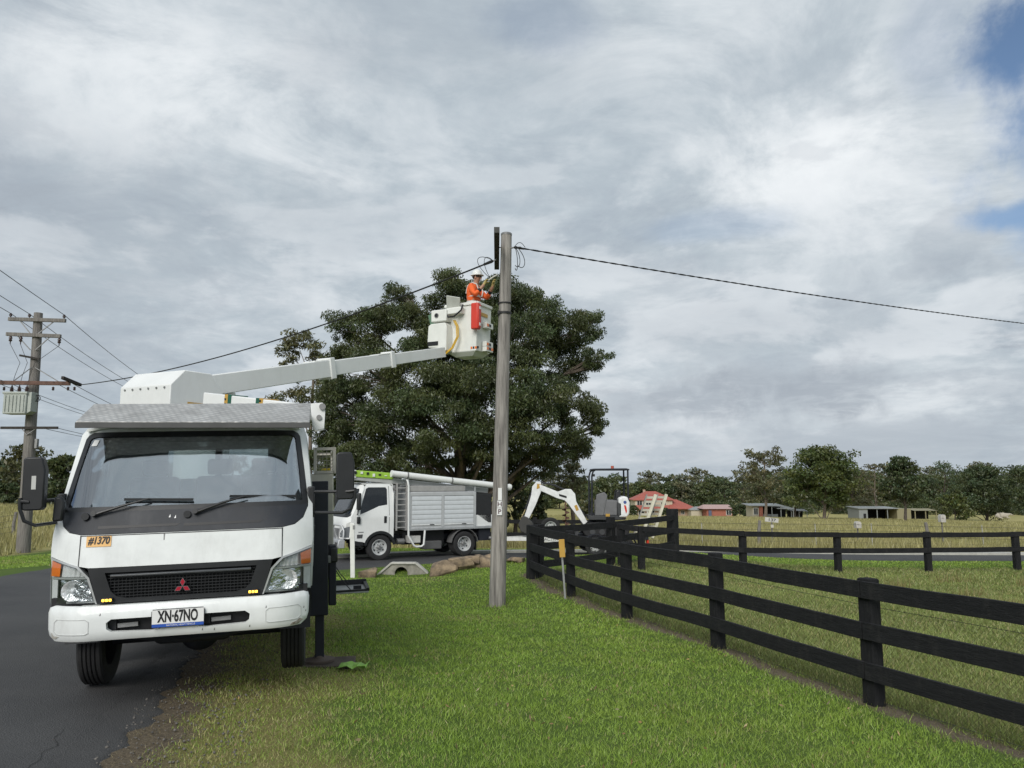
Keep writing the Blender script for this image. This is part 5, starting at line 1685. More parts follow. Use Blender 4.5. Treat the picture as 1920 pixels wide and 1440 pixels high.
# ------------------------------------------------------------------ the service truck behind
def build_service_truck():
    zg = (G(-4.0, 23.4) + G(-1.5, 24.9)) / 2 + .022
    T = thing('service_truck', 'white service truck with silver roller-shutter lockers parked on the driveway', 'truck', (-5.412, 23.671, zg), (0, 0, radians(-60.16)))
    hw = lambda z: ix(z, [.5, 1.3, 2.1, 2.3], [.965, .98, .87, .80])
    y0 = lambda z: ix(z, [.4, .6, 1.2, 1.32, 2.15, 2.3], [.02, .02, .06, .12, .50, .62])

    def Yf(x, z):
        t = max(0.0, (abs(x) - .55) / .43)
        return y0(z) + .22 * t ** 2.3
    F = lambda x, z: (x, Yf(x, z), z)
    sym = lambda half: half + [(-x, z) for x, z in half[::-1]]
    hole = sym([(.80, 1.36), (.86, 1.40), (.80, 2.05), (.76, 2.12)])
    patch('cab', F, sym([(.93, .66), (.98, .80), (.98, 1.3), (.89, 2.1), (.84, 2.2), (.76, 2.24)]), WHITE2, T, holes=[hole], t=.03, step=.09)
    patch('windscreen', F, sym([(.81, 1.35), (.87, 1.39), (.81, 2.06), (.77, 2.13)]), GLASSD, T, t=.006, off=-.008, step=.09)
    patch('scuttle', F, sym([(.80, 1.28), (.88, 1.32), (.875, 1.40), (.81, 1.365)]), BLACKP, T, t=.01, off=.004, step=.09)
    for s in (1, -1):
        S = lambda y, z, s=s: (s * hw(z), y, z)
        arch = [(1.14 + .50 * cos(a), .36 + .50 * sin(a)) for a in np.linspace(.35, pi - .35, 11)]
        pl = [(.24, .62), (.24, 1.3), (.36, 1.5), (.62, 2.1), (.70, 2.22), (.80, 2.27), (1.40, 2.27), (1.52, 2.20), (1.56, 2.05), (1.56, .95), (1.56, .55)] + arch[::1] + [(.62, .55)]
        win = [(.50, 1.36), (.545, 1.62), (.70, 2.12), (.78, 2.16), (1.32, 2.16), (1.36, 2.10), (1.36, 1.64), (1.1, 1.60), (.72, 1.44)]
        sd = patch('cab_side', S, pl, WHITE2, T, holes=[win], t=.03, step=.08, back=(-s, 0, 0))
        patch('door_window', S, [(.49, 1.35), (.535, 1.62), (.69, 2.13), (.78, 2.17), (1.33, 2.17), (1.37, 2.1), (1.37, 1.63), (1.1, 1.59), (.72, 1.43)], GLASSD, sd, t=.005, off=-.012, step=.2, back=(-s, 0, 0))
        patch('arch_trim', S, [(1.14 + r_ * cos(a), .36 + r_ * sin(a)) for r_, A_ in ((.51, np.linspace(.2, pi - .2, 13)), (.43, np.linspace(pi - .2, .2, 13))) for a in A_], BLACKP, sd, t=.04, off=.012, step=.08, back=(-s, 0, 0))
        patch('door_handle', S, [(1.25, 1.10), (1.33, 1.10), (1.33, 1.30), (1.25, 1.30)], BLACKP, sd, t=.02, off=.012, step=.1, back=(-s, 0, 0))
        patch('door_gap', S, [(1.41, .62), (1.422, .62), (1.422, 2.2), (1.41, 2.2)], INK, sd, t=.01, off=.002, step=.1, back=(-s, 0, 0))
        patch('sill_step', S, [(.26, .46), (.62, .46), (.62, .56), (.26, .60)], BLACKP, sd, t=.06, off=.0, step=.1, back=(-s, 0, 0))
        patch('model_badge', S, [(.46, .83), (.62, .83), (.62, .86), (.46, .86)], mat('grey badge', (.25, .25, .26), .4), sd, t=.006, off=.005, step=.1, back=(-s, 0, 0))
        patch('side_repeater', S, [(.42, .67), (.58, .67), (.60, .78), (.42, .78)], mat('dark lamp', (.08, .08, .085), .3), sd, t=.01, off=.006, step=.1, back=(-s, 0, 0))
        mi = MB().lohi((s * 1.10 - .09, .36, 1.50), (s * 1.10 + .09, .46, 2.0)).build('mirror', BLACKP, T, bevel=.03, seg=3)
        MB().tube([(s * .95, .42, 1.36), (s * 1.06, .40, 1.38), (s * 1.08, .41, 1.55)], .018, 8).build('mirror_arm', BLACKP, mi)
        MB().lohi((s * .99 - .05, .40, 1.10), (s * .99 + .05, .50, 1.30)).build('small_mirror', BLACKP, T, bevel=.02)
        # headlights and bull bar hoop
        hl = patch('headlight', F, [(s * x, z) for x, z in [(.93, 1.02), (.80, .98), (.58, .82), (.60, .70), (.93, .70)]], mat('headlight dark', (.12, .13, .14), .2), T, t=.03, off=.01, step=.08)
        MB().lathe([(-.02, .075), (.0, .07), (.03, .03)], (s * .72, Yf(.72, .79) - .01, .80), 'y', 16, cap0=False).build('reflector_bowl', CHROME, hl)
        patch('indicator', F, [(s * x, z) for x, z in [(.94, 1.15), (.84, 1.10), (.84, 1.0), (.94, 1.02)]], mat('clear lamp', (.55, .55, .53), .25), hl, t=.03, off=.012, step=.08)
        MB().tube([(s * .50, -.03, .66), (s * .50, -.16, .98), (s * .60, -.15, 1.08), (s * .82, .0, 1.05), (s * .90, .04, .90), (s * .90, .03, .66)], .028, 10).build('bull_bar_hoop', ALU, T)
        wheel(T, (s * .83, 1.14, .38), .383, .21, mat('white wheel', (.55, .56, .56), .4, .3), side=s)
        wheel(T, (s * .88, 3.95, .38), .383, .21, mat('white wheel', (.55, .56, .56), .4, .3), side=s, dual=True)
        wheel(T, (s * .64, 3.95, .38), .383, .21, mat('white wheel', (.55, .56, .56), .4, .3), side=s, dual=True)
        MB().lohi((s * .66 if s > 0 else -.96, 4.36, .16), (.96 if s > 0 else -.66, 4.38, .70)).build('mudflap', BLACKP, T)
        mg = MB()
        for a0, a1 in zip(np.linspace(.1, pi - .1, 11)[:-1], np.linspace(.1, pi - .1, 11)[1:]):
            mg.bar((s * .82, 3.95 + .47 * cos(a0), .38 + .47 * sin(a0)), (s * .82, 3.95 + .47 * cos(a1), .38 + .47 * sin(a1)), .36, .015, up=(0, cos(a0), sin(a0)))
        mg.build('mudguard', mat('grey mudguard', (.14, .14, .14), .6), T)
    patch('cab_roof', lambda x, y: (x, y, 2.25 + .05 * (1 - (abs(x) / .86) ** 4)), [(-.78, .62), (.78, .62), (.82, .8), (.82, 1.55), (-.82, 1.55), (-.82, .8)], WHITE2, T, t=.02, step=.12, back=(0, 0, -1))
    MB().lohi((-.94, 1.545, .6), (.94, 1.565, 2.0)).build('cab_rear', WHITE2, T)
    MB().lohi((-.85, 1.54, 2.0), (.85, 1.56, 2.25)).build('cab_rear', WHITE2, T)
    MB().lohi((-.9, .35, .7), (.9, 1.5, 1.15)).build('cab_inside', DARKIN, T)
    MB().lohi((-.8, .40, 1.15), (.8, .62, 1.33)).build('dashboard', DARKIN, T, bevel=.03)
    for x in (-.45, .45):
        MB().lohi((x - .22, 1.25, 1.15), (x + .22, 1.38, 1.95)).build('seat', mat('light grey seat', (.30, .30, .29), .9), T, bevel=.06, seg=3)
    bm = MB().prism([(-.12, .40), (-.15, .48), (-.12, .64), (.0, .66), (.06, .64), (.06, .40)], -.96, .96).build('bull_bar', ALU, T, bevel=.015)
    for x in (-.80, .80):
        MB().lohi((x - .08, -.165, .47), (x + .08, -.14, .57)).build('fog_lamp', mat('dark lamp', (.08, .08, .085)), bm)
    MB().lohi((-.5, .0, .66), (.5, .05, .95)).build('grille', mat('grey grille', (.2, .2, .21), .4), T)
    MB().tube([(-.86, 1.9, 2.3)] + [(0.0, 1.9, 2.3)] + [(.86, 1.9, 2.3)], .02, 8).build('rack_bar', ALU, T)
    # chassis
    for x in (-.38, .38):
        MB().lohi((x - .04, .3, .50), (x + .04, 5.0, .68)).build('chassis_rail', NAVY, T)
    MB().lohi((-.6, 2.0, .40), (.6, 3.4, .80)).build('underbody', INK, T)
    MB().cyl((-.8, 3.95, .38), (.8, 3.95, .38), .09, n=10).build('rear_axle', NAVY, T)
    MB().cyl((-.8, 1.14, .36), (.8, 1.14, .36), .06, n=10).build('front_axle', NAVY, T)
    MB().lohi((.52, 2.10, .46), (.90, 2.48, .68)).build('battery_box', mat('pale box', (.5, .5, .48), .5), T, bevel=.015)
    MB().lohi((.45, 2.62, .24), (.86, 3.22, .50)).build('fuel_tank', mat('grey tank', (.10, .10, .10), .5), T, bevel=.03)
    MB().cyl((.75, 1.75, .52), (.75, 1.98, .52), .09, n=14).build('air_filter', STEEL, T)
    # body with shutters
    bd = MB().lohi((-1.0, 2.04, .90), (1.0, 4.33, 2.02)).build('locker_body', ALUP, T, bevel=.01)
    MB().lohi((-1.02, 2.02, .84), (1.02, 4.95, .915)).build('tray_floor', ALU, T, bevel=.006)
    MB().lohi((-1.0, 2.06, 2.03), (1.0, 3.95, 2.20)).build('roof_tray', mat('dull aluminium', (.42, .41, .40), .5, .3), T, bevel=.01)
    for s in (1, -1):
        for ya, yb in ((2.13, 3.12), (3.22, 4.24)):
            nsl = 6
            for k in range(nsl):
                z0 = 1.03 + k * (.85 / nsl)
                MB().prism([(1.001, z0), (1.012, z0 + .012), (1.012, z0 + .85 / nsl - .018), (1.003, z0 + .85 / nsl - .002)] if s > 0 else
                           [(-1.001, z0), (-1.012, z0 + .012), (-1.012, z0 + .85 / nsl - .018), (-1.003, z0 + .85 / nsl - .002)], ya, yb, 'y').build('shutter_slat', mat('shutter silver', (.60, .62, .63), .38, .25, var=.05), bd)
            MB().lohi((s * 1.0 - .02, ya, .995), (s * 1.0 + .022, yb, 1.028)).build('shutter_rail', mat('rail white', (.75, .76, .76), .35), bd)
            MB().lohi((s * 1.015 - .01, (ya + yb) / 2 + .1, 1.0), (s * 1.015 + .015, (ya + yb) / 2 + .25, 1.022)).build('shutter_latch', INK, bd)
        for y in (2.06, 3.17, 4.29):
            MB().lohi((s * 1.0 - .015, y - .04, .93), (s * 1.0 + .018, y + .04, 1.99)).build('locker_frame', ALUP, bd, bevel=.004)
        for z in (1.945,):
            MB().lohi((s * 1.0 - .015, 2.04, z - .05), (s * 1.0 + .017, 4.33, z + .05)).build('locker_frame', ALUP, bd, bevel=.004)
    # ladder rack and grab pipe ahead of the body
    for s in (1, -1):
        ld = MB()
        for y in (1.66, 1.98):
            ld.bar((s * .93, y, .86), (s * .93, y, 2.28), .035, .05, up=(0, 1, 0))
        ld.build('headboard_post', mat('dull aluminium', (.42, .41, .40)), T)
        for k in range(8):
            MB().bar((s * .93, 1.66, .95 + k * .17), (s * .93, 1.98, .95 + k * .17), .025, .03).build('headboard_rung', mat('dull aluminium', (.42, .41, .40)), T)
    mesh = MB()
    for k in range(9):
        mesh.bar((-.93, 1.66, .95 + k * .165), (.93, 1.66, .95 + k * .165), .02, .03)
    mesh.build('headboard', mat('dull aluminium', (.42, .41, .40)), T)
    MB().tube([(.60, 1.96, 2.40), (.95, 1.96, 2.40), (1.02, 1.97, 2.34), (1.03, 2.0, 2.2), (1.03, 2.02, .70), (1.03, 2.08, .60), (1.03, 2.2, .40), (1.03, 2.27, .36), (1.03, 2.45, .36), (1.03, 2.53, .42), (1.03, 2.56, .84)], .032, 10).build('grab_pipe', WHITE2, T)
    # rear: dark canvas and crane stuff
    MB().prism([(4.33, 1.95), (4.92, 1.94), (4.92, 1.0), (4.80, 1.0), (4.36, 1.28)], -.98, .98).build('canvas_cover', mat('black canvas', (.018, .019, .021), .8, bump=.4, bscale=12), T, bevel=.02)
    MB().lohi((-.98, 4.34, .915), (.98, 4.94, 1.27)).build('rear_locker', WHITE2, T, bevel=.01)
    MB().lohi((-.9, 4.5, .45), (.9, 4.92, .84)).build('rear_frame', NAVY, T)
    MB().bar((0, 4.9, .48), (0, 5.25, .48), .08, .08).build('tow_bar', NAVY, T)
    # long white boom and tube on top
    A, B = Vector((.62, .29, 2.47)), Vector((.62, 4.9, 2.03))
    bo = MB().bar(A, B, .30, .17).build('top_boom', mat('grey boom', (.40, .41, .40), .5), T, bevel=.015)
    MB().bar(A + Vector((.05, -.05, .11)), A + Vector((.05, 1.30, .02)), .26, .20).build('lime_winch', LIME, bo, bevel=.02)
    rr = random.Random(5)
    for k in range(6):
        y = .35 + k * .19
        MB().lohi((.80, y, 2.56 - k * .018 + rr.uniform(-.03, .03)), (.825, y + .07, 2.62 - k * .018 + rr.uniform(-.02, .03))).build('winch_fitting', (INK, PLATEW)[k % 2], bo)
    MB().lohi((.50, .20, 2.42), (.80, .42, 2.68)).build('boom_head', mat('pale boom head', (.6, .6, .58), .5), bo, bevel=.02)
    p, q = Vector((.98, 1.46, 2.57)), Vector((.98, 5.62, 2.14))
    tb = MB().cyl(p, q, .098, n=24).build('conduit_tube', mat('white tube', (.74, .75, .73), .35, var=.05), T)
    d = (q - p).normalized()
    for t in (.0, .12, .48, .985):
        c = p.lerp(q, t)
        MB().cyl(c - d * .012, c + d * .03, .106, n=24).build('tube_band', mat('white tube', (.74, .75, .73)) if t in (0, .985) else mat('grey band', (.2, .2, .2)), tb)
    MB().cyl(p - d * .004, p + d * .01, .085, n=20).build('tube_mouth', mat('grey tube inside', (.45, .45, .43)), tb)
    MB().bar((.98, 2.0, 2.2), (.98, 2.0, 2.45), .04, .04, up=(0, 1, 0)).build('tube_rest', ALU, T)
    MB().bar((.98, 4.3, 2.0), (.98, 4.3, 2.22), .04, .04, up=(0, 1, 0)).build('tube_rest', ALU, T)
    MB().bar((.62, 1.8, 1.9), (.62, 1.8, 2.3), .1, .1, up=(0, 1, 0)).build('boom_rest', STEEL, T)
    MB().bar((.62, 4.6, 1.9), (.62, 4.6, 2.05), .1, .1, up=(0, 1, 0)).build('boom_rest', STEEL, T)
    return T


build_service_truck()


# ------------------------------------------------------------------ trailer with mini excavator
def build_trailer():
    zg = G(2.6, 25.6) + .02
    T = thing('plant_trailer', 'white plant trailer with raised loading ramps hitched behind the service truck', 'trailer', (2.5, 25.3, zg), (0, 0, radians(2)))
    # local: x to the right (rear), ground at 0
    white = mat('trailer white', (.70, .70, .68), .45, grime=.2)
    MB().lohi((-1.45, -.85, .50), (1.75, .85, .60)).build('trailer_deck', NAVY, T, bevel=.01)
    MB().lohi((-1.75, -.88, .44), (-.75, -.84, .62)).build('side_board', white, T, bevel=.006)
    text('lettering', 'BACTVA', .13, mat('grey lettering', (.2, .2, .2)), T, (-1.35, -.885, .53))
    for s in (-1, 1):
        MB().bar((-1.45, s * .55, .52), (-3.0, 0, .48), .07, .11).build('drawbar', white, T)
        for x in (.05, .95):
            wheel(T, (x, s * .98, .31), .31, .19, mat('white wheel', (.55, .56, .56)), side=1, n=28).rotation_euler = (0, 0, -s * pi / 2)
        gd = MB()
        for x in (.05, .95):
            for a0, a1 in zip(np.linspace(0, pi, 11)[:-1], np.linspace(0, pi, 11)[1:]):
                gd.bar((x + .38 * cos(a0), s * .98, .33 + .36 * sin(a0)), (x + .38 * cos(a1), s * .98, .33 + .36 * sin(a1)), .24, .02, up=(cos(a0), 0, sin(a0)))
        gd.build('mudguard', NAVY, T)
    MB().tube([(-2.9, 0, .02), (-2.9, 0, .75)], .035, 10).build('jockey_stand', STEEL, T)
    MB().tube([(-3.05, 0, .50), (-3.25, -.02, .52)], .05, 10).build('coupling', STEEL, T)
    sp = wheel(T, (-1.30, -.55, .88), .31, .19, mat('white wheel', (.55, .56, .56)), side=1, n=28)
    sp.rotation_euler = (0, 0, -pi / 2); sp.name = 'spare_wheel'
    MB().bar((-1.30, -.45, .6), (-1.30, -.45, .9), .05, .05, up=(0, 1, 0)).build('spare_bracket', STEEL, T)
    cream = mat('ramp cream', (.66, .63, .50), .5, grime=.15)
    for k, x in enumerate((1.55, 1.98)):
        rp = bpy.data.objects.new('ramp', None); COL.objects.link(rp); rp.parent = T; rp.empty_display_size = .1
        y = (-.66, -.30)[k]
        a, b = Vector((x, y, .52)), Vector((x + .52, y + .12, 1.90))
        wv = Vector((-.25, .16, 0))
        MB().bar(a, b, .12, .085, up=(1, 0, -.4)).build('ramp_rail', cream, rp, bevel=.004)
        MB().bar(a + wv, b + wv, .12, .03, up=(1, 0, -.4)).build('ramp_rail', mat('rung grey', (.33, .32, .29), .5, .3), rp, bevel=.004)
        for j in range(10):
            p = a.lerp(b, (j + .7) / 10.4)
            MB().bar(p, p + wv, .06, .07, up=(0, 0, 1)).build('ramp_rung', mat('rung pale', (.50, .48, .40), .5), rp)
    for s in (-1, 1):
        MB().lohi((1.70, s * .75 - .08, .36), (1.76, s * .75 + .08, .50)).build('tail_lamp', RED, T)
    MB().tube([(1.1, -.95, .20), (1.25, -.95, .36), (1.65, -.95, .36), (1.68, -.95, .1)], .02, 8).build('step_loop', white, T)
    MB().lohi((.2, -.80, .18), (.75, -.74, .24)).build('stay_plate', white, T)
    return T


TRL = build_trailer()


def build_excavator():
    zg = G(2.6, 25.6) + .02 + .60
    T = thing('mini_excavator', 'white mini excavator with open canopy sitting on the plant trailer', 'excavator', (3.0, 25.3, zg), (0, 0, 0))
    b = Vector((3.0, 25.3, zg))
    rel = lambda px, py, y=25.3: at(px, py, y) - b
    wh = mat('machine white', (.80, .81, .80), .35, grime=.1)
    dg = mat('machine charcoal', (.05, .052, .055), .5, grime=.1)
    for s in (-1, 1):
        pl = [(-.72, .06), (-.66, .0), (.60, .0), (.70, .08), (.74, .22), (.66, .36), (.55, .40), (-.58, .40), (-.70, .34), (-.78, .2)]
        tr = MB().prism(pl, s * .45 - .12, s * .45 + .12, 'y').build('track', RUBBER, T, bevel=.03)
        lug = MB()
        for k in range(14):
            lug.lohi((-.62 + k * .09, s * .45 - .125, -.0), (-.58 + k * .09, s * .45 + .125, .012))
        lug.build('track_lugs', RUBBER, tr)
        for k in range(4):
            MB().cyl((-.45 + k * .3, s * .45 - .13, .13), (-.45 + k * .3, s * .45 + .13, .13), .09, n=14).build('track_roller', dg, tr)
    MB().lohi((-.5, -.38, .18), (.5, .38, .42)).build('undercarriage', dg, T)
    MB().cyl((0, 0, .40), (0, 0, .52), .32, n=20).build('slew_ring', dg, T)
    MB().prism([(-.55, -.50), (.30, -.52), (.62, -.38), (.70, 0), (.62, .38), (.30, .52), (-.55, .50)], .50, .64, 'z').build('slew_deck', dg, T, bevel=.02)
    # engine cover / counterweight, white with a red mark
    cw = MB().prism([(.40, .58), (.66, .58), (.74, .70), (.76, 1.05), (.70, 1.22), (.58, 1.25), (.40, 1.2)], -.50, .50, 'y').build('engine_cover', wh, T, bevel=.05, seg=3)
    MB().prism([(.565, .95), (.60, .98), (.64, .92), (.66, .78), (.63, .70), (.60, .80)], -.506, -.502, 'y').build('red_flash', RED, cw)
    MB().lathe([(-.507, .05), (-.502, .05)], (.60, 0, 1.06), 'y', 16).build('blue_badge', mat('blue badge', (.06, .10, .30), .4), cw)
    MB().lohi((.36, -.5, .62), (.50, .5, 1.05)).build('rear_body', dg, T, bevel=.03)
    # seat and controls
    MB().lohi((.02, -.25, .64), (.42, .25, .85)).build('seat_base', dg, T, bevel=.04)
    MB().prism([(.30, .85), (.45, .85), (.52, 1.40), (.46, 1.46), (.36, 1.42)], -.24, .24, 'y').build('seat_back', BLACKP, T, bevel=.05, seg=3)
    MB().lohi((-.28, -.46, .64), (.36, -.28, 1.12)).build('console', mat('console grey', (.16, .16, .165), .5), T, bevel=.03)
    MB().lohi((-.28, .28, .64), (.36, .46, 1.12)).build('console', mat('console grey', (.16, .16, .165), .5), T, bevel=.03)
    MB().prism([(-.36, .64), (-.30, 1.30), (-.05, 1.38), (.05, 1.28), (-.08, .64)], -.48, -.36, 'y').build('side_guard', mat('console grey', (.16, .16, .165)), T, bevel=.02)
    for y in (-.25, .25):
        MB().tube([(-.15, y, 1.1), (-.18, y, 1.32)], .015, 8).build('joystick', BLACKP, T)
        MB().tube([(-.45, y * .4, .64), (-.40, y * .4, .98)], .015, 8).build('travel_lever', BLACKP, T)
    # canopy
    zt = rel(1140, 881).z
    xl, xr = rel(1108, 881).x, rel(1173, 881).x
    for y in (-.46, .46):
        MB().tube([(xl - .03, y, .62), (xl - .02, y, zt - .20), (xl + .02, y, zt - .06), (xl + .10, y, zt)], .028, 10).build('canopy_post', NAVY, T)
        MB().tube([(xr - .0, y, .95), (xr - .0, y, zt)], .028, 10).build('canopy_post', NAVY, T)
    MB().prism([(xl - .02, zt - .02), (xl + .03, zt + .035), (xr - .05, zt + .045), (xr + .05, zt + .02), (xr + .05, zt - .02)], -.52, .52, 'y').build('canopy_roof', NAVY, T, bevel=.015)
    MB().cyl((.28, 0, zt + .03), (.28, 0, zt + .13), .05, n=14).build('beacon', mat('red beacon', (.45, .10, .06), .3), T)
    MB().lohi((xl + .0, -.45, zt - .22), (xl + .08, -.38, zt - .14)).build('work_lamp', BLACKP, T)
    # boom, dipper, bucket and rams (boom points left)
    K, Ft, Tp = rel(1068, 922), rel(1097, 978), rel(1012, 909)
    bo = MB()
    yv = .11

    def plate(pl, y0=-yv, y1=yv):
        return MB().prism([(p.x, p.z) for p in pl], y0, y1, 'y')
    R_ = lambda *p: [rel(x, y) for x, y in p]
    boom = plate(R_((1094, 984), (1101, 978), (1080, 940), (1078, 926), (1070, 917), (1060, 917), (1046, 922), (1016, 910), (1011, 909), (1013, 920), (1044, 934), (1058, 938), (1066, 946))).build('boom', wh, T, bevel=.012)
    MB().prism([(p.x, p.z) for p in R_((1076, 948), (1081, 946), (1085, 956), (1080, 958))], -yv - .004, -yv - .001, 'y').build('warning_label', SIGNY, boom)
    MB().prism([(p.x, p.z) for p in R_((1048, 926), (1062, 930), (1062, 934), (1048, 930))], -yv - .004, -yv - .001, 'y').build('model_marks', INK, boom)
    dip = plate(R_((1006, 903), (1014, 904), (1016, 918), (1004, 948), (1002, 952), (990, 976), (982, 972), (992, 942), (996, 928), (998, 912)), -.08, .08).build('dipper', wh, T, bevel=.012)
    MB().prism([(p.x, p.z) for p in R_((1007, 907), (1014, 908), (1013, 915), (1006, 917))], -.085, -.081, 'y').build('warning_label', SIGNY, dip)
    c = plate(R_((980, 966), (990, 970), (1000, 982), (1002, 996), (990, 1002), (976, 996), (972, 982)), -.17, .17).build('dig_bucket', mat('worn bucket steel', (.05, .048, .045), .6), T, bevel=.02)
    MB().tube(R_((1002, 912), (994, 930), (985, 955)), .028, 10).build('dipper_ram', BLACKP, dip)
    MB().tube(R_((985, 955), (978, 970)), .016, 8).build('ram_rod', mat('brass rod', (.5, .4, .2), .3, .8), dip)
    MB().tube(R_((1014, 904), (1040, 910), (1058, 918)), .03, 10).build('boom_ram', BLACKP, boom)
    MB().tube(R_((1014, 908), (1030, 917), (1040, 915)), .012, 6).build('hydraulic_hose', CABLE, boom)
    MB().tube([p + Vector((0, -.05, 0)) for p in R_((1078, 938), (1088, 955), (1099, 968))], .03, 10).build('lift_ram', BLACKP, boom)
    MB().lohi((rel(1093, 0).x, -.14, rel(0, 987).z), (-.30, .14, rel(0, 962).z)).build('swing_post', NAVY, T, bevel=.03)
    MB().lohi((rel(1118, 0).x, -.53, rel(0, 967).z), (rel(1125, 0).x, -.50, rel(0, 962).z)).build('yellow_label', SIGNY, T)
    MB().lohi((rel(1152, 0).x, -.55, rel(0, 983).z), (rel(1158, 0).x, -.52, rel(0, 976).z)).build('tail_lamp', RED, T)
    MB().lohi((rel(1159, 0).x, -.55, rel(0, 983).z), (rel(1165, 0).x, -.52, rel(0, 976).z)).build('tail_lamp', AMBERON, T)
    # blade
    MB().prism([(-1.0, .05), (-.95, .0), (-.88, .12), (-.90, .30), (-.97, .34)], -.55, .55, 'y').build('dozer_blade', dg, T)
    MB().bar((-.9, 0, .15), (-.4, 0, .25), .4, .08).build('blade_arm', dg, T)
    return T


build_excavator()
# auger standing on the trailer
ap = at(1060, 985, 25.0)
tz = G(2.6, 25.6) + .02 + .60
AU = thing('auger', 'rusty brown earth auger standing on the trailer deck', 'auger', (1.72, 25.0, tz))
ht = at(1060, 940, 25).z - tz
MB().cyl((0, 0, 0), (0, 0, ht), .022, n=8).build('auger_shaft', mat('rusty steel', (.14, .075, .05), .7, var=.3), AU)
fl = MB()
vs, fs = [], []
N_ = 70
for i in range(N_):
    a = i / N_ * 2 * pi * 5; z = .03 + (ht - .2) * i / N_
    vs += [(.02 * cos(a), .02 * sin(a), z), (.125 * cos(a), .125 * sin(a), z)]
fs = [(2 * i, 2 * i + 1, 2 * i + 3, 2 * i + 2) for i in range(N_ - 1)]
o = fl.add(vs, fs).build('auger_flight', mat('rusty steel', (.14, .075, .05)), AU)
o.modifiers.new('thickness', 'SOLIDIFY').thickness = .008


# ------------------------------------------------------------------ fences
def post_mesh(w, d, h):
    me = MB()
    me.add([(a * w / 2, b * d / 2, z) for z in (-.25, h - .012) for b in (-1, 1) for a in (-1, 1)] + [(a * (w / 2 - .012), b * (d / 2 - .012), h) for b in (-1, 1) for a in (-1, 1)],
           [(0, 2, 3, 1), (0, 1, 5, 4), (2, 6, 7, 3), (0, 4, 6, 2), (1, 3, 7, 5), (4, 5, 9, 8), (6, 10, 11, 7), (4, 8, 10, 6), (5, 7, 11, 9), (8, 9, 11, 10)])
    return me


def rail_fence(name, label, pts, hgt, rails, pw, side, rng, rail_h=.15, lean=0.0, tall=None, group=None):
    """pts: post feet; rails: heights of rail centres; side: which face of the posts the rails sit on (-1 nearer the viewer)"""
    T = thing(name, label, 'fence', (pts[0][0], pts[0][1], G(*pts[0])), group=group)
    o0 = Vector((pts[0][0], pts[0][1], G(*pts[0])))
    W = [Vector((x, y, G(x, y))) - o0 for x, y in pts]
    for i, p in enumerate(W):
        d = (W[min(i + 1, len(W) - 1)] - W[max(i - 1, 0)])
        yaw = math.atan2(d.y, d.x)
        w, h = pw, hgt
        if tall and i in tall:
            w, h = tall[i]
        o = post_mesh(w, w * .9, h + rng.uniform(-.02, .02)).build('post', FENCE, T)
        o.location = p
        o.rotation_euler = (rng.uniform(-.012, .012) + lean, rng.uniform(-.012, .012), yaw)
    for i in range(len(W) - 1):
        a, b = W[i], W[i + 1]
        d = (b - a); d.z = 0; d.normalize()
        n = Vector((-d.y, d.x, 0)) * side
        for k, z in enumerate(rails):
            off = n * (pw * .45 + .018)
            j0, j1 = rng.uniform(-.008, .008), rng.uniform(-.008, .008)
            p, q = a + off + Vector((0, 0, z + j0)) + d * .004, b + off + Vector((0, 0, z + j1)) - d * .004
            sgm = 4
            mb = MB()
            rr = [p.lerp(q, t) + Vector((0, 0, -.012 * sin(pi * t) * rng.uniform(.2, 1))) + n * (.006 * sin(pi * t * 2 + i)) for t in np.linspace(0, 1, sgm + 1)]
            vs, fs = [], []
            for r_ in rr:
                vs += [r_ + n * .019 - Vector((0, 0, rail_h / 2)), r_ + n * .019 + Vector((0, 0, rail_h / 2)), r_ - n * .019 + Vector((0, 0, rail_h / 2)), r_ - n * .019 - Vector((0, 0, rail_h / 2))]
            for s_ in range(sgm):
                for c in range(4):
                    fs.append((s_ * 4 + c, s_ * 4 + (c + 1) % 4, (s_ + 1) * 4 + (c + 1) % 4, (s_ + 1) * 4 + c))
            fs += [(3, 2, 1, 0), tuple(sgm * 4 + c for c in range(4))]
            mb.add(vs, fs).build('rail', FENCER, T, bevel=.003, seg=1)
    return T, W, o0


rngf = random.Random(12)
NFT, NFW, NFO = rail_fence('rail_fence', 'black three-rail timber fence with wire netting along the lawn edge', NF, 1.23, (.335, .72, 1.115), .15, 1, rngf, .165, lean=0, tall={6: (.24, 1.22)})
# wire netting behind the rails
net = MB()
for i in range(len(NFW) - 1):
    a, b = NFW[i], NFW[i + 1]
    d = b - a; Ln = d.length; du = d.normalized()
    dd = Vector((du.x, du.y, 0)).normalized(); n = Vector((dd.y, -dd.x, 0))
    off = n * .085
    pit, hh = .058, .93
    k = -int(hh / pit)
    step = pit
    m_ = int(Ln / step)
    for s in (1, -1):
        for j in range(-int(hh / step), m_ + int(hh / step) + 1):
            x0 = j * step
            t0, t1 = 0., hh
            # line x = x0 + s*t
            lo, hi = 0., hh
            if s > 0:
                lo = max(lo, -x0); hi = min(hi, Ln - x0)
            else:
                lo = max(lo, x0 - Ln); hi = min(hi, x0)
            if hi - lo < .02:
                continue
            p = a + du * (x0 + s * lo) + off + Vector((0, 0, lo + .01)); q = a + du * (x0 + s * hi) + off + Vector((0, 0, hi + .01))
            e = (q - p).normalized().cross(n) * .0008
            net.add([p - e, p + e, q + e, q - e], [(0, 1, 2, 3)])
    for z in (.02, .93):
        net.bar(a + off + Vector((0, 0, z)), b + off + Vector((0, 0, z)), .004, .004)
o = net.build('wire_netting', mat('dull netting wire', (.06, .06, .055), .6, .3), NFT, smooth=False)
o['kind'] = 'stuff'
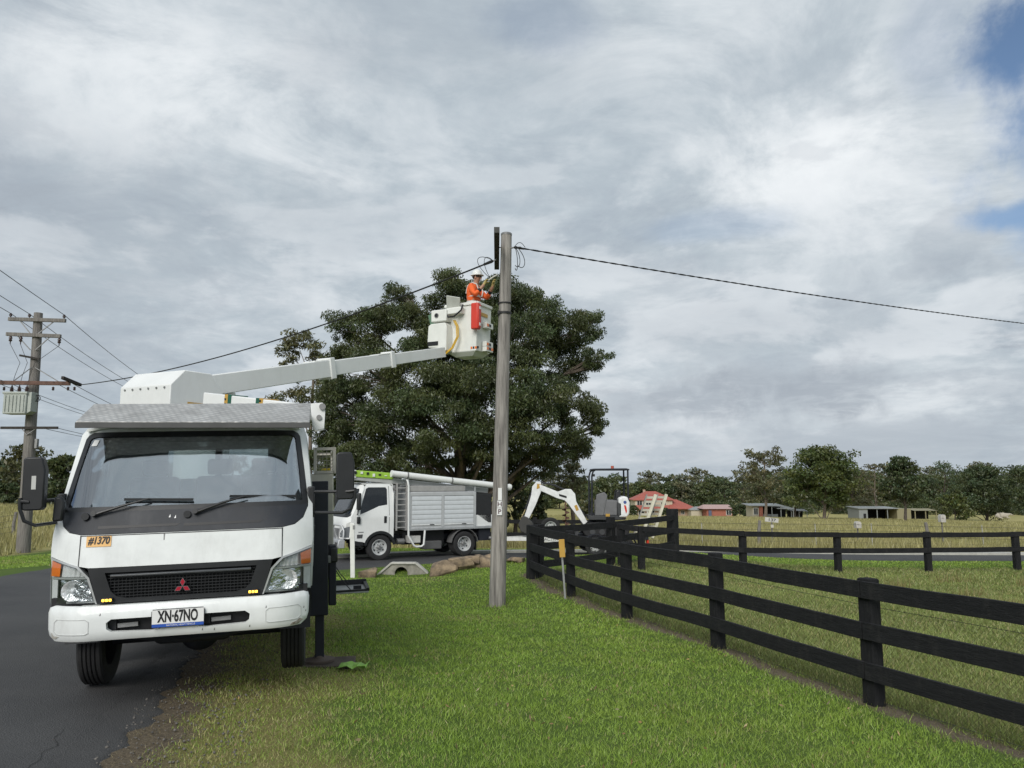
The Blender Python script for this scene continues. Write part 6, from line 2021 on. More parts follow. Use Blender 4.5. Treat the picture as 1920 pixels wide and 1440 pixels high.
rail_fence('rail_fence', 'black timber fence turning from the corner post back towards the driveway', [(.62, 18.12), (2.63, 20.9), (4.94, 24.0)], 1.2, (.30, .70, 1.08), .15, -1, rngf, .16, tall={0: (.18, 1.2), 1: (.19, 1.26), 2: (.29, 1.32)})
rail_fence('rail_fence', 'black two-rail timber fence across the far side of the paddock', [(2.9, 20.75), (3.35, 20.35), (6.25, 21.25), (9.25, 22.3), (12.05, 22.75), (14.75, 22.95), (17.5, 23.05), (20.3, 23.1)], 1.12, (.62, 1.05), .16, -1, rngf, .14)
rail_fence('rail_fence', 'black timber fence across the field behind the trailer', [(-3.2, 30.8), (-.6, 31.0), (.9, 31.1), (3.2, 31.3)], 1.2, (.55, 1.05), .15, -1, rngf, .15)

# old boundary wire fences
def wire_fence(label, pts, hgt, wood, nw, rng):
    T = thing('wire_fence', label, 'fence', (pts[0][0], pts[0][1], G(*pts[0])))
    o0 = Vector((pts[0][0], pts[0][1], G(*pts[0])))
    W = [Vector((x, y, G(x, y))) - o0 for x, y in pts]
    for i, p in enumerate(W):
        tall = hgt * rng.uniform(.93, 1.08)
        if i in wood:
            MB().tube([p - Vector((0, 0, .2)), p + Vector((rng.uniform(-.04, .04), 0, tall * .6)), p + Vector((rng.uniform(-.06, .06), 0, tall + .1))], [.075, .07, .065], 9).build('post', POLEL, T)
        else:
            MB().bar(p - Vector((0, 0, .2)), p + Vector((rng.uniform(-.03, .03), 0, tall)), .03, .03, up=(0, 1, 0)).build('picket', mat('pale picket', (.38, .37, .34), .7), T)
    for k in range(nw):
        z = hgt * (.25 + .7 * k / (nw - 1))
        MB().tube([p + Vector((0, -.03, z + rng.uniform(-.01, .01))) for p in W], .006, 4).build('fence_wire', WIREG, T)


wire_fence('old post and wire fence along the pale field beyond the driveway', [(5.6 + i * 2.45, 33.0 + .12 * i) for i in range(9)], 1.05, (2, 5, 8), 4, rngf)
wire_fence('old post and wire fence along the roadside field past the transformer pole', [(-15.2 - .245 * 2.6 * i - (2.2 if i == 0 else 2.2), 14.5 + 2.6 * i) for i in range(9)], 1.05, (0, 3, 6, 8), 4, rngf)

# ------------------------------------------------------------------ markers, culvert, rocks
b = Vector((at(662, 1073, 19.3).x, 19.3, 0)); b.z = G(b.x, b.y)
T = thing('marker_post', 'tall slim white marker post by the culvert', 'post', b)
hz = at(662, 946, 19.3).z - b.z
MB().prism([(-.055, -.02), (.055, -.02), (.055, .02), (-.055, .02)], -.2, 1.45, 'z').build('post_blade', mat('chalky white', (.74, .74, .71), .6, var=.1, grime=.3), T, bevel=.008).rotation_euler = (0, radians(-2), 0)
MB().lohi((-.03, -.026, 1.30), (.03, -.0215, 1.40)).build('reflector', mat('grey reflector', (.25, .25, .25), .3), T)
b = Vector((1.02, 15.05, G(1.02, 15.05)))
T = thing('marker_post', 'steel stake with an orange-yellow marker plate beside the fence', 'post', b)
MB().bar((0, 0, -.1), (-.06, 0, .80), .035, .035, up=(0, 1, 0)).build('stake', mat('galvanised stake', (.33, .34, .34), .5, .4), T)
MB().box((-.062, -.035, .95), (.11, .012, .34), Matrix.Rotation(radians(-3), 3, 'Y')).build('marker_plate', SIGNY, T, bevel=.006)
MB().box((-.062, -.02, .85), (.03, .03, .2)).build('plate_bracket', STEEL, T)

# culvert headwall
cyY = 20.4
cl, cr = at(706, 1080, cyY).x, at(801, 1080, cyY).x
c0 = (cl + cr) / 2; hwid = (cr - cl) / 2
ztop = at(755, 1057, cyY).z
zbot = ztop - .95
T = thing('culvert', 'weathered concrete culvert headwall with a round pipe under the driveway', 'culvert', (c0, cyY, zbot))
h = ztop - zbot
ring = [(.17 * cos(a) - .02, h - .25 + .17 * sin(a)) for a in np.linspace(0, 2 * pi, 21)[:-1]]
patch('headwall', lambda x, z: (x, 0, z), [(-hwid, 0), (hwid, 0), (hwid, h - .26), (.36, h), (-.28, h), (-hwid, h - .34)], CONC, T, holes=[ring], t=.14, step=.12)
cap = MB()
for p, q in (((-hwid - .02, h - .34), (-.28, h)), ((-.28, h), (.36, h)), ((.36, h), (hwid + .02, h - .26))):
    cap.bar((p[0], .06, p[1] + .012), (q[0], .06, q[1] + .012), .20, .05)
cap.build('coping', mat('pale coping', (.46, .45, .41), .9, var=.15, bump=.3), T, bevel=.01)
MB().lathe([(.02, .17), (1.2, .17), (1.2, .19), (.02, .19)], (-.02, 0, h - .25), 'y', 24, closed=True).build('pipe', mat('dark pipe', (.03, .028, .025), .9), T)
MB().lathe([(1.19, .18), (1.22, .18)], (-.02, 0, h - .25), 'y', 20).build('pipe_end', INK, T)


def rock(name, label, c, r, seed, group=None):
    rs = random.Random(int(seed * 10))
    bm = bmesh.new()
    for _ in range(16):
        p = Vector((rs.uniform(-1, 1), rs.uniform(-1, 1), rs.uniform(-1, 1)))
        m_ = max(abs(p.x), abs(p.y), abs(p.z))
        p = p / m_ * rs.uniform(.75, 1.0)
        p.x *= .95; p.y *= .95
        bm.verts.new((p.x, p.y, p.z))
    bmesh.ops.convex_hull(bm, input=bm.verts)
    bmesh.ops.delete(bm, geom=[v for v in bm.verts if not v.link_faces], context='VERTS')
    bmesh.ops.bevel(bm, geom=list(bm.edges), offset=.07, segments=2, profile=.6, affect='EDGES')
    bmesh.ops.triangulate(bm, faces=bm.faces)
    bmesh.ops.subdivide_edges(bm, edges=[e for e in bm.edges if e.calc_length() > .22], cuts=2, use_grid_fill=True)
    for v in bm.verts:
        q = v.co + Vector((seed * 3.7, seed * 1.3, seed))
        d = 1 + .07 * mnoise.noise(q * 2.1) + .035 * mnoise.noise(q * 6) - .05 * max(0, mnoise.noise(Vector((q.x, q.y, q.z * 5))))
        v.co = Vector((v.co.x * d * r[0], v.co.y * d * r[1], v.co.z * d * r[2]))
    me = bpy.data.meshes.new(name); bm.to_mesh(me); bm.free()
    o = link(name, me, ROCK, None, smooth=True, angle=28)
    o.location = c
    o.rotation_euler = (seed * .13 % .2 - .1, seed * .21 % .2 - .1, (seed * 1.3) % .8 - .4)
    return tag(o, label, 'rock', group)


for i, (px, py, Y, w, hh, lab) in enumerate(((690, 1074, 20.0, .28, .16, 'small pale sandstone rock left of the culvert wall'),
                                            (832, 1066, 20.3, .42, .26, 'broad brown sandstone boulder against the right side of the culvert'),
                                            (868, 1060, 20.5, .44, .24, 'flat-topped brown boulder in the middle of the rock row'),
                                            (884, 1049, 20.7, .27, .13, 'yellowish slab rock lying on top of the rock row'),
                                            (908, 1058, 20.8, .40, .26, 'large grey-brown boulder at the pole end of the rock row'),
                                            (847, 1062, 20.9, .30, .22, 'pinkish boulder tucked behind the rock row'),
                                            (914, 1045, 21.3, .34, .12, 'thin pale stone behind the lone pole'),
                                            (965, 1050, 22.2, .30, .09, 'low pale stone at the driveway edge by the fence corner'))):
    p = at(px, py, Y)
    rock('rock', lab, (p.x, Y, p.z), (w, w * .75, hh), i + 2.3)

# ------------------------------------------------------------------ buildings far behind
ROOFR = mat('red roof tiles', (.36, .10, .075), .7, var=.15, scale=2)
BRICK = mat('pale brick wall', (.42, .30, .22), .85, var=.12, scale=3)
BRICKR = mat('red brick wall', (.36, .13, .09), .85, var=.15, scale=3)
CREAMW = mat('cream render', (.48, .43, .33), .8, var=.08)
SHEDG = mat('grey shed iron', (.27, .285, .285), .5, .2, var=.1)
SHEDT = mat('tan shed iron', (.26, .235, .14), .6, var=.1)
SHADE = mat('painted bay shade', (.012, .012, .014), .9)  # shade of open bays and doorways, painted as near-black walls
WINF = mat('window frame white', (.7, .7, .68), .5)
WING = mat('dark window pane', (.03, .035, .04), .15)


def bld(name, label, px, base_py, D):
    b = at(px, base_py, D)
    b.z = min(b.z, G(b.x, D)) if False else b.z
    return thing(name, label, 'building', (b.x, D, b.z)), D / FPX * 1.0


def hip(m, parent, x0, x1, y0, y1, z0, rx0, rx1, z1, over=.5, name='roof'):
    ym = (y0 + y1) / 2
    v = [(x0 - over, y0 - over, z0), (x1 + over, y0 - over, z0), (x1 + over, y1 + over, z0), (x0 - over, y1 + over, z0), (rx0, ym, z1), (rx1, ym, z1),
         (x0 - over, y0 - over, z0 - .2), (x1 + over, y0 - over, z0 - .2), (x1 + over, y1 + over, z0 - .2), (x0 - over, y1 + over, z0 - .2)]
    return MB().add(v, [(0, 1, 5, 4), (1, 2, 5), (2, 3, 4, 5), (3, 0, 4), (0, 6, 7, 1), (1, 7, 8, 2), (2, 8, 9, 3), (3, 9, 6, 0), (6, 9, 8, 7)]).build(name, m, parent, smooth=False)


def window(parent, x, z, w, h, y=-.05):
    o = MB().lohi((x - w / 2 - .1, y - .06, z - h / 2 - .1), (x + w / 2 + .1, y + .1, z + h / 2 + .1)).build('window', WINF, parent)
    MB().lohi((x - w / 2, y - .09, z - h / 2), (x + w / 2, y - .05, z + h / 2)).build('pane', WING, o)
    MB().lohi((x - .04, y - .11, z - h / 2), (x + .04, y - .05, z + h / 2)).build('mullion', WINF, o)


def build_buildings():
    T, s = bld('brick_house', 'two-storey brick house with a red tiled hip roof', 1190, 969, 230)
    w = MB().lohi((0, 0, -1), (17.5, 9, 2.45)).build('ground_floor', BRICK, T)
    MB().lohi((.2, .4, 2.3), (11.3, 9, 5.0)).build('upper_floor', CREAMW, T)
    r = hip(ROOFR, T, .2, 11.3, .4, 9, 5.0, 4.2, 7.2, 7.4, .6)
    MB().lohi((3.5, 5, 6.2), (4.2, 5.7, 7.9)).build('chimney', BRICK, r)
    hip(ROOFR, T, 10.5, 17.5, -1.5, 9, 2.5, 11.3, 13.2, 5.0, .6)
    MB().add([(-.4, -1.6, 2.35), (11, -1.6, 2.35), (11, .4, 3.4), (-.4, .4, 3.4), (-.4, -1.6, 2.2), (11, -1.6, 2.2), (11, .4, 3.2), (-.4, .4, 3.2)], [(0, 1, 2, 3), (4, 7, 6, 5), (0, 4, 5, 1), (1, 5, 6, 2), (2, 6, 7, 3), (3, 7, 4, 0)]).build('verandah_roof', ROOFR, T, smooth=False)
    for x in (.2, 3.5, 7):
        MB().lohi((x - .1, -1.4, -1), (x + .1, -1.2, 2.3)).build('verandah_post', WINF, T)
    for x in (1.6, 4.2, 8.6):
        window(T, x, 4.0, 1.4, 1.2, .38)
    for x in (12.3, 14.2, 16.2):
        window(T, x, 1.3, .9, 1.0)
    for x in (2, 5, 8):
        window(T, x, 1.2, 1.6, 1.4)
    T, s = bld('cottage', 'low cream cottage beside the red-roofed house', 1306, 970, 225)
    MB().lohi((-1.5, 0, -1), (5.0, 6, 2.2)).build('wall', CREAMW, T)
    hip(SHEDG, T, -1.5, 5, 0, 6, 2.2, .5, 3, 3.0, .3)
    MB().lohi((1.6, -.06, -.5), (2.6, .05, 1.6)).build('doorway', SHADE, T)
    window(T, 4, 1.1, .9, .9)
    T, s = bld('brick_bungalow', 'red brick bungalow with a pale iron roof next to the hedge', 1332, 969, 220)
    MB().lohi((-1, 0, -1), (6.2, 7, 2.2)).build('wall', BRICKR, T)
    MB().add([(-2.2, -.8, 2.2), (6.6, -.8, 2.2), (6.2, 3.5, 3.3), (-1.2, 3.5, 3.3), (6.6, 7.4, 2.2), (-2.2, 7.4, 2.2)], [(0, 1, 2, 3), (3, 2, 4, 5), (0, 3, 5), (1, 4, 2)]).build('roof', mat('pink iron roof', (.45, .30, .28), .6, var=.2), T, smooth=False)
    window(T, 5.2, 1.2, 1.3, 1.3)
    MB().lohi((-.6, -.7, -.5), (.2, -.4, 1.8)).build('water_tank', mat('blue tank', (.09, .11, .18), .6), T)
    T, s = bld('carport', 'flat-roofed carport with dark open bays and a red brick pier', 1414, 969, 190)
    MB().lohi((-.4, 0, -1), (1.2, 5, 2.6)).build('wall', CREAMW, T)
    window(T, .45, 1.3, .9, 1.5)
    MB().lohi((1.25, -.3, -1), (2.1, .4, 2.6)).build('brick_pier', BRICKR, T)
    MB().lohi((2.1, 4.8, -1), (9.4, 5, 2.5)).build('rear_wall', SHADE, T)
    MB().add([(-1.4, -.8, 2.75), (7.2, -.8, 2.7), (7.2, 5.4, 3.1), (-1.4, 5.4, 3.1), (-1.4, -.8, 2.6), (7.2, -.8, 2.55), (7.2, 5.4, 2.9), (-1.4, 5.4, 2.9)], [(0, 1, 2, 3), (4, 7, 6, 5), (0, 4, 5, 1), (1, 5, 6, 2), (2, 6, 7, 3), (3, 7, 4, 0)]).build('roof', SHEDG, T, smooth=False)
    MB().add([(5.4, -.9, 2.1), (9.6, -.9, 2.0), (9.6, 5.4, 2.5), (5.4, 5.4, 2.5), (5.4, -.9, 1.95), (9.6, -.9, 1.85), (9.6, 5.4, 2.3), (5.4, 5.4, 2.3)], [(0, 1, 2, 3), (4, 7, 6, 5), (0, 4, 5, 1), (1, 5, 6, 2), (2, 6, 7, 3), (3, 7, 4, 0)]).build('roof', SHEDG, T, smooth=False)
    for x in (4.2, 6.4, 9.4):
        MB().lohi((x - .08, -.6, -1), (x + .08, -.45, 2.5)).build('post', SHEDG, T)
    MB().lohi((2.2, .5, -.3), (6.0, .7, .6)).build('low_rail', mat('rail grey', (.16, .17, .18), .6), T)
    T, s = bld('lean_to', 'small grey lean-to beside the carport', 1484, 967, 200)
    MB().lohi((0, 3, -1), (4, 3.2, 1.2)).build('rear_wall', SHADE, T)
    MB().add([(-.3, -.3, 1.3), (4.4, -.3, 1.1), (4.4, 3.4, 1.6), (-.3, 3.4, 1.6)], [(0, 1, 2, 3)]).build('roof', SHEDG, T, smooth=False)
    for x in (0, 2, 4):
        MB().lohi((x - .08, -.1, -1), (x + .08, .05, 1.2)).build('post', SHEDG, T)
    T, s = bld('farm_shed', 'long open farm shed of grey and tan iron under the trees', 1611, 968, 180)
    MB().lohi((0, 0, -1), (2.0, 6, 1.75)).build('side_bay', SHEDG, T)
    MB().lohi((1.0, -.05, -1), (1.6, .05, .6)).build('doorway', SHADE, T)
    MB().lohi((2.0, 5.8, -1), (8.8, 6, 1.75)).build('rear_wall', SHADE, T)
    MB().lohi((8.8, 0, -1), (12.0, 6, 1.7)).build('tan_bay', SHEDT, T)
    MB().add([(-.3, -.4, 1.85), (9.0, -.4, 1.85), (9.0, 6.3, 2.1), (-.3, 6.3, 2.1), (-.3, -.4, 1.7), (9, -.4, 1.7), (9, 6.3, 1.95), (-.3, 6.3, 1.95)], [(0, 1, 2, 3), (4, 7, 6, 5), (0, 4, 5, 1), (1, 5, 6, 2), (2, 6, 7, 3), (3, 7, 4, 0)]).build('roof', SHEDG, T, smooth=False)
    for x in (4.2, 6.6):
        MB().lohi((x - .08, .0, -1), (x + .08, .15, 1.75)).build('post', SHEDG, T)
    T, s = bld('hay_shed', 'low dark hay shed with a tan roof beside the yellow-green bush', 1716, 967, 200)
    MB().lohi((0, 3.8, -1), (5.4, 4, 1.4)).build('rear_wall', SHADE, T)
    MB().add([(-.4, -.4, 1.3), (5.8, -.4, 1.3), (5.8, 4.4, 1.7), (-.4, 4.4, 1.7)], [(0, 1, 2, 3)]).build('roof', SHEDT, T, smooth=False)
    for x in (0, 2.7, 5.4):
        MB().lohi((x - .1, -.1, -1), (x + .1, .1, 1.3)).build('post', SHEDT, T)


build_buildings()


# ------------------------------------------------------------------ trees
def leaf_cloud(name, centers, radii, counts, L, W, m, parent, rng, droop=.5, tint=None, kind_var=.25):
    """leaf-sized faces spread through clumps"""
    C = np.repeat(np.asarray(centers, float), counts, axis=0)
    R = np.repeat(np.asarray(radii, float), counts, axis=0)
    n = len(C)
    d = rng.normal(size=(n, 3)); d /= np.linalg.norm(d, axis=1)[:, None]
    rr = rng.random(n) ** .45
    P = C + d * R * rr[:, None]
    # leaf directions: mixed outward / drooping
    ax = rng.normal(size=(n, 3)) + d * .6
    ax[:, 2] -= droop * 1.4
    ax /= np.linalg.norm(ax, axis=1)[:, None]
    up = rng.normal(size=(n, 3))
    sd = np.cross(ax, up); sd /= np.maximum(np.linalg.norm(sd, axis=1), 1e-6)[:, None]
    l = L * rng.uniform(.6, 1.35, n)[:, None]; w = W * rng.uniform(.6, 1.3, n)[:, None]
    V = np.stack([P - ax * l * .5, P + sd * w * .5, P + ax * l * .5, P - sd * w * .5], 1).reshape(-1, 3)
    me = bpy.data.meshes.new(name)
    me.vertices.add(4 * n); me.vertices.foreach_set('co', V.ravel())
    me.loops.add(4 * n); me.loops.foreach_set('vertex_index', np.arange(4 * n))
    me.polygons.add(n); me.polygons.foreach_set('loop_start', np.arange(n) * 4); me.polygons.foreach_set('loop_total', np.full(n, 4))
    me.update()
    cl = rng.uniform(1 - kind_var, 1 + kind_var, len(centers))
    hue = rng.uniform(-.12, .12, len(centers))
    b = np.repeat(cl, counts) * rng.uniform(.75, 1.25, n)
    h = np.repeat(hue, counts) + rng.normal(0, .05, n)
    t = np.array(tint if tint is not None else (1, 1, 1))
    col = np.stack([b * (1 + h) * t[0], b * t[1], b * (1 - h) * t[2], np.ones(n)], 1)
    a = me.attributes.new('tint', 'FLOAT_COLOR', 'POINT')
    a.data.foreach_set('color', np.repeat(col, 4, axis=0).astype(np.float32).ravel())
    o = bpy.data.objects.new(name, me); COL.objects.link(o); me.materials.append(m); o.parent = parent
    return o


def limb(mb, p, q, r0, r1, rng, bend=.12, n=6, sides=7):
    p, q = Vector(p), Vector(q)
    L = (q - p).length
    off = Vector((rng.uniform(-1, 1), rng.uniform(-1, 1), rng.uniform(-.3, .6))) * bend * L
    pts = [p.lerp(q, t) + off * 4 * t * (1 - t) * .6 + Vector((rng.uniform(-1, 1), rng.uniform(-1, 1), 0)) * .012 * L for t in np.linspace(0, 1, n)]
    mb.tube(pts, [r0 + (r1 - r0) * t for t in np.linspace(0, 1, n)], sides)
    return pts


def tree_from_lobes(T, lobes, trunk_pts, r0, leafL, leafW, dens, m, bark, seed, sub=9, droop=.5, tint=None, subr=.36):
    """lobes: (centre, radius) in the tree's own space; limbs run from the trunk to every lobe"""
    rng = np.random.default_rng(seed); rr = random.Random(seed)
    tr = MB()
    tp = [Vector(p) for p in trunk_pts]
    n = len(tp)
    tr.tube(tp, [r0 * (1 - .55 * i / (n - 1)) * (1.25 if i == 0 else 1) for i in range(n)], 10)
    cs, rs, ct = [], [], []
    for c, r in lobes:
        c, r = Vector(c), Vector(r)
        hz_ = hypot(c.x - tp[0].x, c.y - tp[0].y)
        k = min(range(n), key=lambda i: abs(tp[i].z - (c.z - max(r.z * 1.6, .75 * hz_))))
        st = tp[k]
        pts = limb(tr, st, c, r0 * .36 * (1 - .4 * k / n), r0 * .05, rr, .10)
        ns = max(4, int(sub * (r.x * r.y * r.z) ** (1 / 3) ** .5)) if False else sub
        for j in range(ns):
            d = Vector(rng.normal(size=3)); d.normalize()
            q = .45 + .5 * rng.random()
            sc = c + Vector((d.x * r.x * q, d.y * r.y * q, d.z * r.z * q))
            s = subr * (.7 + .6 * rng.random())
            cs.append(sc); rs.append((r.x * s, r.y * s, r.z * s * .8))
            ct.append(max(6, int(dens * (r.x * r.z) * s * s * (.7 + .6 * rng.random()))))
            if rr.random() < .55:
                limb(tr, pts[-2], sc, r0 * .07, r0 * .015, rr, .08, 4, 5)
    t = tr.build('trunk', bark, T, angle=60)
    leaf_cloud('crown', cs, rs, ct, leafL, leafW, m, T, rng, droop, tint)


LEAF = leaf_mat('gum leaves', (.074, .094, .034))
LEAFD = leaf_mat('dark leaves', (.068, .090, .038))
LEAFG = leaf_mat('grey green leaves', (.125, .132, .072))
LEAFB = leaf_mat('bright leaves', (.115, .14, .036))


def build_big_tree():
    D = 38.0
    b = Vector((at(860, 1000, D).x, D, 0)); b.z = G(b.x, D)
    T = thing('gum_tree', 'huge dark-green gum tree spreading behind the service truck', 'tree', b)
    s = D / FPX
    L = []
    for (px, py, rx, ry, dy) in ((850, 548, 62, 38, 0), (752, 556, 36, 26, 1), (905, 560, 60, 45, 2), (965, 565, 70, 55, 0), (1010, 590, 50, 50, -1), (690, 612, 75, 42, 0), (770, 610, 70, 45, -2), (655, 655, 40, 38, 1),
                                 (870, 625, 85, 60, -3), (960, 650, 80, 60, -3), (1060, 625, 62, 50, 0), (1095, 612, 38, 32, 1), (1112, 672, 34, 26, 0), (1060, 690, 55, 35, 2), (690, 690, 80, 55, -1), (790, 690, 80, 55, -3),
                                 (880, 715, 80, 50, -4), (985, 740, 85, 60, -4), (1075, 760, 55, 48, -1), (1115, 795, 30, 24, 0), (655, 770, 60, 55, 0), (740, 770, 80, 60, -3), (840, 790, 85, 60, -4), (935, 810, 85, 60, -4),
                                 (1035, 830, 65, 42, -2), (1080, 845, 35, 26, 0), (640, 840, 50, 55, 1), (700, 850, 70, 50, -2), (790, 860, 75, 45, -2), (1000, 870, 60, 35, 0), (900, 870, 70, 38, 0), (625, 740, 36, 40, 2), (745, 900, 60, 25, 2), (622, 800, 42, 45, 1), (606, 860, 36, 40, 2), (650, 890, 50, 30, 2)):
        p = at(px, py, D + dy) - b
        L.append((p, (rx * s, max(2.0, rx * s * .9), ry * s)))
    trunk = [(0, 0, -.3), (.1, 0, 1.2), (.1, .1, 2.6), (0, .2, 4.4), (.3, 0, 6.5), (.5, 0, 8.5)]
    tree_from_lobes(T, L, trunk, .42, .165, .052, 1500, LEAF, BARK, 7, sub=27, droop=.75, subr=.32)
    # extra stems
    rr = random.Random(2)
    mb = MB()
    for (x, z) in ((-3.5, 5), (-1.8, 6), (2.0, 6), (3.6, 4.4), (-4.6, 3.4), (1.0, 7)):
        limb(mb, (rr.uniform(-.8, .8), rr.uniform(-.6, .6), -.2), (x, rr.uniform(-1.5, 1.5), z), .24, .10, rr, .07, 7, 8)
    mb.build('stem', BARK, T, angle=60)


build_big_tree()


def build_side_trees():
    # loose paler gum on its left, and grey one low on its right
    for (name, lab, D, base_px, lobes, m, seed, tint) in (
        ('gum_tree', 'loose olive gum tree poking out left of the huge gum above the boom', 44, 575,
         ((560, 640, 40, 28), (540, 665, 26, 18), (590, 660, 30, 22), (600, 700, 36, 26), (560, 700, 30, 22), (545, 745, 40, 24), (590, 745, 36, 24), (620, 720, 30, 26), (530, 690, 18, 14)), LEAFG, 31, (1.0, .98, .8)),
        ('gum_tree', 'small grey-green gum tree between the huge gum and the excavator canopy', 46, 1072,
         ((1060, 872, 28, 18), (1080, 880, 22, 18), (1065, 900, 30, 16), (1088, 900, 14, 14), (1045, 890, 22, 16), (1070, 925, 26, 12), (1040, 915, 22, 12)), LEAFG, 33, (1.1, 1.08, 1.0))):
        b = Vector((at(base_px, 1000, D).x, D, 0)); b.z = G(b.x, D)
        T = thing(name, lab, 'tree', b)
        s = D / FPX
        L = [(at(px, py, D) - b, (rx * s, rx * s, ry * s)) for px, py, rx, ry in lobes]
        h = max(p.z for p, r in L)
        tree_from_lobes(T, L, [(0, 0, -.3), (.1, 0, h * .25), (0, .1, h * .5), (.1, 0, h * .8)], .16,  .26, .08, 420, m, BARK, seed, sub=14, tint=tint)


build_side_trees()


def far_tree(name, label, px, top_py, base_py, wpx, D, m, seed, bark=BARKD, nl=12, dens=9.0, leaf=(.58, .32), style='dome', tint=None, group=None, trunk_frac=.35, cat='tree'):
    base = at(px, base_py, D)
    z = min(base.z, G(base.x, D) + .3)
    T = thing(name, label, cat, (base.x, D, z), group=group)
    h = at(px, top_py, D).z - z
    w = wpx * D / FPX
    rr = random.Random(seed)
    L = []
    for k in range(nl):
        t = (k + .5) / nl
        zz = trunk_frac + (1 - trunk_frac) * t
        if style == 'dome':
            rad = .5 * w * (1 - max(0, (t - .35) / .65) ** 2.2 * .75)
        elif style == 'airy':
            rad = .5 * w * (.55 + .45 * sin(pi * min(1, t * 1.1)))
        else:
            rad = .5 * w * (.85 if t < .6 else .7)
        a = k * 2.4 + rr.uniform(-.5, .5)
        q = rr.uniform(.35, .75)
        r = w * rr.uniform(.20, .29) * (1 if style != 'airy' else .85)
        r = min(r, h * .22)
        zc = min(h * zz * rr.uniform(.93, 1.03), h - r * .75)
        L.append(((rad * q * cos(a), rad * q * sin(a), zc), (r * 1.15, r * 1.15, r * .8)))
    L.append(((0, 0, h - w * .10), (w * .2, w * .2, min(w * .11, h * .15))))
    tree_from_lobes(T, L, [(0, 0, -.6), (.02 * h, 0, h * .2), (0, .02 * h, h * .45), (.02 * h, 0, h * .75)], max(.12, h * .022), leaf[0], leaf[1], dens * 2.4, m, bark, seed, sub=9 if style == 'airy' else 13, tint=tint, subr=.46 if style != 'airy' else .40)
    return T


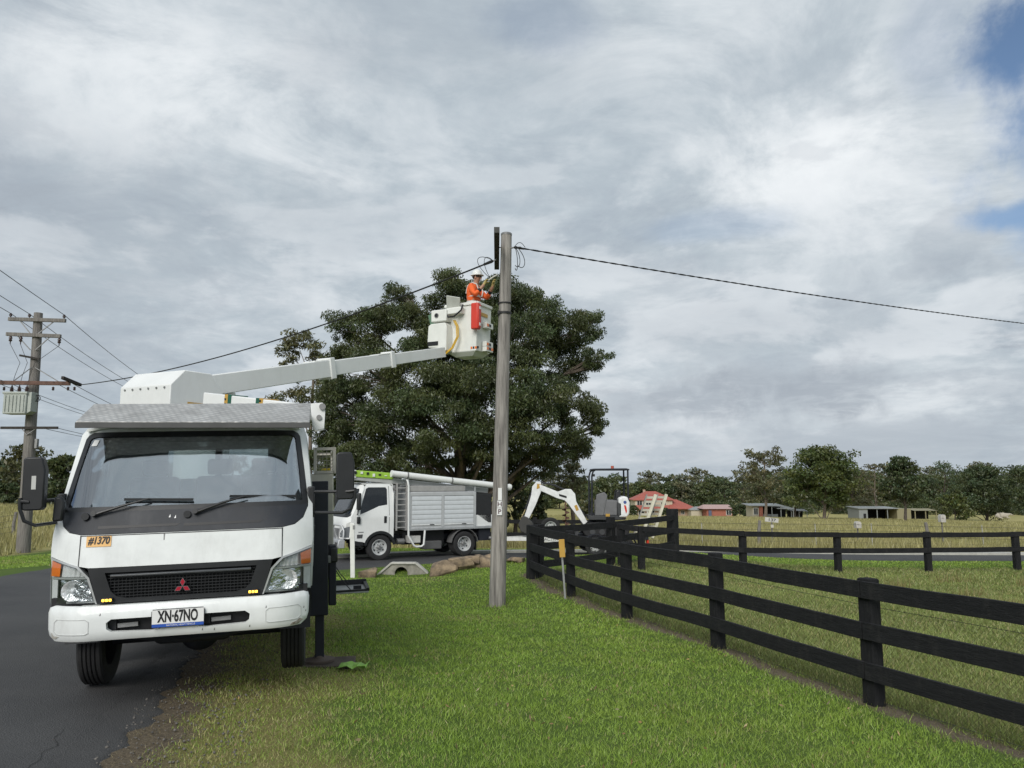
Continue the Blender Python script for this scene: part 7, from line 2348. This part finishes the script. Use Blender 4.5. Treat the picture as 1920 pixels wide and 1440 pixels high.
def build_far_trees():
    far_tree('gum_tree', 'tall airy grey-brown gum tree left of the broad bright gum', 1435, 840, 972, 96, 175, LEAFG, 41, BARK, 15, 13, style='airy', tint=(.95, .9, .8), trunk_frac=.28)
    far_tree('gum_tree', 'broad bright-topped gum tree standing in front of the sheds', 1545, 838, 976, 122, 150, LEAF, 42, BARK, 18, 15, tint=(1.15, 1.15, .9), trunk_frac=.30)
    far_tree('gum_tree', 'sparse half-dead grey gum tree beside the dark leafy gum', 1643, 868, 970, 54, 190, LEAFG, 43, BARK, 10, 5, style='airy', tint=(.85, .75, .7), trunk_frac=.25)
    far_tree('gum_tree', 'compact dark leafy gum tree with a bare trunk before the farm shed', 1697, 855, 976, 70, 140, LEAFD, 44, BARKD, 14, 17, trunk_frac=.36)
    far_tree('gum_tree', 'see-through gum tree behind the yellow-green bush', 1775, 866, 968, 84, 215, LEAFD, 45, BARKD, 13, 9, style='airy', trunk_frac=.2, tint=(1.1, 1.1, 1.2))
    far_tree('gum_tree', 'wide dense dark tree over the hay shed end of the paddock', 1850, 873, 970, 128, 195, LEAFD, 46, BARKD, 18, 13, trunk_frac=.12)
    far_tree('gum_tree', 'tall dark gum tree at the field edge by the resting cow', 1935, 872, 970, 70, 180, LEAFD, 47, BARKD, 12, 12, trunk_frac=.2)
    far_tree('bush', 'round yellow-green bush in front of the dark trees', 1790, 926, 967, 72, 170, LEAFB, 48, BARKD, 12, 16, trunk_frac=.1, cat='bush', tint=(.75, .75, .8))
    far_tree('gum_tree', 'mid-green tree between the two tallest gums', 1490, 880, 970, 80, 200, LEAF, 49, BARKD, 12, 11, trunk_frac=.2)
    far_tree('gum_tree', 'brownish gum tree right of the broad bright gum', 1600, 885, 970, 80, 200, LEAFG, 50, BARKD, 12, 10, trunk_frac=.15, tint=(.8, .75, .7))
    far_tree('hedge', 'dark clipped hedge between the bungalow and the carport', 1387, 944, 970, 52, 205, LEAFD, 51, BARKD, 12, 20, style='box', trunk_frac=.1, cat='hedge')
    far_tree('bush', 'dark round bush at the left corner of the brick house', 1187, 947, 970, 24, 222, LEAFD, 52, BARKD, 8, 20, trunk_frac=.1, cat='bush')
    far_tree('bush', 'dark bush before the house wall behind the loading ramps', 1248, 952, 970, 22, 222, LEAFD, 53, BARKD, 8, 20, trunk_frac=.1, cat='bush')
    far_tree('gum_tree', 'leafy tree right behind the excavator canopy', 1128, 905, 975, 66, 95, LEAF, 54, BARKD, 12, 22, leaf=(.6, .32), trunk_frac=.12)
    far_tree('bush', 'olive shrub under the canopy at the field edge', 1105, 935, 975, 40, 90, LEAFG, 55, BARKD, 9, 22, leaf=(.5, .3), trunk_frac=.1, cat='bush', tint=(.8, .8, .7))
    # left side, across the road
    far_tree('gum_tree', 'tall ragged gum tree behind the transformer pole', 42, 832, 945, 104, 85, LEAFG, 61, BARK, 15, 30, leaf=(.5, .25), style='airy', trunk_frac=.2, tint=(.7, .72, .6))
    far_tree('gum_tree', 'bushy mid-green tree right of the transformer pole', 118, 852, 945, 90, 95, LEAFD, 62, BARKD, 14, 28, leaf=(.5, .28), trunk_frac=.1, tint=(1.2, 1.15, 1))
    far_tree('gum_tree', 'dark tree at the far left of the roadside field', -40, 850, 945, 110, 88, LEAFD, 63, BARKD, 13, 26, leaf=(.5, .28), trunk_frac=.1)
    far_tree('gum_tree', 'dark tree mostly hidden by the bucket truck cab', 190, 862, 946, 90, 110, LEAFD, 64, BARKD, 13, 24, leaf=(.55, .3), trunk_frac=.1)
    far_tree('gum_tree', 'olive tree seen through the bucket truck windows', 300, 868, 946, 110, 105, LEAFG, 65, BARKD, 13, 24, leaf=(.55, .3), trunk_frac=.1, tint=(.8, .8, .7))
    for i, (px, w) in enumerate(((10, 70), (75, 80), (150, 70))):
        far_tree('bush', ('dark scrub under the ragged gum', 'dark scrub below the transformer pole trees', 'dark scrub beside the bucket truck mirror')[i], px, 905, 947, w, 78, LEAFD, 66 + i, BARKD, 9, 30, leaf=(.5, .28), trunk_frac=.08, cat='bush')
    # understory under the huge gum
    for i, (px, top, w, lab) in enumerate(((650, 880, 70, 'dark shrub beneath the huge gum near the cab of the service truck'), (720, 872, 80, 'dense shrub beneath the huge gum over the winch of the service truck'),
                                          (800, 880, 80, 'dark shrub beneath the middle of the huge gum'), (885, 885, 80, 'tangled shrub beneath the huge gum left of the lone pole'), (965, 890, 70, 'dark shrub beneath the huge gum right of the lone pole'), (1010, 915, 46, 'low shrub beneath the huge gum above the excavator dipper'))):
        far_tree('shrub', lab, px, top, 985, w, 41 + (i % 2) * 2.5, LEAFD, 71 + i, BARKD, 10, 75, leaf=(.30, .14), trunk_frac=.12, cat='shrub', tint=(1.1, 1.05, 1))
    # wooded belt behind: prototypes and copies
    protos = [far_tree('gum_tree', 'distant gum tree in the wooded belt behind the houses', 1200 + 40 * i, (902, 908, 890, 905, 898)[i], 966, (62, 70, 66, 80, 58)[i], 280, (LEAF, LEAFD, LEAFG, LEAF, LEAFD)[i], 81 + i, BARKD, 11, 7, leaf=(.9, .5), trunk_frac=.1, group='trees of the distant wooded belt',
                       style=('dome', 'dome', 'airy', 'dome', 'airy')[i], tint=(1.15, 1.12, 1.15)) for i in range(5)]  # leaf tint lifted to stand in for distance haze
    rr = random.Random(9)
    for k in range(76):
        px = 1000 + k * 18 + rr.uniform(-8, 8)
        D = 300 + rr.uniform(-12, 45)
        c = copy_tree(protos[k % 5])
        c.location = (at(px, 960, D).x, D, G(at(px, 960, D).x, D) - .3)
        sc = rr.uniform(.85, 1.12) * (1.0 if px < 1400 else 1.15)
        c.scale = (sc * rr.uniform(.9, 1.2), sc * 1.0, sc)
        c.rotation_euler = (0, 0, rr.uniform(0, 6.28))
    for k in range(22):      # the belt goes on across the road
        px = -620 + k * 62
        D = 150 + rr.uniform(-10, 30)
        c = copy_tree(protos[k % 5])
        c.location = (at(px, 960, D).x, D, G(at(px, 960, D).x, D) - .3)
        sc = rr.uniform(.55, .7)
        c.scale = (sc * 1.1, sc, sc); c.rotation_euler = (0, 0, rr.uniform(0, 6.28))
        tag(c, 'distant gum tree beyond the roadside field', 'tree', 'trees beyond the roadside field')


build_far_trees()

def build_scrub():
    rng = np.random.default_rng(77)
    cs, rs, ct = [], [], []
    for k in range(150):
        px = rng.uniform(1120, 2300); D = rng.uniform(243, 268)
        x = at(px, 960, D).x
        h = rng.uniform(1.6, 3.6)
        cs.append((x, D, G(x, D) + h * .55)); rs.append((rng.uniform(2, 4.5), 2.0, h)); ct.append(220)
    o = leaf_cloud('scrub', cs, rs, ct, .75, .42, LEAFD, None, rng, .4, (.95, .92, .9))
    tag(o, 'dark tangled scrub filling the gaps behind the sheds', 'scrub', kind='stuff')


build_scrub()

# ------------------------------------------------------------------ small things in the field
def letterbox(label, px, top, bot, w, D, word=None):
    c = at(px, (top + bot) / 2, D); g = G(c.x, D)
    T = thing('sign_board' if word else 'letterbox', label, 'sign' if word else 'letterbox', (c.x, D, g))
    h = (bot - top) * D / FPX; ww = w * D / FPX; z = c.z - g
    if word:
        o = MB().box((0, 0, z), (ww, .03, h), Matrix.Rotation(radians(6), 3, 'Y')).build('board', mat('weathered board white', (.52, .51, .48), .6), T, bevel=.008)
        text('lettering', word, h * .95, INK, o, (0, -.017, z), (pi / 2, radians(6), 0), sx=1.3, bold=.003)
        MB().lohi((-.06, -.02, z - .36), (.08, .02, z - .22)).build('small_plate', mat('dull plate', (.5, .48, .42), .6), T)
    else:
        MB().prism([(-ww / 2, -h / 2), (ww / 2, -h / 2), (ww / 2, h * .3), (ww * .3, h / 2), (-ww * .3, h / 2), (-ww / 2, h * .3)], -.15, .15, 'y').build('box', mat('dull white metal', (.48, .46, .43), .5, var=.2), T, bevel=.01).location = (0, 0, z)
        MB().lohi((-ww * .4, -.156, z - .0), (ww * .1, -.150, z + .03)).build('slot', mat('slot grey', (.2, .18, .17)), T)
    MB().bar((0, .03, -.1), (0, .03, z), .05, .05, up=(0, 1, 0)).build('post', POLEL, T)


letterbox('white house-number board on a stake in the pale field', 1447, 971, 979, 25, 37, '137')
letterbox('white letterbox on a post before the long farm shed', 1608, 978, 990, 9.5, 37)
letterbox('white letterbox on a taller post before the yellow-green bush', 1766, 965, 979, 9, 38)


def build_cow():
    c = at(1880, 968, 112); g = G(c.x, 112)
    T = thing('cow', 'pale cow lying in the field before the dark trees', 'cow', (c.x, 112, max(g, c.z - .35)))
    m = mat('pale cow hide', (.42, .38, .31), .9, var=.15)
    skinned('body', [((-.75, 0, .45), (.26, .30)), ((-.2, 0, .50), (.36, .40)), ((.45, 0, .52), (.34, .36)), ((.85, 0, .60), (.18, .2)), ((1.08, -.15, .66), .13), ((1.3, -.2, .50), .09),
                     ((-.6, -.38, .14), .11), ((-.25, -.45, .08), .07), ((.5, -.36, .14), .10), ((.85, -.40, .08), .06), ((-.6, .38, .14), .11), ((.5, .36, .14), .10), ((-1.02, 0, .5), .05), ((-1.08, 0, .2), .03)],
            [(0, 1), (1, 2), (2, 3), (3, 4), (4, 5), (0, 6), (6, 7), (2, 8), (8, 9), (0, 10), (2, 11), (0, 12), (12, 13)], m, T, root=1)
    for s in (-1, 1):
        MB().ball((1.03, -.15 + s * .15, .74), (.04, .10, .04), 8, 6).build('ear', m, T)
    MB().ball((1.37, -.21, .48), (.06, .07, .06), 8, 6).build('muzzle', mat('pink muzzle', (.4, .25, .2), .7), T)


build_cow()


# ------------------------------------------------------------------ grass, straw, gravel
def blade_mesh(name, X, Y, Hh, Wd, col, rng, lean=.6, label=None):
    n = len(X)
    Z = ground(X, Y) - .006
    a = rng.random(n) * 2 * pi
    l = rng.normal(0, lean, n) * Hh
    b = rng.random(n) * 2 * pi
    base = np.stack([X, Y, Z], 1)
    sd = np.stack([np.cos(a), np.sin(a), np.zeros(n)], 1) * (Wd / 2)[:, None]
    tip = base + np.stack([np.cos(b) * l, np.sin(b) * l, Hh], 1)
    V = np.stack([base - sd, base + sd, tip], 1).reshape(-1, 3)
    me = bpy.data.meshes.new(name)
    me.vertices.add(3 * n); me.vertices.foreach_set('co', V.ravel())
    me.loops.add(3 * n); me.loops.foreach_set('vertex_index', np.arange(3 * n))
    me.polygons.add(n); me.polygons.foreach_set('loop_start', np.arange(n) * 3); me.polygons.foreach_set('loop_total', np.full(n, 3))
    me.update()
    at_ = me.attributes.new('tint', 'FLOAT_COLOR', 'POINT')
    C = np.concatenate([col, np.ones((n, 1))], 1)
    at_.data.foreach_set('color', np.repeat(C, 3, axis=0).astype(np.float32).ravel())
    o = bpy.data.objects.new(name, me); COL.objects.link(o)
    me.materials.append(leaf_mat('grass blades', (1, 1, 1), .3))
    tag(o, label, 'grass', kind='stuff')
    return o


def wedge(n, r0, r1, rng, amax=.80, power=1.0):
    """points in a sector before the camera; power 1: uniform in radius (denser near), 2: even by area"""
    u = rng.random(n)
    r = r0 * (r1 / r0) ** u if power == 0 else (r0 ** power + (r1 ** power - r0 ** power) * u) ** (1 / power)
    a = rng.uniform(-amax, amax, n)
    return r * np.sin(a), r * np.cos(a), r


def build_grass():
    rng = np.random.default_rng(5)
    X, Y, r = wedge(700000, 3.6, 31, rng, .80, .55)
    dirt, dry, padd, field = masks(X, Y)
    rd = road_dist(X, Y)
    keep = (rd > .22 + .2 * rng.random(len(X)) ** 2) & (drive_dist(X, Y) > .12) & (field < .5)
    keep &= rng.random(len(X)) > dirt * 1.05
    keep &= np.hypot(X + .285, Y - 15.05) > .2
    q = TR_M @ Vector((1.08, 1.89, 0))
    keep &= ~((np.abs(X - q.x) < .30) & (np.abs(Y - q.y) < .22))
    X, Y, r, dirt, dry, padd = X[keep], Y[keep], r[keep], dirt[keep], dry[keep], padd[keep]
    n = len(X)
    w = .0042 + .0011 * np.maximum(r - 4, 0)
    pat = .5 + .5 * wob(X, Y, .9, 5)
    pole_d = np.hypot(X + .285, Y - 15.05)
    tuft = (wob(X, Y, 2.6, 7) > .52) & (rng.random(n) < .5)
    h = (.018 + .022 * rng.random(n) + .010 * pat + .030 * tuft) * (1 + .7 * padd) * (1 - .25 * dry) * (1 + 1.6 * np.exp(-((pole_d - .25) / .12) ** 2))
    g = np.array([.265, .405, .062]); st = np.array([.46, .42, .185]); ol = np.array([.235, .285, .085]); ye = np.array([.36, .42, .085])
    mow = .5 + .5 * np.sin((X * .97 + Y * .25) * 3.3 + .6 * wob(X, Y, .5))
    col = g[None] * (1 - .35 * pat[:, None]) + ye[None] * (.35 * pat[:, None])
    col = col * (.93 + .10 * mow[:, None])
    col = col * (1 - padd[:, None]) + ol[None] * padd[:, None] * (.8 + .5 * (.5 + .5 * wob(X, Y, .6, 9))[:, None])
    isd = rng.random(n) < (dry * .62 + .04 + .12 * padd + .12 * (wob(X, Y, 1.1, 11) > .45))
    col = np.where(isd[:, None], st[None] * rng.uniform(.6, 1.1, n)[:, None], col)
    col = col * rng.uniform(.62, 1.32, n)[:, None]
    blade_mesh('lawn_grass', X, Y, h, w, col, rng, .95, 'short mown grass of the verge and paddock')
    # dead straw clippings lying on the shoulder and the fence foot
    X, Y, r = wedge(60000, 3.6, 14, rng, .80, .6)
    dirt, dry, padd, field = masks(X, Y)
    k = (dirt > .22) & (road_dist(X, Y) > .12)
    X, Y = X[k], Y[k]; n = len(X)
    blade_mesh('dry_straw', X, Y, .012 + .02 * rng.random(n), .004 + .003 * rng.random(n), np.array([.27, .225, .125])[None] * rng.uniform(.45, 1.15, n)[:, None], rng, 2.4, 'dead straw scattered over the bare earth')
    # weeds and longer tufts along fence feet
    i = rng.integers(0, len(NF) - 1, 2600); t = rng.random(2600)
    P = np.array(NF)
    XX = P[i, 0] + (P[i + 1, 0] - P[i, 0]) * t + rng.normal(.12, .16, 2600); YY = P[i, 1] + (P[i + 1, 1] - P[i, 1]) * t
    blade_mesh('fence_weeds', XX, YY, .05 + .12 * rng.random(2600) ** 2, np.full(2600, .006), np.array([.15, .145, .055])[None] * rng.uniform(.5, 1.3, 2600)[:, None], rng, .5, 'straggly dry weeds along the foot of the black fence')
    # tall pale field grass beyond the driveway and across the road
    X, Y, r = wedge(330000, 20, 190, rng, .85, .7)
    f = masks(X, Y)[3]
    k = (f > .5) & (drive_dist(X, Y) > .3) & (rng.random(len(X)) < 1)
    X, Y, r = X[k], Y[k], r[k]; n = len(X)
    pat = .5 + .5 * wob(X, Y, .22, 2)
    pat2 = .5 + .5 * wob(X, Y, .07, 4)
    col = np.array([.46, .40, .19])[None] * (pat * .6 + .2)[:, None] + np.array([.25, .26, .10])[None] * (1 - pat * .6 - .2)[:, None]
    col *= (.85 + .3 * pat2)[:, None] * rng.uniform(.6, 1.3, n)[:, None]
    blade_mesh('field_grass', X, Y, (.22 + .30 * rng.random(n)) * (.6 + .6 * pat), .012 + .0011 * r, col, rng, .35, 'tall pale seeding grass in the fields')
    # longer yellow grass in the paddock on the right
    X = rng.uniform(9, 18, 16000); Y = rng.uniform(13.5, 20.5, 16000)
    k = wob(X, Y, .5, 1) + .06 * (X - 11) > .15
    X, Y = X[k], Y[k]; n = len(X)
    blade_mesh('paddock_grass', X, Y, .14 + .2 * rng.random(n), np.full(n, .016), np.array([.31, .27, .11])[None] * rng.uniform(.6, 1.2, n)[:, None], rng, .4, 'longer yellow grass left unmown in the paddock')


def build_litterfall():
    rng = np.random.default_rng(21)
    X, Y, r = wedge(1100, 3.8, 17, rng, .75, .8)
    k = (road_dist(X, Y) > .5) & (X < nfence_x(Y) - .1) & (drive_dist(X, Y) > .3)
    X, Y = X[k], Y[k]
    n = len(X)
    o = leaf_cloud('fallen_leaves', np.stack([X, Y, ground(X, Y) + .035], 1), np.full((n, 3), .006), np.ones(n, int), .045, .016, leaf_mat('dead leaves', (.24, .18, .09), .1), None, rng, 0, None, .5)
    tag(o, 'dead leaves and straw bits scattered over the lawn', 'leaves', kind='stuff')


build_litterfall()


def build_gravel():
    rng = np.random.default_rng(8)
    X, Y, r = wedge(26000, 3.6, 11, rng, .75, .6)
    rr = (X - road_right(Y)) * .97
    k = (rr > .02) & (rr < .95) & (rng.random(len(X)) < .75)
    X, Y = X[k], Y[k]
    n = min(len(X), 3000); X, Y = X[:n], Y[:n]
    Z = ground(X, Y)
    s = .004 + .010 * rng.random(n) ** 2.5
    D = np.array([(1, 0, 0), (-1, 0, 0), (0, 1, 0), (0, -1, 0), (0, 0, .8), (0, 0, -.8)])
    J = rng.uniform(.7, 1.3, (n, 6, 1))
    V = (np.stack([X, Y, Z + s * .3 + .008], 1)[:, None] + D[None] * J * s[:, None, None]).reshape(-1, 3)
    F = np.array([(0, 2, 4), (2, 1, 4), (1, 3, 4), (3, 0, 4), (2, 0, 5), (1, 2, 5), (3, 1, 5), (0, 3, 5)])
    FI = (np.arange(n)[:, None, None] * 6 + F[None]).reshape(-1)
    me = bpy.data.meshes.new('gravel')
    me.vertices.add(len(V)); me.vertices.foreach_set('co', V.ravel())
    me.loops.add(len(FI)); me.loops.foreach_set('vertex_index', FI)
    nf = len(FI) // 3
    me.polygons.add(nf); me.polygons.foreach_set('loop_start', np.arange(nf) * 3); me.polygons.foreach_set('loop_total', np.full(nf, 3))
    me.update()
    o = bpy.data.objects.new('gravel', me); COL.objects.link(o)
    me.materials.append(mat('loose gravel', (.20, .185, .165), .9, col2=(.06, .055, .05), scale=30))
    tag(o, 'loose gravel crumbs along the broken road edge', 'gravel', kind='stuff')


build_grass()
build_gravel()
